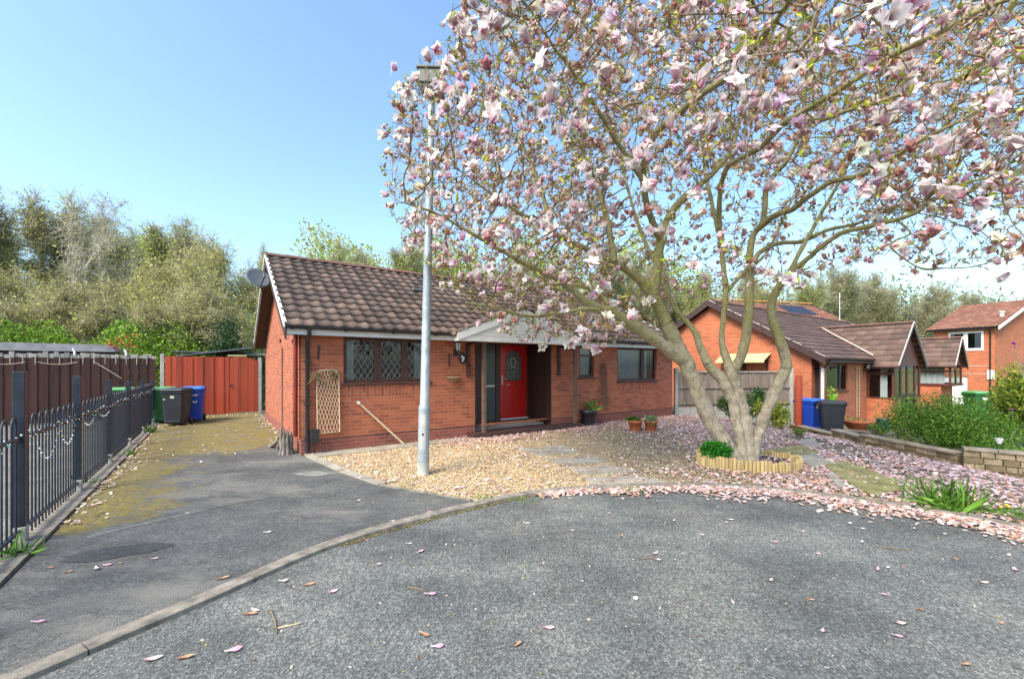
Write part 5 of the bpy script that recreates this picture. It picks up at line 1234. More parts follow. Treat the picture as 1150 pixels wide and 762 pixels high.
t_ = thing('downpipe', 'pale grey post at the right-hand end wall of the bungalow', 'post', W(LU + .12, .25, 0), TH); mb = MB(); mb.box(-.03, .08, -.05, .06, 0, 2.0, M['fencegrey']); mb.build('shaft', t_)
p = PY(897, 480, 13.9); p.z = hgt(p.x, p.y)
t_ = thing('timber_post', 'pair of thick red-brown timber posts beside the blue bin', 'timber posts', p, R(20)); mb = MB(); mb.lathe([(.10, -.2), (.10, 1.72), (.07, 1.78)], M['gate2'], (0, 0, 0), 12); mb.build('post', t_); mb = MB(); mb.lathe([(.085, -.2), (.085, 1.5), (.05, 1.56)], M['redpipe'], (.17, .1, 0), 12); mb.build('post', t_)

# ================================================================== low stone wall
WB = thing('stone_wall', 'low stepped buff stone garden wall with coping, on the right', 'garden wall', (0, 0, 0))
def stone_run(P, Q, ztop, zbase, rows, seed):
    P, Q = Vector(P), Vector(Q); d = Q - P; L = math.hypot(d.x, d.y); T = Matrix.Translation((P.x, P.y, 0)) @ RT(math.atan2(d.y, d.x), 4, 'Z'); rr = random.Random(seed)
    mb = MB(); mb.T = T; mb.box(0, L, -.07, .07, zbase - .2, ztop - .002, M['stone2']); hh = (ztop - zbase) / rows
    for r_ in range(rows):
        x = 0
        while x < L - .02:
            w_ = min(rr.uniform(.11, .28), L - x); m_ = M['stone'] if rr.random() < .6 else M['stone2']; o_ = rr.uniform(.0, .028)
            for s_ in (-1, 1): mb.box(x + .006, x + w_ - .006, min(s_ * .069, s_ * (.085 + o_)), max(s_ * .069, s_ * (.085 + o_)), zbase + r_ * hh + .006, zbase + (r_ + 1) * hh - .006, m_)
            x += w_
    o_ = mb.build('stones', WB, .008); mb = MB(); mb.T = T; x = 0
    while x < L - .02:
        w_ = min(.45, L - x); mb.box(x + .003, x + w_ - .003, -.13, .13, ztop, ztop + .05 + rr.uniform(-.004, .004), M['cap']); x += w_
    mb.build('coping', WB, .01)
wa = [G(890, 480), G(937, 491)]; wb = [G(938, 491), G(970, 499), G(1079, 523)]; wc = [G(1081, 524), G(1152, 536), G(1230, 552)]
stone_run(wa[0], wa[1], wa[0].z + .10, wa[1].z, 1, 1)
stone_run(wb[0], wb[1], wb[0].z + .20, wb[1].z - .02, 2, 2); stone_run(wb[1], wb[2], wb[1].z + .23, wb[2].z - .03, 2, 3)
stone_run(wc[0], wc[1], .03, wc[0].z - .02, 3, 4); stone_run(wc[1], wc[2], .029, wc[1].z - .02, 3, 5)

# ================================================================== two-storey house, right
P0 = PY(1117, 412, 30.0); zb_ = -1.15; TS = (P0.x, P0.y)
D2 = thing('house', 'two-storey orange brick house with white window at the right edge', 'house', (P0.x, P0.y, zb_), R(22))
# local: x = u (side wall runs along +x at y=0), front wall faces -x, runs along +y
HL, HD, HE, HR = 10.0, 3.3, 5.70, 7.75
mb = MB(); wy = [(0.02, HD)]
Tm = RT(R(-90), 4, 'Z')                          # window plane x -> local: outside towards -x, runs along -y
def front(mb_, *a): mb_.T = Tm; return mb_
mbw = MB(); mbw.T = Tm @ Matrix.Translation((-HD, 0, 0))
fh = [(HD - 2.45, HD - .55, 4.04, 5.40), (HD - 3.1, HD - 1.40, .0, 2.10)]
wall(mbw, 0, HD, -.6, HE, 0, .25, fh, M['brick2']); mbw.T = None; mbw.box(.001, HL, 0, .25, -.6, HE, M['brick2']); mbw.box(.25, HL, HD - .25, HD, -.6, HE, M['brick2']); mbw.box(HL - .2, HL, .25, HD - .25, -.6, HE, M['brick2']); mbw.build('wall', D2)
hw = HL / 2; mb = MB(); vs = [(.01, 0.0, HE + .002), (HL - .01, 0.0, HE + .002), (hw, 0.0, HR - .1)]; vs += [(a, b_ + .25, c_) for a, b_, c_ in vs]; mb.add(vs, [(0, 1, 2), (5, 4, 3), (0, 3, 4, 1), (1, 4, 5, 2), (2, 5, 3, 0)], M['brick2']); mb.build('gable', D2)
ph_ = math.atan2(HR - HE, hw); UU = Vector((math.cos(ph_), 0, math.sin(ph_))); oh = .35
tiled_slope('roof_tiles', D2, (-oh, HD + .3, HE - math.tan(ph_) * oh + .08), (0, -1, 0), UU, HD + .65, (hw + oh) / math.cos(ph_), M['tile3'], tw=.3, amp=.05, lip=.045, res=6)
tiled_slope('roof_tiles', D2, (HL + oh, -.35, HE - math.tan(ph_) * oh + .08), (0, 1, 0), (-UU.x, 0, UU.z), HD + .65, (hw + oh) / math.cos(ph_), M['tile3'], tw=.3, res=3)
mb = MB(); a = Vector((-oh, -.36, HE - math.tan(ph_) * oh + .1)); top = Vector((hw, -.36, HR + .12)); vs = [a, a + Vector((0, 0, -.25)), top + Vector((0, 0, -.25)), top]; vs += [p_ + Vector((0, .05, 0)) for p_ in vs]; mb.add(vs, [(0, 1, 2, 3), (7, 6, 5, 4), (0, 4, 5, 1), (1, 5, 6, 2), (2, 6, 7, 3), (3, 7, 4, 0)], M['offwhite'])
a2 = Vector((HL + oh, -.36, a.z)); vs = [a2, a2 + Vector((0, 0, -.25)), top + Vector((0, 0, -.25)), top]; vs += [p_ + Vector((0, .05, 0)) for p_ in vs]; mb.add(vs, [(3, 2, 1, 0), (4, 5, 6, 7), (0, 4, 7, 3), (1, 5, 6, 2)], M['offwhite']); mb.build('barge_board', D2)
mb = MB(); mb.box(-oh + .02, -.002, -.3, HD + .3, HE - .16, HE - .12, M['offwhite']); mb.box(-oh, -oh + .02, -.3, HD + .3, HE - .2, HE - .02, M['black']); gutter(mb, (-oh - .05, -.3, HE - .04), (-oh - .05, HD + .3, HE - .04), .06, M['black'], (-1, 0, 0)); mb.tube([(-oh - .05, .2, HE - .1), (-.06, .2, HE - .5), (-.06, .2, 0)], .045, M['black'], 8); mb.build('gutter', D2)
window(D2, Tm @ Matrix.Translation((-HD, 0, 0)), fh[0][0], fh[0][1], fh[0][2], fh[0][3], [(fh[0][0] + fh[0][1]) / 2], M['white'], False, [(fh[0][0] + .1, fh[0][0] + .3), (fh[0][1] - .5, fh[0][1] - .15)], fw=.11, inset=-.01)
mb = MB(); mb.T = Tm @ Matrix.Translation((-HD, 0, 0)); mb.box(fh[1][0], fh[1][1], .08, .12, .0, 2.18, M['white'])
for k in range(1, 6): mb.box(fh[1][0] + .05, fh[1][1] - .05, .07, .079, k * .36, k * .36 + .015, M['offwhite'])
mb.build('garage_door', D2)
mb = MB(); mb.T = Tm @ Matrix.Translation((-HD, 0, 0)); mb.box(0, HD - .3, -.03, -.003, 2.86, 2.90, M['mortar']); mb.box(0, HD - .3, -.03, -.003, 2.30, 2.34, M['mortar']); mb.build('string_course', D2)
mb = MB(); mb.tube([(1.6, .2, 6.3), (1.6, .2, 6.75)], .12, M['white'], 10); mb.tube([(1.6, .2, 6.7), (1.6, .2, 6.85)], .17, M['mortar'], 10); mb.build('flue', D2)
mb = MB(); mb.box(-.08, -.003, -.0, .35, 1.95, 2.6, M['offwhite']); mb.build('meter_box', D2)
# house with solar panel seen over the next bungalow's roof
p = PY(935, 412, 34.0); SH = thing('house', 'brick house with solar panel on its roof, seen over the next bungalow', 'house', (p.x + .4, p.y, 0.55), TH - R(20))
mb = MB(); mb.box(-9, 0, 0, 5, -2.2, 4.9, M['brick2']); mb.build('wall', SH); mb = MB(); mb.add([(.0, 0, 4.9), (.0, 5, 4.9), (.0, 2.5, 6.35), (-9, 0, 4.9), (-9, 5, 4.9), (-9, 2.5, 6.35)], [(0, 1, 2), (5, 4, 3), (0, 2, 5, 3), (1, 4, 5, 2)], M['brick2']); mb.build('gable', SH)
pp = math.atan2(1.45, 2.5); tiled_slope('roof_tiles', SH, (-9.3, -.35, 4.9 - .2), (1, 0, 0), (0, math.cos(pp), math.sin(pp)), 9.6, 2.85 / math.cos(pp), M['tile3'], tw=.3, res=5); tiled_slope('roof_tiles', SH, (.3, 5.35, 4.7), (-1, 0, 0), (0, -math.cos(pp), math.sin(pp)), 9.6, 2.85 / math.cos(pp), M['tile3'], tw=.3, res=3)
mb = MB(); ridge_tiles(mb, (-9.3, 2.5, 6.52), (.32, 2.5, 6.52), M['orange_ridge'], .13); mb.build('ridge', SH)
mb = MB()
for s_ in (1, -1):
    a = Vector((.33, 2.5 - s_ * 2.9, 4.72)); top = Vector((.33, 2.5, 6.48)); vs = [a, a + Vector((0, 0, -.25)), top + Vector((0, 0, -.28)), top]; vs += [q + Vector((-.05, 0, 0)) for q in vs]; mb.add(vs, [(0, 1, 2, 3), (7, 6, 5, 4), (0, 4, 5, 1), (1, 5, 6, 2), (2, 6, 7, 3)], M['black'])
mb.build('barge_board', SH); mb = MB(); T = Matrix.Translation((-3.9, -.35 + .4, 4.9)) @ RT(pp, 4, 'X'); mb.box(0, 2.6, .6, 2.3, .06, .12, M['solar'], T); mb.build('solar_panel', SH)
t_ = thing('aerial_mast', 'thin pale aerial mast beyond the next bungalow roof', 'aerial', PY(943, 372, 33.0)); mb = MB(); mb.tube([(0, 0, -1), (0, 0, 3.0)], .022, M['white'], 6); mb.tube([(-.5, 0, .15), (.4, 0, .15)], .05, M['white'], 6); mb.build('mast', t_)
# low garden bits on the right
t_ = thing('garden_light', 'small white-topped solar light in the shrubs behind the stone wall', 'garden light', PY(1122, 506, 8.2)); mb = MB(); mb.tube([(0, 0, -.25), (0, 0, .18)], .012, M['bingreen'], 6); mb.lathe([(.03, .14), (.06, .22), (.065, .24)], M['white'], n=12); mb.build('stake', t_)
# ================================================================== magnolia
LIMBS = []     # (points [Vector], radii)
SCL = [.68, .74, .8, .8, .85, .8, .8, .75, .75, .66, .62, .58, .72, .72, .72, .72, .72, .62, .8, .72, .8]
def limb(pts, rad):
    rad = [r_ * SCL[min(len(LIMBS), 20)] for r_ in rad]                 # pts: (px, py, Y) read along the limb, rad in photo pixels
    P = [PY(*p) for p in pts]; n = 6; C_ = catmull(P, n); rr = []
    for i in range(len(C_)):
        f = i / n; k = min(int(f), len(rad) - 2); s = f - k; Yk = C_[i].y; rr.append((rad[k] + (rad[k + 1] - rad[k]) * s) * Yk / FPX)
    LIMBS.append((C_, rr)); return C_
Yb = 7.1
limb([(832, 530, Yb), (818, 505, Yb), (797, 470, Yb), (781, 432, 7.05), (768, 402, 7.0), (748, 362, 6.9), (732, 330, 6.8), (716, 312, 6.75), (690, 294, 6.6), (658, 279, 6.45), (622, 262, 6.3), (585, 240, 6.1), (548, 215, 5.9), (515, 190, 5.7)], [15, 13, 13.5, 12.5, 13, 11, 9.5, 8, 6, 4.8, 4, 3.2, 2.2, 1.2])
limb([(768, 404, 7.0), (745, 388, 6.85), (716, 368, 6.7), (684, 350, 6.5), (660, 340, 6.35), (632, 316, 6.2), (604, 303, 6.05), (570, 285, 5.9), (530, 262, 5.7), (490, 240, 5.5), (455, 228, 5.3)], [11, 10.5, 9.5, 8, 6.5, 5.5, 4.6, 3.6, 2.6, 1.8, 1])
limb([(684, 350, 6.5), (660, 347, 6.3), (625, 352, 6.1), (588, 354, 5.9), (556, 345, 5.7), (525, 340, 5.55)], [4.5, 3.6, 3, 2.5, 1.8, 1])
limb([(700, 359, 6.6), (672, 330, 6.9), (640, 318, 7.2), (600, 322, 7.5), (560, 330, 7.8), (530, 350, 8.0)], [4, 3.5, 3, 2.4, 1.8, 1])
limb([(733, 332, 6.8), (738, 300, 6.85), (743, 268, 6.9), (752, 242, 6.95), (768, 222, 7.0), (790, 204, 7.1), (815, 178, 7.3), (830, 140, 7.6), (838, 90, 7.9)], [8.5, 7, 6, 5.5, 5, 4, 3.2, 2.4, 1.5])
limb([(742, 272, 6.9), (728, 235, 6.6), (722, 195, 6.3), (730, 160, 5.9), (752, 136, 5.5), (787, 107, 5.1), (820, 85, 4.8), (842, 62, 4.5), (862, 35, 4.2), (887, 0, 3.9)], [5, 4.6, 4.4, 4.6, 5, 5, 5, 4.6, 4, 3])
limb([(724, 205, 6.3), (700, 170, 6.0), (675, 130, 5.7), (650, 90, 5.4), (620, 50, 5.1), (595, 10, 4.9)], [4, 3.6, 3.2, 2.6, 2, 1.2])
limb([(690, 294, 6.6), (684, 255, 6.6), (672, 215, 6.6), (655, 170, 6.6), (630, 120, 6.7), (600, 70, 6.8), (575, 20, 6.9)], [5, 4.2, 3.6, 3, 2.4, 1.8, 1.2])
limb([(622, 262, 6.3), (608, 215, 6.5), (590, 170, 6.7), (560, 130, 6.9), (525, 105, 7.1)], [3.6, 3, 2.4, 1.7, 1])
# middle stems
limb([(838, 530, Yb), (832, 500, Yb), (827, 474, Yb), (822, 450, Yb), (810, 425, 7.1), (795, 408, 7.15), (778, 370, 7.25), (756, 342, 7.4), (738, 300, 7.6), (716, 250, 7.9), (700, 190, 8.2), (690, 130, 8.4)], [13, 10, 8.5, 8.5, 9.5, 8, 5, 4, 3.5, 3, 2.2, 1.4])
limb([(842, 530, Yb), (840, 500, Yb), (837, 476, Yb), (832, 452, Yb), (825, 430, Yb), (819, 412, Yb), (811, 385, 7.2), (813, 352, 7.3), (815, 328, 7.35), (810, 276, 7.5), (808, 228, 7.3), (816, 190, 6.9), (835, 176, 6.4), (856, 164, 6.0), (877, 142, 5.6), (901, 126, 5.3), (937, 105, 4.9), (975, 80, 4.6), (1012, 57, 4.3), (1050, 40, 4.1), (1100, 12, 3.8), (1160, -10, 3.6)], [14, 12, 11.5, 11, 10.5, 9.5, 5.5, 5, 5, 4.4, 4.2, 4.4, 4.8, 5.4, 5.6, 5.4, 5, 5, 5.2, 5.4, 5, 4])
limb([(822, 418, Yb), (832, 400, 7.0), (838, 376, 6.95), (841, 350, 6.9), (842, 320, 6.9), (842, 290, 6.9), (845, 266, 6.9), (857, 248, 6.8), (860, 215, 6.8), (868, 198, 6.8), (885, 178, 6.7), (900, 140, 6.6), (905, 90, 6.5), (915, 30, 6.4)], [10, 9.5, 9.2, 9, 8, 7, 6.2, 5.5, 5, 4.6, 4.2, 3.4, 2.8, 2])
limb([(850, 258, 6.85), (870, 242, 6.5), (888, 236, 6.2), (907, 221, 5.9), (935, 204, 5.6), (962, 198, 5.3), (1000, 180, 5.0), (1030, 160, 4.7), (1070, 140, 4.5), (1110, 118, 4.3), (1160, 100, 4.2)], [5, 4.6, 4.4, 4.2, 4.2, 4, 3.6, 3.4, 3, 2.6, 2])
limb([(846, 300, 6.9), (852, 284, 6.9), (875, 273, 6.9), (900, 271, 7.0), (930, 258, 7.2), (965, 250, 7.4), (1005, 232, 7.6), (1050, 225, 7.8)], [4, 4, 3.6, 3.2, 2.6, 2.2, 1.6, 1])
limb([(901, 126, 5.3), (918, 136, 5.2), (950, 125, 5.0), (1000, 110, 4.7), (1040, 96, 4.5), (1085, 84, 4.3), (1140, 60, 4.1)], [3.6, 3.6, 3.4, 3, 2.6, 2.2, 1.6])
limb([(810, 276, 7.5), (800, 230, 7.9), (790, 180, 8.3), (785, 120, 8.6), (780, 60, 8.8)], [3.6, 3, 2.4, 1.8, 1.2])
limb([(815, 330, 7.35), (832, 310, 7.8), (860, 285, 8.2), (880, 245, 8.6), (900, 200, 8.9)], [3, 2.8, 2.4, 1.8, 1.2])
# right stem
limb([(843, 530, Yb), (846, 505, Yb), (853, 482, Yb), (862, 458, 7.05), (874, 432, 7.0), (883, 412, 6.95), (878, 388, 6.9), (868, 358, 6.85), (868, 334, 6.8), (885, 309, 6.6), (904, 293, 6.4), (920, 279, 6.2), (944, 262, 6.0), (976, 254, 5.8), (1008, 246, 5.6), (1032, 237, 5.4), (1042, 222, 5.3), (1056, 211, 5.1), (1078, 207, 4.9), (1110, 200, 4.7), (1160, 195, 4.5)], [15, 11, 9.5, 9.5, 9.5, 9.5, 9.5, 8.5, 7.2, 6, 5, 4.6, 4.4, 4.4, 4.2, 4, 3.8, 3.4, 2.8, 2.2, 1.6])
limb([(1008, 246, 5.6), (1022, 262, 5.5), (1000, 275, 5.4), (1030, 300, 5.3), (1062, 301, 5.2), (1095, 299, 5.1), (1126, 288, 5.0), (1152, 275, 4.9)], [1.6, 1.5, 1.4, 1.3, 1.2, 1.2, 1.2, 1])
limb([(885, 309, 6.6), (905, 270, 6.9), (925, 235, 7.2), (950, 190, 7.5), (975, 140, 7.8), (1000, 80, 8.0)], [3.6, 3.2, 2.8, 2.2, 1.7, 1])
limb([(1012, 57, 4.3), (990, 30, 4.2), (960, 5, 4.1)], [2.6, 2, 1.2])

def in_px(P, poly):
    px = CX + P[:, 0] / P[:, 1] * FPX; py = CY - (P[:, 2] - CH) / P[:, 1] * FPX
    return in_poly(np.stack([px, py], 1), poly), px, py
CROWN = [(512, -260), (505, 0), (498, 55), (470, 58), (448, 90), (434, 130), (426, 170), (425, 222), (440, 262), (452, 292), (480, 312), (505, 322), (520, 352), (528, 392), (585, 402), (660, 398), (712, 388), (738, 350), (780, 330), (850, 325), (905, 322), (940, 300), (1000, 302), (1110, 302), (1160, 288), (1400, 260), (1400, -260)]
cen = np.array([3.7, 6.6, 5.3]); rad_ = np.array([6.1, 4.4, 4.1])
A_ = []; tot = 0; NATT = 15500
while tot < NATT:
    q = rng.normal(size=(30000, 3)); q /= np.linalg.norm(q, axis=1, keepdims=True); q = q * (rng.uniform(0, 1, (30000, 1)) ** (1 / 2.6)) * rad_ + cen
    q = q[(q[:, 2] > 1.95) & (q[:, 1] > 2.6)]; ok, px, py = in_px(q, CROWN); q, px, py = q[ok], px[ok], py[ok]
    keep = np.ones(len(q)); win = (px > 690) & (px < 965) & (py > 195) & (py < 420); keep[win] = .16
    keep[(px > 690) & (px < 965) & (py > 130) & (py <= 195)] = .55
    keep[(px > 960) & (py > 235)] = .35
    keep[(px > 700) & ~((px < 965) & (py > 130))] *= .85
    keep[(q[:, 2] > 1.65 + q[:, 1] * 470 / 480.)] *= .35            # above the frame: thinner
    q = q[rng.uniform(size=len(q)) < keep]; A_.append(q); tot += len(q)
A_ = np.concatenate(A_)[:NATT]
pos, par, rmin = [], [], []
for C_, rr in LIMBS:
    # resample at 0.12 m
    base = len(pos); last = None; start = 0
    if pos:
        kd0 = min(range(len(pos)), key=lambda k: (pos[k] - C_[0]).length_squared)
        pr = kd0
    else: pr = -1
    for i, (p, r_) in enumerate(zip(C_, rr)):
        if last is None or (p - last).length > .10 or i == len(C_) - 1:
            pos.append(p.copy()); par.append(pr); pr = len(pos) - 1; rmin.append(r_); last = p
nl = len(pos); alive = np.ones(len(A_), bool); STEP, KILL, INF = .115, .145, 1.5
Pn = np.array([tuple(p) for p in pos]); PA = list(par)
near_i = np.zeros(len(A_), int); near_d = np.full(len(A_), 1e9)
# grow only from the parts of the limbs above the fork
growable = Pn[:, 2] > 2.15
def upd(new_idx):
    global near_i, near_d
    kd = kdtree.KDTree(len(new_idx))
    for j, k in enumerate(new_idx): kd.insert(Pn[k], j)
    kd.balance()
    for a in np.nonzero(alive)[0]:
        co, j, d = kd.find(A_[a])
        if d < near_d[a]: near_d[a] = d; near_i[a] = new_idx[j]
upd(list(np.nonzero(growable)[0]))
ch_dirs = {}
for it in range(75):
    act = np.nonzero(alive & (near_d < INF))[0]
    if len(act) < 20: break
    D = A_[act] - Pn[near_i[act]]; D /= np.linalg.norm(D, axis=1, keepdims=True); u_, inv = np.unique(near_i[act], return_inverse=True)
    S = np.zeros((len(u_), 3)); np.add.at(S, inv, D); S += rng.normal(0, .18, S.shape); S[:, 2] += .05
    S /= np.linalg.norm(S, axis=1, keepdims=True) + 1e-9; newp = Pn[u_] + S * STEP
    ok = np.array([len(ch_dirs.get(int(k), [])) < 3 and all(np.dot(S[j], e_) < .92 for e_ in ch_dirs.get(int(k), [])) for j, k in enumerate(u_)])
    alive_k = act[~ok[inv]]; near_d[alive_k] = np.maximum(near_d[alive_k], 0)  # stuck points
    if not ok.any(): break
    for j in np.nonzero(ok)[0]: ch_dirs.setdefault(int(u_[j]), []).append(S[j])
    st_ = len(Pn); Pn = np.concatenate([Pn, newp[ok]]); PA += [int(k) for k in u_[ok]]
    upd(list(range(st_, len(Pn)))); alive &= near_d > KILL
NN = len(Pn); PA = np.array(PA); RR = np.zeros(NN); ch_n = np.zeros(NN, int)
for k in range(NN - 1, nl - 1, -1):
    if ch_n[k] == 0: RR[k] = .0034 ** 2.4
    RR[PA[k]] += RR[k] if PA[k] >= nl else 0; ch_n[PA[k]] += 1
RR[nl:] = np.minimum(RR[nl:] ** (1 / 2.4), .022); RR[:nl] = rmin
print('magnolia nodes', NN, 'tips', int((ch_n[nl:] == 0).sum()))
MG = thing('magnolia_tree', 'large magnolia in pink and white blossom with several stems, in the front garden', 'tree', (pos[0].x, pos[0].y, 0)); org = np.array([pos[0].x, pos[0].y, 0])
mbs, mbl = MB(), MB(); rw = random.Random(2)
for j, (C_, rr) in enumerate(LIMBS):
    C2 = [p - Vector(org) for p in C_]; C2 = [p + Vector((rw.gauss(0, .006), rw.gauss(0, .006), 0)) for p in C2]; r2 = [r_ * rw.uniform(.93, 1.09) for r_ in rr]
    if j in (0, 9, 10, 17): # stems flare at the foot
        r2[0] *= 1.25; r2[1] *= 1.2; r2[2] *= 1.15; r2[3] *= 1.1
        cut = 30 if j != 9 else 30; mbs.tube(C2[:cut + 1], r2[:cut + 1], M['bark'], 14); mbl.tube(C2[cut:], r2[cut:], M['bark'], 10)
    else: mbl.tube(C2, r2, M['bark'], 10)
ob = mbs.build('trunk', MG)
dt = bpy.data.textures.new('barktex', 'CLOUDS'); dt.noise_scale = .22
for o_ in (ob,):
    s_ = o_.modifiers.new('sub', 'SUBSURF'); s_.levels = s_.render_levels = 2
    d_ = o_.modifiers.new('disp', 'DISPLACE'); d_.texture = dt; d_.strength = .036; d_.mid_level = .5
ob = mbl.build('limbs', MG)
s_ = ob.modifiers.new('sub', 'SUBSURF'); s_.levels = s_.render_levels = 1; d_ = ob.modifiers.new('disp', 'DISPLACE'); d_.texture = dt; d_.strength = .016; d_.mid_level = .5
idx = np.arange(nl, NN); r1 = RR[idx]; r0 = np.maximum(r1, np.minimum(RR[PA[idx]], r1 * 1.3)); jit = rng.normal(0, .014, Pn.shape); jit[:nl] = 0; Q = Pn + jit
big = r1 > .007; parts = []
for msk, n in ((big, 6), (~big, 3)):
    i_ = idx[msk]; parts.append(frusta(Q[PA[i_]] - org, Q[i_] - org, r0[msk], r1[msk], n))
# short side spurs
m_ = 12000; k_ = rng.choice(idx, m_); d_ = rng.normal(size=(m_, 3)); d_[:, 2] += .9; d_ /= np.linalg.norm(d_, axis=1, keepdims=True); ln_ = rng.uniform(.04, .14, m_)
sp0 = Q[k_]; sp1 = sp0 + d_ * ln_[:, None]; parts.append(frusta(sp0 - org, sp1 - org, np.full(m_, .0032), np.full(m_, .0024), 3))
V, F, _ = join_np([(a, b_) for a, b_ in parts]); o_ = link('twigs', np_mesh('twigs', V, F, M['twig']), MG)

# blossom templates
def flower(seed, nt=8, openness=.6, droop=.2, L=1.0):
    g_ = np.random.default_rng(seed); V, F, C_ = [], [], []
    for k in range(nt):
        az = 2 * math.pi * k / nt * (1.0) + g_.normal(0, .25) + (0.4 if k % 2 else 0); op = openness * g_.uniform(.6, 1.35) * (1.0 if k % 2 else .65); l_ = L * g_.uniform(.8, 1.1); wd = .60 * g_.uniform(.8, 1.15); b0 = len(V)
        x, z, ang = .04, 0.0, max(.05, op * .45)
        rows = 5
        for i in range(rows + 1):
            t_ = i / rows; ww = wd * (math.sin(math.pi * min(1, (t_ * .80 + .12))) ** .8) * (.0 + 1.0) * .5
            if i == rows: ww *= .45
            for s_ in (-1, 0, 1):
                rx = x - abs(s_) * ww * .5; V.append((rx * math.cos(az) - s_ * ww * math.sin(az), rx * math.sin(az) + s_ * ww * math.cos(az), z))
                t2 = t_ ** .8; base = np.array([.66, .24, .40]); midc = np.array([.88, .64, .69]); tip = np.array([.90, .81, .79])
                c_ = base + (midc - base) * min(1, t2 / .34) if t2 < .34 else midc + (tip - midc) * min(1, (t2 - .34) / .3)
                if s_: c_ = c_ * .85 + tip * .15
                C_.append(c_)
            st_ = l_ / rows; x += math.sin(ang) * st_; z += math.cos(ang) * st_; ang += op * .42 + droop * t_ * g_.uniform(.3, 1.6)
        F += [(b0 + i * 3 + j, b0 + i * 3 + j + 1, b0 + (i + 1) * 3 + j + 1, b0 + (i + 1) * 3 + j) for i in range(rows) for j in range(2)]
    return np.array(V), np.array(F), np.array(C_)
FT = [flower(1, 9, .42, .05), flower(2, 9, .6, .2), flower(3, 8, .28, .0), flower(4, 9, .75, .45), flower(5, 6, .12, .0, .95), flower(6, 10, .5, .55)]
tips = idx[ch_n[idx] == 0]; rng.shuffle(tips); tp = Q[tips]
okv = tp[:, 2] > 1.9; tips, tp = tips[okv], tp[okv]; NF = min(3300, int(len(tips) * .5)); print('flowers', NF)
fp = tp[:NF]; NX = int(NF * .30); nb_ = rng.integers(0, NF // 2, NX); fp = np.concatenate([fp, fp[nb_] + rng.normal(0, .075, (NX, 3))]); NF += NX; fd = rng.normal(0, .75, (NF, 3)); fd += (fp - cen) / rad_ * .5; fd[:, 2] += .75
fsz = rng.uniform(.08, .165, NF); fsz *= np.clip((np.linalg.norm(fp - np.array([0, 0, CH]), axis=1) - 1.5) / 3.5 * .35 + .65, .65, 1); ftype = rng.choice(len(FT), NF, p=[.24, .22, .17, .14, .09, .14])
ftint = np.clip(1 + rng.normal(0, .05, (NF, 3)) * np.array([.5, 1.6, 1.2]), .6, 1.1); wil = rng.uniform(size=NF) < .08; ftint[wil] *= np.array([.78, .55, .48]); Rf = align(fd)
app = fsz / np.linalg.norm(fp - np.array([0, 0, CH]), axis=1); _, px, py = in_px(fp, CROWN); vis = (px > 0) & (px < 1150) & (py > 0) & (fp[:, 1] > .5); order = np.argsort(-(app * vis)); ind = set(order[:100].tolist())
rest = np.array([k for k in range(NF) if k not in ind]); parts = []
for ty in range(len(FT)):
    s_ = rest[ftype[rest] == ty]; TV, TF, TC = FT[ty]; parts.append(inst(TV, TF, fp[s_] - org, Rf[s_], fsz[s_], TC, ftint[s_]))
V, F, Cc = join_np(parts); o_ = link('blossoms', np_mesh('blossoms', V, F, M['petal'], Cc, True), MG); o_['kind'] = 'stuff'
fme = [np_mesh('blossom', T[0], T[1], M['petal'], T[2], True) for T in FT]
for k in order[:100]:
    o_ = link('blossom', fme[ftype[k]], MG); mat_ = Matrix([list(r_) for r_ in Rf[k]]).to_4x4(); o_.matrix_local = Matrix.Translation(Vector(fp[k] - org)) @ mat_ @ Matrix.Scale(float(fsz[k]), 4)
# young leaves in tufts, buds
tuft = np.concatenate([tp[int(NF * .3):], sp1[rng.uniform(size=m_) < .75]]); nt_ = len(tuft); rep = 3; c_ = np.repeat(tuft, rep, 0) + rng.normal(0, .012, (nt_ * rep, 3)); d_ = rng.normal(size=c_.shape); d_[:, 2] += .8
leafcols = [(.42, .42, .05), (.36, .40, .05), (.20, .26, .05), (.42, .36, .08), (.24, .17, .07), (.30, .13, .07), (.33, .20, .09)]
V, F, Cc = inst(LV, LF, c_ - org, align(d_), rng.uniform(.03, .088, len(c_)), tint=pick(leafcols, len(c_), .2)); link('young_leaves', np_mesh('young_leaves', V, F, M['leaf'], Cc), MG)
# small half-open petals and brown husks scattered on spurs
k2 = rng.choice(len(tuft), 3600, replace=False); TV, TF, TC = flower(9, 4, .5, .3); 
V, F, Cc = inst(TV, TF, tuft[k2] - org, align(rng.normal(size=(3600, 3)) + [0, 0, .5]), rng.uniform(.035, .07, 3600), TC, pick([(1, .97, .95), (1, .9, .88), (.7, .45, .36), (1, .85, .88)], 3600, .1)); link('small_blossoms', np_mesh('small_blossoms', V, F, M['petal'], Cc, True), MG)['kind'] = 'stuff'

# log-roll ring and shrub under the tree
t_ = thing('log_roll_edging', 'ring of split-log edging around the foot of the magnolia', 'edging', (3.98, 7.22, 0)); mb = MB(); rr = random.Random(8)
for k in range(88):
    a = 2 * math.pi * k / 88; x, y = .80 * math.cos(a), .62 * math.sin(a); h_ = .17 + rr.uniform(-.02, .02) + (.03 if x < 0 else 0); mb.tube([(x, y, -.03), (x + rr.uniform(-.005, .005), y, h_ - .01), (x, y, h_)], [.029, .028, .018], M['logs'], 7)
mb.build('logs', t_)
dome_sheet('soil_bed', [(3.98 + .79 * math.cos(2 * math.pi * k / 30), 7.22 + .61 * math.sin(2 * math.pi * k / 30)) for k in range(30)], .07, M['soil'])

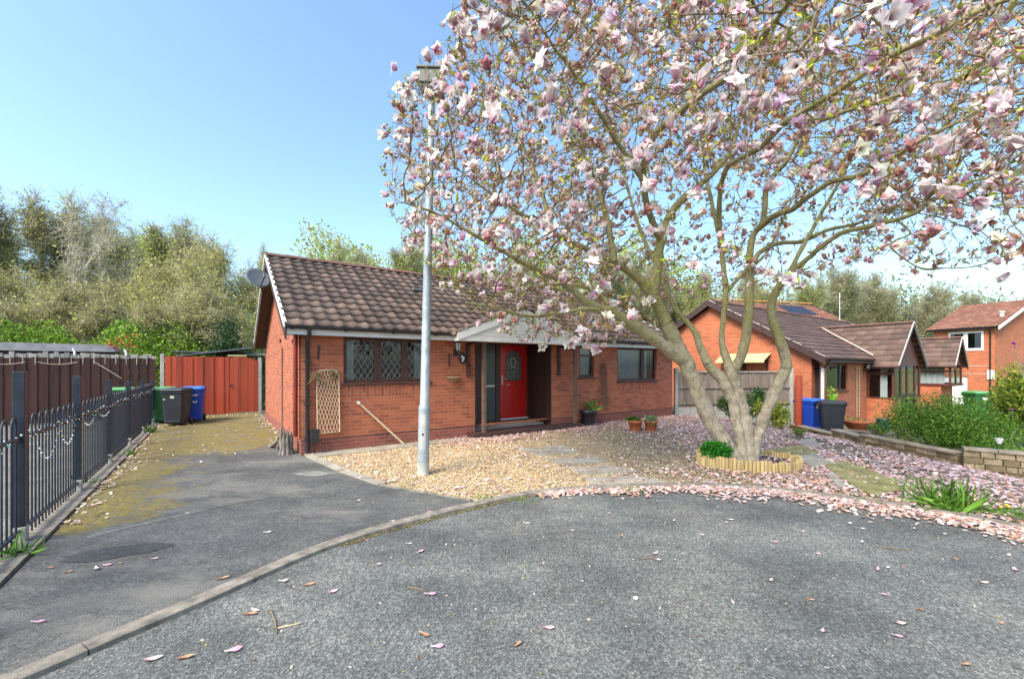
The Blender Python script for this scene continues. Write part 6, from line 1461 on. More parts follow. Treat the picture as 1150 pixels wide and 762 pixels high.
def shrub(name, label, loc, rx, ry, rz, n, size, cols, lumps=6, seed=0, cat='shrub', stem=True, tpl=None, group=None, up=.5):
    t_ = thing(name, label, cat, loc, 0, group)
    P = blob_pts(n, rx, ry, rz, rz * .62, .35, lumps, seed); foliage('foliage', t_, P, size, cols, tpl=tpl, up=up)
    if stem:
        g_ = np.random.default_rng(seed + 50); ns = 40; e_ = P[g_.choice(len(P), ns)] * .9; b0_ = g_.normal(0, .05 * rx, (ns, 3)); b0_[:, 2] = 0; mid = (b0_ + e_) / 2 + g_.normal(0, .04, (ns, 3)); V, F, _ = join_np([frusta(b0_, mid, np.full(ns, .012), np.full(ns, .008), 4), frusta(mid, e_, np.full(ns, .008), np.full(ns, .003), 4)]); link('stems', np_mesh('stems', V, F, M['bgbark']), t_)
    return t_
BRIGHT = [(.035, .22, .015), (.05, .30, .02), (.025, .15, .012)]
shrub('low_shrub', 'low bright green shrub inside the log ring, left of the magnolia stems', (3.42, 6.98, .05), .33, .27, .34, 3600, .05, BRIGHT, 5, 1)
# ================================================================== other planting
def gp(px, py, Y=None, dz=0):
    p = G(px, py) if Y is None else PY(px, py, Y)
    if Y is not None: p.z = hgt(p.x, p.y)
    p.z += dz; return p
YEL = [(.42, .42, .05), (.30, .36, .05), (.5, .48, .10), (.16, .25, .03)]
shrub('variegated_shrub', 'yellow-variegated shrub at the foot of the fence by the timber posts', gp(876, 478, 12.2), .42, .4, .62, 700, .13, YEL, 6, 2)
shrub('dark_shrub', 'dark green shrub against the panel fence, seen between the magnolia stems', gp(823, 472, 13.2), .42, .4, .75, 1200, .09, [(.05, .13, .03), (.03, .09, .02), (.12, .2, .04)], 6, 3)
shrub('dark_shrub', 'small green shrub by the fence just right of the middle magnolia stem', gp(853, 468, 13.4), .33, .3, .8, 700, .09, [(.06, .17, .03), (.04, .12, .02)], 5, 4)
MID = [(.10, .19, .03), (.07, .14, .025), (.15, .25, .04), (.19, .28, .05)]
DK = [(.12, .24, .025), (.17, .32, .035), (.07, .15, .02), (.22, .36, .05)]
shrub('rounded_shrub', 'large dark green spreading shrub behind the low stone wall', gp(1058, 500, 9.9, .1), 1.15, .9, 1.0, 12000, .06, DK, 14, 5)
shrub('rounded_shrub', 'dark green shrub at the right end of the stone wall', gp(1120, 505, 9.0, .1), .9, .6, .62, 6000, .055, DK, 10, 6)
shrub('leafy_shrub', 'yellow-green broad-leaved shrub at the right edge', gp(1153, 478, 11.2, .2), 1.0, .8, 1.3, 7000, .10, [(.22, .30, .03), (.30, .36, .04), (.14, .22, .03), (.36, .38, .06)], 8, 7)
shrub('small_shrub', 'small light green clump on the stone wall beneath the bowl', gp(985, 486, 11.6, .22), .28, .2, .25, 450, .06, MID, 5, 8)
shrub('small_shrub', 'tiny green clump among petals in front of the wall end', gp(897, 490, None), .2, .16, .14, 260, .06, MID + YEL[:1], 4, 9)
# magenta flowered shrub
t_ = thing('flowering_shrub', 'sparse shrub with magenta flowers at the right edge before the orange house', 'shrub', gp(1162, 500, 9.6, .2)); ns = 30; g_ = np.random.default_rng(3)
b0_ = g_.normal(0, .06, (ns, 3)); b0_[:, 2] = 0; e_ = np.stack([g_.uniform(-.55, .8, ns), g_.uniform(-.5, .5, ns), g_.uniform(.9, 2.55, ns)], 1); mid = (b0_ + e_) / 2 + g_.normal(0, .12, (ns, 3)); V, F, _ = join_np([frusta(b0_, mid, np.full(ns, .012), np.full(ns, .007), 4), frusta(mid, e_, np.full(ns, .007), np.full(ns, .003), 4)]); link('stems', np_mesh('stems', V, F, M['bgbark']), t_)
TV, TF, TC = flower(20, 6, 1.1, .2); k_ = 20; V, F, Cc = inst(TV, TF, e_[:k_], align(g_.normal(size=(k_, 3)) + [0, -.6, .6]), g_.uniform(.05, .09, k_), None, pick([(.50, .04, .36), (.6, .10, .45)], k_)); link('flowers', np_mesh('flowers', V, F, M['petal'], Cc), t_)['kind'] = 'stuff'
foliage('foliage', t_, np.repeat(mid, 4, 0) + g_.normal(0, .14, (ns * 4, 3)), .05, [(.25, .18, .05), (.2, .25, .05)])
# strap-leaved clump on the verge
def strap(name, label, loc, n, L, cols, spread=.1, cat='plant', wd=.07, tilt=1.0):
    t_ = thing(name, label, cat, loc); P = rng.normal(0, spread, (n, 3)); P[:, 2] = 0; D = rng.normal(0, 1, (n, 3)); D[:, 2] = np.abs(D[:, 2]) * .5 + tilt
    V, F, Cc = inst(*leaf_template(.55, wd), P, align(D), rng.uniform(.5, 1.1, n) * L, tint=pick(cols, n)); link('foliage', np_mesh('foliage', V, F, M['leaf'], Cc), t_); return t_
strap('strap_leaved_plant', 'clump of long green strap leaves on the petal-covered verge', gp(1064, 570), 150, .34, [(.10, .22, .025), (.15, .29, .04), (.07, .15, .02)], .13, wd=.045, tilt=.8)
strap('strap_leaved_plant', 'broad-leaved green plant right of the strap-leaved clump', gp(1070, 574), 16, .30, [(.18, .36, .05), (.14, .30, .04)], .05, wd=.16)
t_ = strap('dandelion', 'yellow dandelion flowers low on the verge at the right edge', gp(1140, 578), 26, .12, [(.14, .28, .04), (.10, .2, .03)], .07)
mb = MB()
for k in range(4): x, y = rng.normal(0, .06, 2); mb.lathe([(.002, .0), (.003, .075), (.018, .082), (.012, .092)], M['dandelion'] if 'dandelion' in M else M.setdefault('dandelion', m_plain('yellow_flower', (.85, .60, .01), .6, .1, 30)), (x, y, 0), 10)
mb.build('flower_heads', t_)
WG = [(.10, .24, .03), (.16, .32, .05), (.07, .18, .02)]
for px, py, lab, n, L in [(22, 625, 'small fern-like weed at the foot of the first railing post', 40, .17), (545, 562, 'small green weed at the kerb edge of the gravel', 26, .07), (592, 564, 'low moss tuft against the kerb left of the petals', 60, .05), (708, 552, 'pale green weed among petals on the kerb', 40, .07), (457, 547, 'strip of bright moss along the gravel edging', 90, .035), (432, 541, 'moss tuft beside the edging slab', 50, .03), (970, 562, 'low green weed at the kerb near the mossy slab', 60, .05),
                          (100, 545, 'grass tuft on the railing footing, nearest', 36, .10), (143, 512, 'grass tuft on the railing footing, further along', 40, .14), (168, 486, 'grass tuft where railings meet the bins', 60, .2), (620, 512, 'tiny green tuft between stepping slabs', 20, .05), (570, 541, 'tiny weed in golden gravel', 12, .04)]:
    strap('weed', lab, gp(px, py, None, .02), n, L, WG, .06 if L > .06 else .10, cat='weed', wd=.12, tilt=.6)

# ================================================================== fallen petals, pebbles, debris
PT = np.array([(-.3, -.5, .00), (.3, -.5, .02), (-.5, 0, .10), (.5, .05, .12), (-.28, .5, .03), (.30, .48, .05)], float) * np.array([.62, 1.0, 1.0]); PTF = np.array([(0, 1, 3, 2), (2, 3, 5, 4)])
PTC = [(.50, .36, .36), (.42, .30, .27), (.36, .25, .20), (.62, .42, .40), (.72, .50, .50), (.80, .62, .62), (.68, .42, .36), (.55, .30, .22), (.80, .66, .64), (.42, .20, .12), (.74, .55, .56)]
def litter(name, xy_, size, cols, z=.012, lift=.012, label=None):
    n = len(xy_); P = np.zeros((n, 3)); P[:, :2] = xy_; P[:, 2] = HV(xy_[:, 0], xy_[:, 1]) + z + rng.uniform(0, lift, n)
    V, F, Cc = inst(PT, PTF, P, rots(n, .28), size * rng.uniform(.6, 1.3, n), tint=pick(cols, n, .12)); o_ = link(name, np_mesh(name, V, F, M['litter'], Cc)); o_['kind'] = 'stuff'
    return o_
def noise2(xy_, s, seed):
    g_ = np.random.default_rng(seed); k = g_.normal(size=(8, 2)) * s; ph = g_.uniform(0, 6.28, 8); return np.sin(xy_ @ k.T + ph).mean(1) * 1.9
def kerb_dist(xy_):
    K = np.array([(p.x, p.y) for p in KERB]); d = np.full(len(xy_), 9.0)
    for a, b_ in zip(K[:-1], K[1:]):
        ab = b_ - a; t_ = np.clip(((xy_ - a) @ ab) / (ab @ ab), 0, 1); d = np.minimum(d, np.linalg.norm(xy_ - a - t_[:, None] * ab, axis=1))
    return d
allg = garden[:]
RB = [(5.0, 4.9), (5.6, 4.2), (9.5, 5.0), (9.0, 8.0), (9.3, 11.0), (8.6, 13.5), (6.2, 14.8), (5.8, 14.6), (4.6, 11.0), (4.7, 8.2), (4.2, 6.6), (4.3, 5.4)]
# 1 dense carpet on the right
q = sample_poly(RB, 21000); kerbok = np.ones(len(q), bool)
inr = in_poly(q, road_poly); q = q[~inr]; q = q[rng.uniform(size=len(q)) < np.clip(.55 + .55 * noise2(q, 1.6, 1) + .3 * noise2(q, 5, 2), .12, 1)]
mossb = np.zeros(len(q), bool)
for pp_ in MOSSY + GREYS: mossb |= in_poly(q, [tuple(G(*p)[:2]) for p in pp_])
q = q[~mossb | (rng.uniform(size=len(q)) < .06)]
litter('fallen_petal_carpet', q, .062, PTC, .0, .03)
# 2 in the gravel: by density field
q = sample_poly(allg, 60000); wv = (q - np.array(H0)) @ np.array([-ST, CT]); wu = (q - np.array(H0)) @ np.array([CT, ST])
dens = .04 + 1.5 * np.exp(-((wv + .30) / .62) ** 2) * np.clip((wu - 2.2) / 2.0, 0, 1) + .7 * np.clip((q[:, 0] - 1.2) / 2.6, 0, 1) * np.clip((7.6 - q[:, 1]) / 1.0, 0, 1) + .55 * np.clip((q[:, 0] - 2.6) / 2.4, 0, 1) + .35 * np.clip((wu - 5.5) / 2, 0, 1) * np.exp(-((wv + 1.0) / .9) ** 2)
dens *= np.clip(1 + noise2(q, 2.0, 3) * .8, .15, 2); q = q[rng.uniform(size=len(q)) < np.clip(dens, 0, 1) * .75]
litter('fallen_petal_litter', q, .055, PTC + [(.60, .40, .22)], .02, .02)
# 3 drift along the kerb on the road
K = np.array([(p.x, p.y) for p in KF]); kx = K[(K[:, 0] > .35) & (K[:, 1] > 3.3)]; n = 3800; base = kx[rng.integers(0, len(kx), n)]; tow = np.array([1.5, .5]) - base; tow /= np.linalg.norm(tow, axis=1, keepdims=True)
wdt = .06 + .20 * np.clip((base[:, 0] - .3) / 3, 0, 1); q = base + tow * (np.abs(rng.normal(0, 1, n)) * wdt * (.85 + .2 * np.sin(base[:, 0] * 5)))[:, None] + rng.normal(0, .03, (n, 2))
litter('fallen_petal_drift', q, .058, PTC + [(.50, .32, .22), (.62, .50, .42), (.58, .44, .36)], .008, .02)
# small debris and moss line in the kerb channel, left part
kx = K[(K[:, 0] > -2.4) & (K[:, 0] < .9) & (K[:, 1] > 2)]; n = 2600; base = kx[rng.integers(0, len(kx), n)]; q = base + np.stack([np.abs(rng.normal(0, .035, n)) * .8, -np.abs(rng.normal(0, .03, n))], 1); q = q[noise2(q, 2.5, 9) > -.1]
n = len(q); P = np.zeros((n, 3)); P[:, :2] = q; P[:, 2] = .006; V, F, Cc = inst(PT * [1, 1, 1.2], PTF, P, rots(n, .5), rng.uniform(.008, .022, n), tint=pick([(.16, .13, .02), (.22, .19, .03), (.10, .07, .03), (.30, .2, .12), (.08, .1, .02)], n)); link('channel_moss', np_mesh('channel_moss', V, F, M['litter'], Cc))['kind'] = 'stuff'
# 4 leaf litter by the railings and bins
q1 = np.array([xy(W(-2.62 + abs(rng.normal(0, .13)), v_)) for v_ in rng.uniform(-2.6, 8.4, 420)]); q2 = np.array([xy(W(-abs(rng.normal(0, .12)) - .02, v_)) for v_ in rng.uniform(.2, 8.6, 320)]); q3 = np.array([xy(W(rng.uniform(-2.4, -.1), 8.9 - abs(rng.normal(0, .5)))) for _ in range(130)]); q4 = np.array([xy(W(rng.uniform(-2.5, -.1), rng.uniform(.2, 8.0))) for _ in range(90)])
litter('leaf_litter', np.concatenate([q1, q2, q3, q4]), .05, [(.60, .48, .40), (.50, .36, .26), (.66, .56, .5), (.4, .27, .16)], .02, .02)
# loose petals on the road and drive: one object each
pet = [flower(30 + k, 1, .5 + .2 * k, .2) for k in range(3)]; pmes = []
for k in range(4):
    g_ = np.random.default_rng(k); V = []; C_ = []; rows = 6; bend = (.25, .45, .1, .6)[k]; 
    cs = [((.50, .18, .34), (.72, .58, .56)), ((.55, .38, .38), (.68, .58, .52)), ((.34, .15, .08), (.46, .29, .18)), ((.55, .28, .36), (.60, .46, .34))][k]
    for i in range(rows + 1):
        t_ = i / rows; ww = .19 * math.sin(math.pi * (t_ * .85 + .08)) ** .8
        for s_ in (-1, 0, 1): V.append((s_ * ww * (1 + .25 * math.sin(5 * t_ + k)), t_ - .5, .02 + bend * .35 * (t_ - .5) ** 2 * 4 * .5 + (abs(s_) * .07 * (1 + s_ * .5 * math.sin(7 * t_))))); C_.append(np.array(cs[0]) * (1 - t_) + np.array(cs[1]) * t_)
    F = [(i * 3 + j, i * 3 + j + 1, (i + 1) * 3 + j + 1, (i + 1) * 3 + j) for i in range(rows) for j in range(2)]; pmes.append(np_mesh('fallen_petal', np.array(V), np.array(F), M['litter'], np.array(C_), True))
seen = [(42, 702, 0, 0), (108, 641, 1, 0), (120, 637, 0, 0), (135, 635, 2, 0), (173, 630, 3, 0), (56, 640, 2, 0), (76, 645, 2, 0), (251, 652, 2, 0), (374, 665, 0, 0), (347, 657, 2, 0), (318, 653, 1, 0), (208, 739, 2, 0), (172, 741, 1, 0), (262, 731, 0, 0), (286, 686, 1, 0), (281, 690, 2, 0), (476, 713, 2, 0), (491, 727, 0, 0), (425, 634, 1, 0), (459, 611, 1, 0), (472, 620, 0, 0), (483, 668, 0, 0), (440, 587, 1, 0), (418, 567, 2, 0), (402, 564, 1, 0), (482, 576, 0, 0), (576, 601, 2, 0), (582, 724, 2, 0), (616, 706, 0, 0), (591, 588, 1, 0), (684, 577, 1, 0), (642, 596, 1, 0), (698, 602, 2, 0), (736, 622, 1, 0), (738, 629, 0, 0), (815, 587, 0, 0), (820, 584, 1, 0), (790, 577, 2, 0), (757, 585, 1, 0), (788, 601, 1, 0), (866, 652, 1, 0), (870, 609, 0, 0), (918, 622, 0, 0), (967, 594, 1, 0), (968, 609, 1, 0), (1003, 592, 2, 0), (1027, 594, 1, 0), (1079, 592, 1, 0), (1133, 624, 1, 0), (1072, 628, 2, 0), (992, 668, 0, 0), (1008, 715, 0, 0), (910, 674, 2, 0), (924, 709, 0, 0), (1010, 701, 3, 0), (1085, 747, 2, 0), (986, 640, 3, 0), (997, 638, 1, 0), (1104, 655, 3, 0), (1060, 600, 1, 0), (900, 597, 1, 0), (1034, 685, 2, 0), (640, 560, 1, 0), (1125, 700, 2, 0), (1140, 640, 0, 0), (210, 578, 1, 0), (245, 560, 2, 0), (330, 585, 2, 0), (300, 600, 1, 0)]
for (px, py, k, _) in seen:
    p = G(px, py); onkerb = not in_poly(np.array([[p.x, p.y]]), road_poly)[0]; p.z = .022 if onkerb else .006
    o_ = link('fallen_petal', pmes[k]); o_.location = p; s_ = random.uniform(.055, .09) * (.8 if k == 2 else 1) * (1.2 if px < 500 and py > 650 else .9); o_.scale = (s_, s_, s_); o_.rotation_euler = (random.uniform(-.1, .1), random.uniform(-.1, .1), random.uniform(-2.2, -.6) + (3.14 if random.random() < .4 else 0))
    tag(o_, 'single fallen magnolia petal lying on the tarmac', 'petal', 'loose petals on the tarmac')
# specks of grit and leaf crumbs on the tarmac
q = sample_poly([(-2.0, 2.3), (4.8, 2.3), (5.2, 4.4), (.6, 5.6), (-1.6, 4.0)], 700); n = len(q); P = np.zeros((n, 3)); P[:, :2] = q; P[:, 2] = .004
V, F, Cc = inst(PT, PTF, P, rots(n, .4), rng.uniform(.006, .022, n), tint=pick([(.5, .42, .3), (.35, .3, .1), (.6, .5, .45), (.25, .14, .08), (.12, .11, .1)], n)); link('road_grit', np_mesh('road_grit', V, F, M['litter'], Cc))['kind'] = 'stuff'
# twigs on the road
for pts, lab in [([(304, 686), (309, 698), (311, 712)], 'curved brown twig on the road near the kerb'), ([(458, 660), (470, 662), (478, 664)], 'short twig beside a pink petal on the road'), ([(312, 706), (326, 703), (338, 700)], 'thin pale straw on the road beside the curved twig'), ([(720, 628), (730, 627), (742, 629)], 'short brown twig in the middle of the road'), ([(985, 614), (1004, 616), (1022, 618)], 'long olive twig on the road, upper right')]:
    P = [G(*p) + Vector((0, 0, .008)) for p in pts]; t_ = thing('twig', lab, 'twig', P[0]); mb = MB(); mb.tube([p - P[0] for p in P], [.006, .005, .003], M['twig'] if 'straw' not in lab else M['cane'], 5); mb.build('stick', t_)
t_ = thing('bottle_cap', 'round white bottle cap on the road', 'bottle cap', G(714, 672) + Vector((0, 0, .004))); mb = MB(); mb.lathe([(.016, 0), (.017, .008), (.013, .011)], M['white'], n=16); mb.build('cap', t_)
q = np.stack([3.98 + .7 * rng.uniform(-1, 1, 500), 7.22 + .52 * rng.uniform(-1, 1, 500)], 1); litter('fallen_petals_in_ring', q[((q[:, 0] - 3.98) / .74) ** 2 + ((q[:, 1] - 7.22) / .56) ** 2 < 1], .055, PTC, .075, .02)
# gravel stones
ic = np.array([(0, 0, 1), (.9, 0, .1), (.3, .85, 0), (-.75, .5, .1), (-.7, -.55, 0), (.3, -.85, .1), (0, 0, -.6)], float) * [1, .8, .55]; icf = np.array([(0, 1, 2), (0, 2, 3), (0, 3, 4), (0, 4, 5), (0, 5, 1)])
q = sample_poly(garden, 46000); q = q[q[:, 0] < 5.2]; ok = rng.uniform(size=len(q)) < np.clip(1.1 - (q[:, 1] - 6.5) * .10, .3, 1); q = q[ok]
sl_ok = np.ones(len(q), bool)
for pts in [[(583, 505), (632, 501), (655, 508), (606, 513)], [(615, 517), (668, 513), (684, 519), (632, 524)], [(640, 527), (690, 524), (712, 531), (655, 534)], [(655, 538), (716, 535), (752, 543), (668, 546)], [(868, 512), (895, 503), (925, 512), (958, 526), (930, 533)]]:
    sl_ok &= ~in_poly(q, [tuple(G(*p)[:2]) for p in pts]) | (rng.uniform(size=len(q)) < .12)
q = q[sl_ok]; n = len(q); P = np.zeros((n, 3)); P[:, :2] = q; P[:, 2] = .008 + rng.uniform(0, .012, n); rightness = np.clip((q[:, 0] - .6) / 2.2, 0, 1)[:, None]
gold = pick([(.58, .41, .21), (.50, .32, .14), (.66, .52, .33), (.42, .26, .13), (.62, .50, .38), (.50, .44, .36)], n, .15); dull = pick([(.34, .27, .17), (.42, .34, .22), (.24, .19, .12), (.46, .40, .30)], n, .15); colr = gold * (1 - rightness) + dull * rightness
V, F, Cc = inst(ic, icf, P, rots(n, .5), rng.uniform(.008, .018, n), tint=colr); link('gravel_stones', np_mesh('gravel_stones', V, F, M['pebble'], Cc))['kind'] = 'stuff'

# ================================================================== background trees
def bgtree(seed, H_, spread, style, nleaf, leafsize, cols, bark, trunk_r=.16, stems=1, ntw=3000):
    """returns (trunk mesh, crown twig mesh, leaf mesh)"""
    g_ = np.random.default_rng(seed); segs = []; ends = []
    def grow(p, d, L, r_, dep):
        n = 5; q_ = p
        for i in range(n):
            d = d + g_.normal(0, .10 + .03 * dep, 3); d[2] += (.05 if style == 'up' else -.01 if dep > 2 else .03); d /= np.linalg.norm(d); nq = q_ + d * L / n; ra = r_ * (1 - .55 * i / n); rb_ = r_ * (1 - .55 * (i + 1) / n)
            segs.append((q_, nq, ra, rb_, dep)); q_ = nq
            if dep >= 3: ends.append(q_)
            if dep < 4 and (i > 0 or dep > 0):
                for _ in range(g_.integers(1, 3) if dep < 3 else 1):
                    if len(segs) > ntw: return
                    a = g_.normal(size=3); a -= d * a.dot(d); a /= np.linalg.norm(a); ang = (.36 if style == 'up' else .75) * g_.uniform(.6, 1.3); nd = d * math.cos(ang) + a * math.sin(ang)
                    if style == 'up': nd[2] = abs(nd[2]) + .3; nd /= np.linalg.norm(nd)
                    grow(q_, nd, L * g_.uniform(.42, .62) * spread ** .5, rb_ * .62, dep + 1)
    for s_ in range(stems):
        a = 2 * math.pi * s_ / stems + g_.uniform(0, 1); grow(np.array([.25 * math.cos(a), .25 * math.sin(a), -.3]) if stems > 1 else np.array([0, 0, -.3]), np.array([math.cos(a) * .22 * (stems > 1) * spread, math.sin(a) * .22 * (stems > 1) * spread, 1.0]), H_ * .62 * g_.uniform(.9, 1.05), trunk_r, 0)
    A0 = np.array([s[0] for s in segs]); A1 = np.array([s[1] for s in segs]); r0_ = np.array([s[2] for s in segs]); r1_ = np.array([s[3] for s in segs]); dp = np.array([s[4] for s in segs]); top = A1[:, 2].max(); k = H_ / top; A0 = A0 * [1, 1, k]; A1 = A1 * [1, 1, k]
    r0_, r1_ = np.maximum(r0_, .012), np.maximum(r1_, .010)
    tm = dp <= 1; V, F = frusta(A0[tm], A1[tm], r0_[tm], r1_[tm], 6); tme = np_mesh('trunk', V, F, bark, smooth=True); V, F = frusta(A0[~tm], A1[~tm], r0_[~tm], r1_[~tm], 3)
    E_ = np.array(ends) * [1, 1, k]; ntf = len(E_) * 2; e_ = E_[g_.integers(0, len(E_), ntf)]; d_ = g_.normal(size=(ntf, 3)); d_[:, 2] += 1.2 if style == 'up' else .2; d_ /= np.linalg.norm(d_, axis=1, keepdims=True)
    V2, F2 = frusta(e_, e_ + d_ * g_.uniform(.4, 1.1, (ntf, 1)), np.full(ntf, .014), np.full(ntf, .008), 3); V, F, _ = join_np([(V, F), (V2, F2)]); cme = np_mesh('branches', V, F, bark)
    c_ = e_[g_.integers(0, ntf, nleaf)] + g_.normal(0, .42, (nleaf, 3)); V, F, Cc = inst(LV2, LF2, c_, align(g_.normal(size=(nleaf, 3)) + [0, 0, .3]), leafsize * g_.uniform(.5, 1.4, nleaf), tint=pick(cols, nleaf, .22)); lme = np_mesh('foliage', V, F, M['treeleaf'], Cc)
    return tme, cme, lme
OL = [(0.41, 0.43, 0.13), (0.50, 0.50, 0.16), (0.34, 0.36, 0.11), (0.55, 0.50, 0.20), (0.40, 0.32, 0.18)]
YG = [(0.48, 0.58, 0.13), (0.41, 0.50, 0.11), (0.58, 0.62, 0.18), (0.36, 0.42, 0.11)]
PROT = {'poplar': bgtree(1, 16, .62, 'up', 8500, .115, OL, M['bgbark'], .2, 3, 4200), 'poplar2': bgtree(2, 16, .75, 'up', 11000, .12, YG, M['bgbark'], .18, 4, 4200), 'bare': bgtree(3, 15, 1.0, 'wide', 1100, .12, OL, M['palebark'], .40, 2, 1500),
        'olive': bgtree(4, 13, 1.1, 'wide', 9000, .125, [(0.54, 0.55, 0.16), (0.44, 0.46, 0.12), (0.61, 0.60, 0.22)], M['khakibark'], .13, 5, 3600), 'thicket': bgtree(5, 9, 1.3, 'wide', 6500, .12, [(0.44, 0.46, 0.13), (0.34, 0.37, 0.11), (0.54, 0.52, 0.20)], M['khakibark'], .10, 6, 3600), 'haze': bgtree(6, 14, .9, 'up', 11000, .14, [(0.41, 0.44, 0.21), (0.49, 0.49, 0.27), (0.34, 0.37, 0.17), (0.46, 0.40, 0.28)], M['bgbark'], .16, 4, 4200)}
HP = {'poplar': 16, 'poplar2': 16, 'bare': 15, 'olive': 13, 'thicket': 9, 'haze': 14}
tree_i = 0
def bg(kind, px, ytop, Y, label, wide=1.0, base=-.2):
    global tree_i
    tree_i += 1; H_ = CH + (CY - ytop) / FPX * Y - base; t_ = thing({'poplar': 'poplar_tree', 'poplar2': 'poplar_tree', 'bare': 'bare_tree', 'olive': 'willow_tree', 'thicket': 'thicket_tree', 'haze': 'woodland_tree'}[kind], label, 'tree', ((px - CX) / FPX * Y, Y, base), tree_i * 2.39, 'trees beyond the houses')
    s_ = H_ / HP[kind]; t_.scale = (s_ * wide, s_ * wide, s_)
    for nm, me in zip(('trunk', 'branches', 'foliage'), PROT[kind]): link(nm, me, t_)
LAB = [
 ('poplar', -18, 222, 38, 'olive-green upright tree cut by the left edge of the picture', 1.35), ('poplar', 18, 228, 36, 'olive upright tree second from the left edge', 1.35),
 ('bare', 40, 205, 27, 'tall bare tree with pale forked trunk standing foremost on the left', .8),
 ('poplar', 92, 226, 36, 'dense dark olive upright tree just right of the pale bare tree', 1.35), ('poplar2', 128, 236, 40, 'yellow-green upright tree in the left-hand row, over the shelter roof', 1.35), ('poplar2', 158, 238, 38, 'yellow-green upright tree with a gap of sky to its left', 1.35), ('poplar2', 182, 255, 42, 'lower yellow-green tree right of the gap in the row', 1.35),
 ('olive', 165, 290, 27, 'broad khaki many-stemmed tree in front of the upright row', 1.0), ('olive', 225, 265, 27, 'tall khaki many-stemmed tree left of the satellite dish', .95), ('olive', 262, 262, 30, 'khaki tree nearest the left gable of the bungalow', .85), ('poplar', 205, 262, 36, 'olive upright tree behind the khaki thicket', 1.35), ('poplar', 245, 262, 38, 'olive upright tree behind the gable, left of the dish', 1.35), ('poplar2', 305, 280, 40, 'yellow-green tree just showing at the left end of the ridge', .8),
 ('poplar2', 375, 282, 44, 'small yellow-green tree top over the ridge, left', 1.3), ('poplar2', 415, 272, 42, 'tallest yellow-green tree top over the ridge left of the lamp column', 1.3), ('poplar2', 442, 270, 42, 'yellow-green tree top over the ridge beside the lamp column', 1.3), ('poplar2', 488, 285, 44, 'yellow-green tree top right behind the lamp column', 1.3), ('haze', 530, 292, 46, 'dull green tree top behind the blossom over the ridge', .9),
 ('haze', 600, 290, 50, 'woodland tree behind the blossom above the white canopy', 1.0), ('haze', 670, 285, 50, 'woodland tree behind the left magnolia stem', 1.0), ('haze', 735, 290, 50, 'woodland tree above the right end of the near roof', 1.0), ('poplar2', 790, 300, 46, 'yellow-green tree between the two bungalow roofs', 1.0),
 ('poplar2', 850, 305, 46, 'yellow-green tree over the left part of the second roof', 1.1), ('poplar2', 897, 308, 44, 'yellow-green tree behind the roof with the solar panel', 1.1), ('haze', 935, 302, 52, 'grey-green tree behind the aerial mast', 1.0), ('haze', 968, 306, 54, 'grey-green tree right of the aerial mast', 1.0), ('haze', 1000, 312, 54, 'grey-green tree above the porch gable', 1.0), ('haze', 1030, 322, 56, 'low grey-green tree left of the orange house', 1.0), ('haze', 1062, 330, 60, 'grey-green tree top just above the orange house roof, left', 1.0), ('haze', 1092, 328, 60, 'grey-green tree top above the middle of the orange house roof', .9), ('haze', 1140, 345, 62, 'low tree top behind the orange house at the right edge', .9),
 ('thicket', 60, 320, 24, 'low pale-stemmed thicket tree behind the left fence', 1.1), ('thicket', 125, 315, 23, 'low arching thicket tree above the shelter roof', 1.1), ('thicket', 195, 320, 22, 'low twiggy thicket tree above the red flowers', 1.1), ('thicket', 250, 318, 21, 'twiggy thicket tree behind the garden shed', 1.1), ('thicket', 5, 300, 26, 'low thicket tree at the left edge', 1.1)]
for a in LAB: bg(*a)
# far wood: nobody could count it
def far_wood(name, x0, x1, y0, y1, hfun, n, cols, ls):
    g_ = np.random.default_rng(int(x0) + 99); X = g_.uniform(x0, x1, n); Y = g_.uniform(y0, y1, n); Z = g_.uniform(0, 1, n) ** .8 * hfun(X) * (1 + .08 * np.sin(X * .9) + .06 * np.sin(X * 2.3 + 1)) - .5
    V, F, Cc = inst(LV2, LF2, np.stack([X, Y, Z], 1), align(g_.normal(size=(n, 3)) + [0, 0, .6]), ls * g_.uniform(.5, 1.5, n), tint=pick(cols, n, .2)); m = n // 8
    tr = np.stack([g_.uniform(x0, x1, m), g_.uniform(y0, y1, m), np.zeros(m)], 1); hh = hfun(tr[:, 0]) * g_.uniform(.4, .85, m); te = tr + np.stack([g_.normal(0, .8, m), g_.normal(0, .8, m), hh], 1); V2, F2 = frusta(tr, te, np.full(m, .07), np.full(m, .02), 3); C2 = np.repeat(pick([(.2, .17, .12), (.28, .25, .19)], m), 6, 0); V, F, Cc = join_np([(V, F, Cc), (V2, F2, C2)])
    o_ = link(name, np_mesh(name, V, F, M['treeleaf'], Cc)); o_['kind'] = 'stuff'
far_wood('far_woodland', -75, -16, 44, 56, lambda X: 11.0 + 0 * X, 30000, OL, .26)
far_wood('far_woodland', -30, 26, 54, 66, lambda X: 18.0 + 2.2 * np.sin(X * .45) - np.clip(X / 10, 0, 1) * 1.5, 60000, YG + OL, .34)
far_wood('far_woodland', 26, 110, 62, 76, lambda X: 15.0 - np.clip((X - 60) / 20, 0, 1) * 3.5, 46000, [(0.43, 0.44, 0.24), (0.44, 0.44, 0.24), (0.31, 0.34, 0.16)], .36)
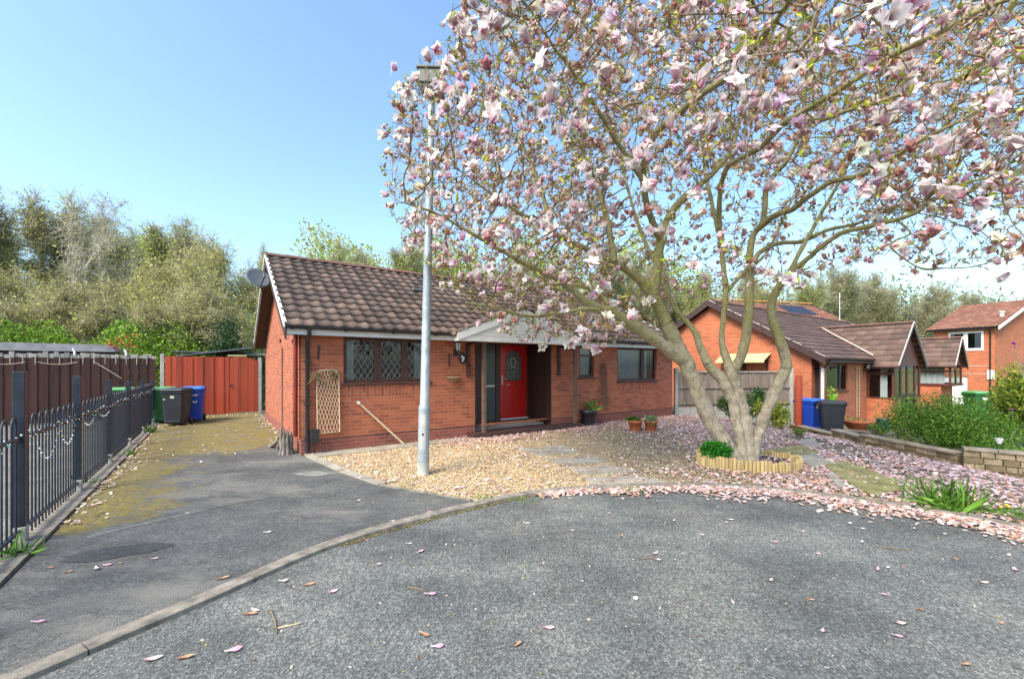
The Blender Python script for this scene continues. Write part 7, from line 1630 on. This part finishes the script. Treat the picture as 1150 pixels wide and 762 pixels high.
# green hedge bank behind the left fence
def bank(name, label, u0, u1, v0, v1, H_, n, cols, ls):
    g_ = np.random.default_rng(8); U_ = g_.uniform(u0, u1, n); V_ = g_.uniform(v0, v1, n); top = H_ * (1 + .12 * np.sin(U_ * 1.3) + .10 * np.sin(U_ * 3.1 + V_)); f = (V_ - v0) / (v1 - v0); Z = top * np.sin(np.pi * np.clip(f * .75 + .08, 0, 1)) * g_.uniform(.45, 1.0, n)
    P = np.stack([H0[0] + U_ * CT - V_ * ST, H0[1] + U_ * ST + V_ * CT, Z], 1); V, F, Cc = inst(LV2, LF2, P, align(g_.normal(size=(n, 3)) + [0, -.2, .8]), ls * g_.uniform(.5, 1.5, n), tint=pick(cols, n, .2)); o_ = link(name, np_mesh(name, V, F, M['leaf'], Cc)); tag(o_, label, 'hedge')
bank('hedge', 'bright green hedge behind the dark left fence', -16, -1.5, 14.5, 18, 3.45, 60000, [(.24, .38, .04), (.31, .46, .06), (.16, .27, .03), (.10, .17, .025)], .085)
# bush with red flowers and dark conifer behind the shed
t_ = shrub('flowering_shrub', 'shrub with orange-red flowers behind the fence, left of the shed', W(-4.0, 10.9), .5, .5, 1.9, 800, .1, [(.12, .2, .04), (.2, .25, .06)], 6, 31)
P = blob_pts(60, .45, .45, .5, 2.35, .6, 4, 5); foliage('flowers', t_, P, .10, [(.70, .06, .02), (.78, .14, .03)], M['petal'])['kind'] = 'stuff'
shrub('conifer', 'small dark green conifer behind the garden shed roof', W(-.9, 13.0), .9, .8, 2.6, 2600, .12, [(.02, .06, .018), (.03, .08, .02)], 5, 33)
shrub('garden_shrub', 'green shrub tucked behind the gate by the bungalow wall', W(.2, 10.6), .7, .6, 2.25, 1400, .1, GREEN, 5, 34)
# lawn on the right
lp = [(11.0, 8.2), (16, 7.0), (22, 12), (20, 18), (15, 15.5), (12.2, 12.5)]
dome_sheet('lawn', lp, .02, M['lawn'], step=1.0)
q = sample_poly(lp, 16000); n = len(q); P = np.zeros((n, 3)); P[:, :2] = q; P[:, 2] = HV(q[:, 0], q[:, 1]) + .02; V, F, Cc = inst(LV2 * [.25, 1, 1], LF2, P, rots(n, .35), rng.uniform(.03, .07, n), tint=pick([(.16, .34, .03), (.22, .42, .05), (.12, .26, .03)], n)); link('lawn_grass', np_mesh('lawn_grass', V, F, M['leaf'], Cc))['kind'] = 'stuff'
print('objects', len(bpy.data.objects))
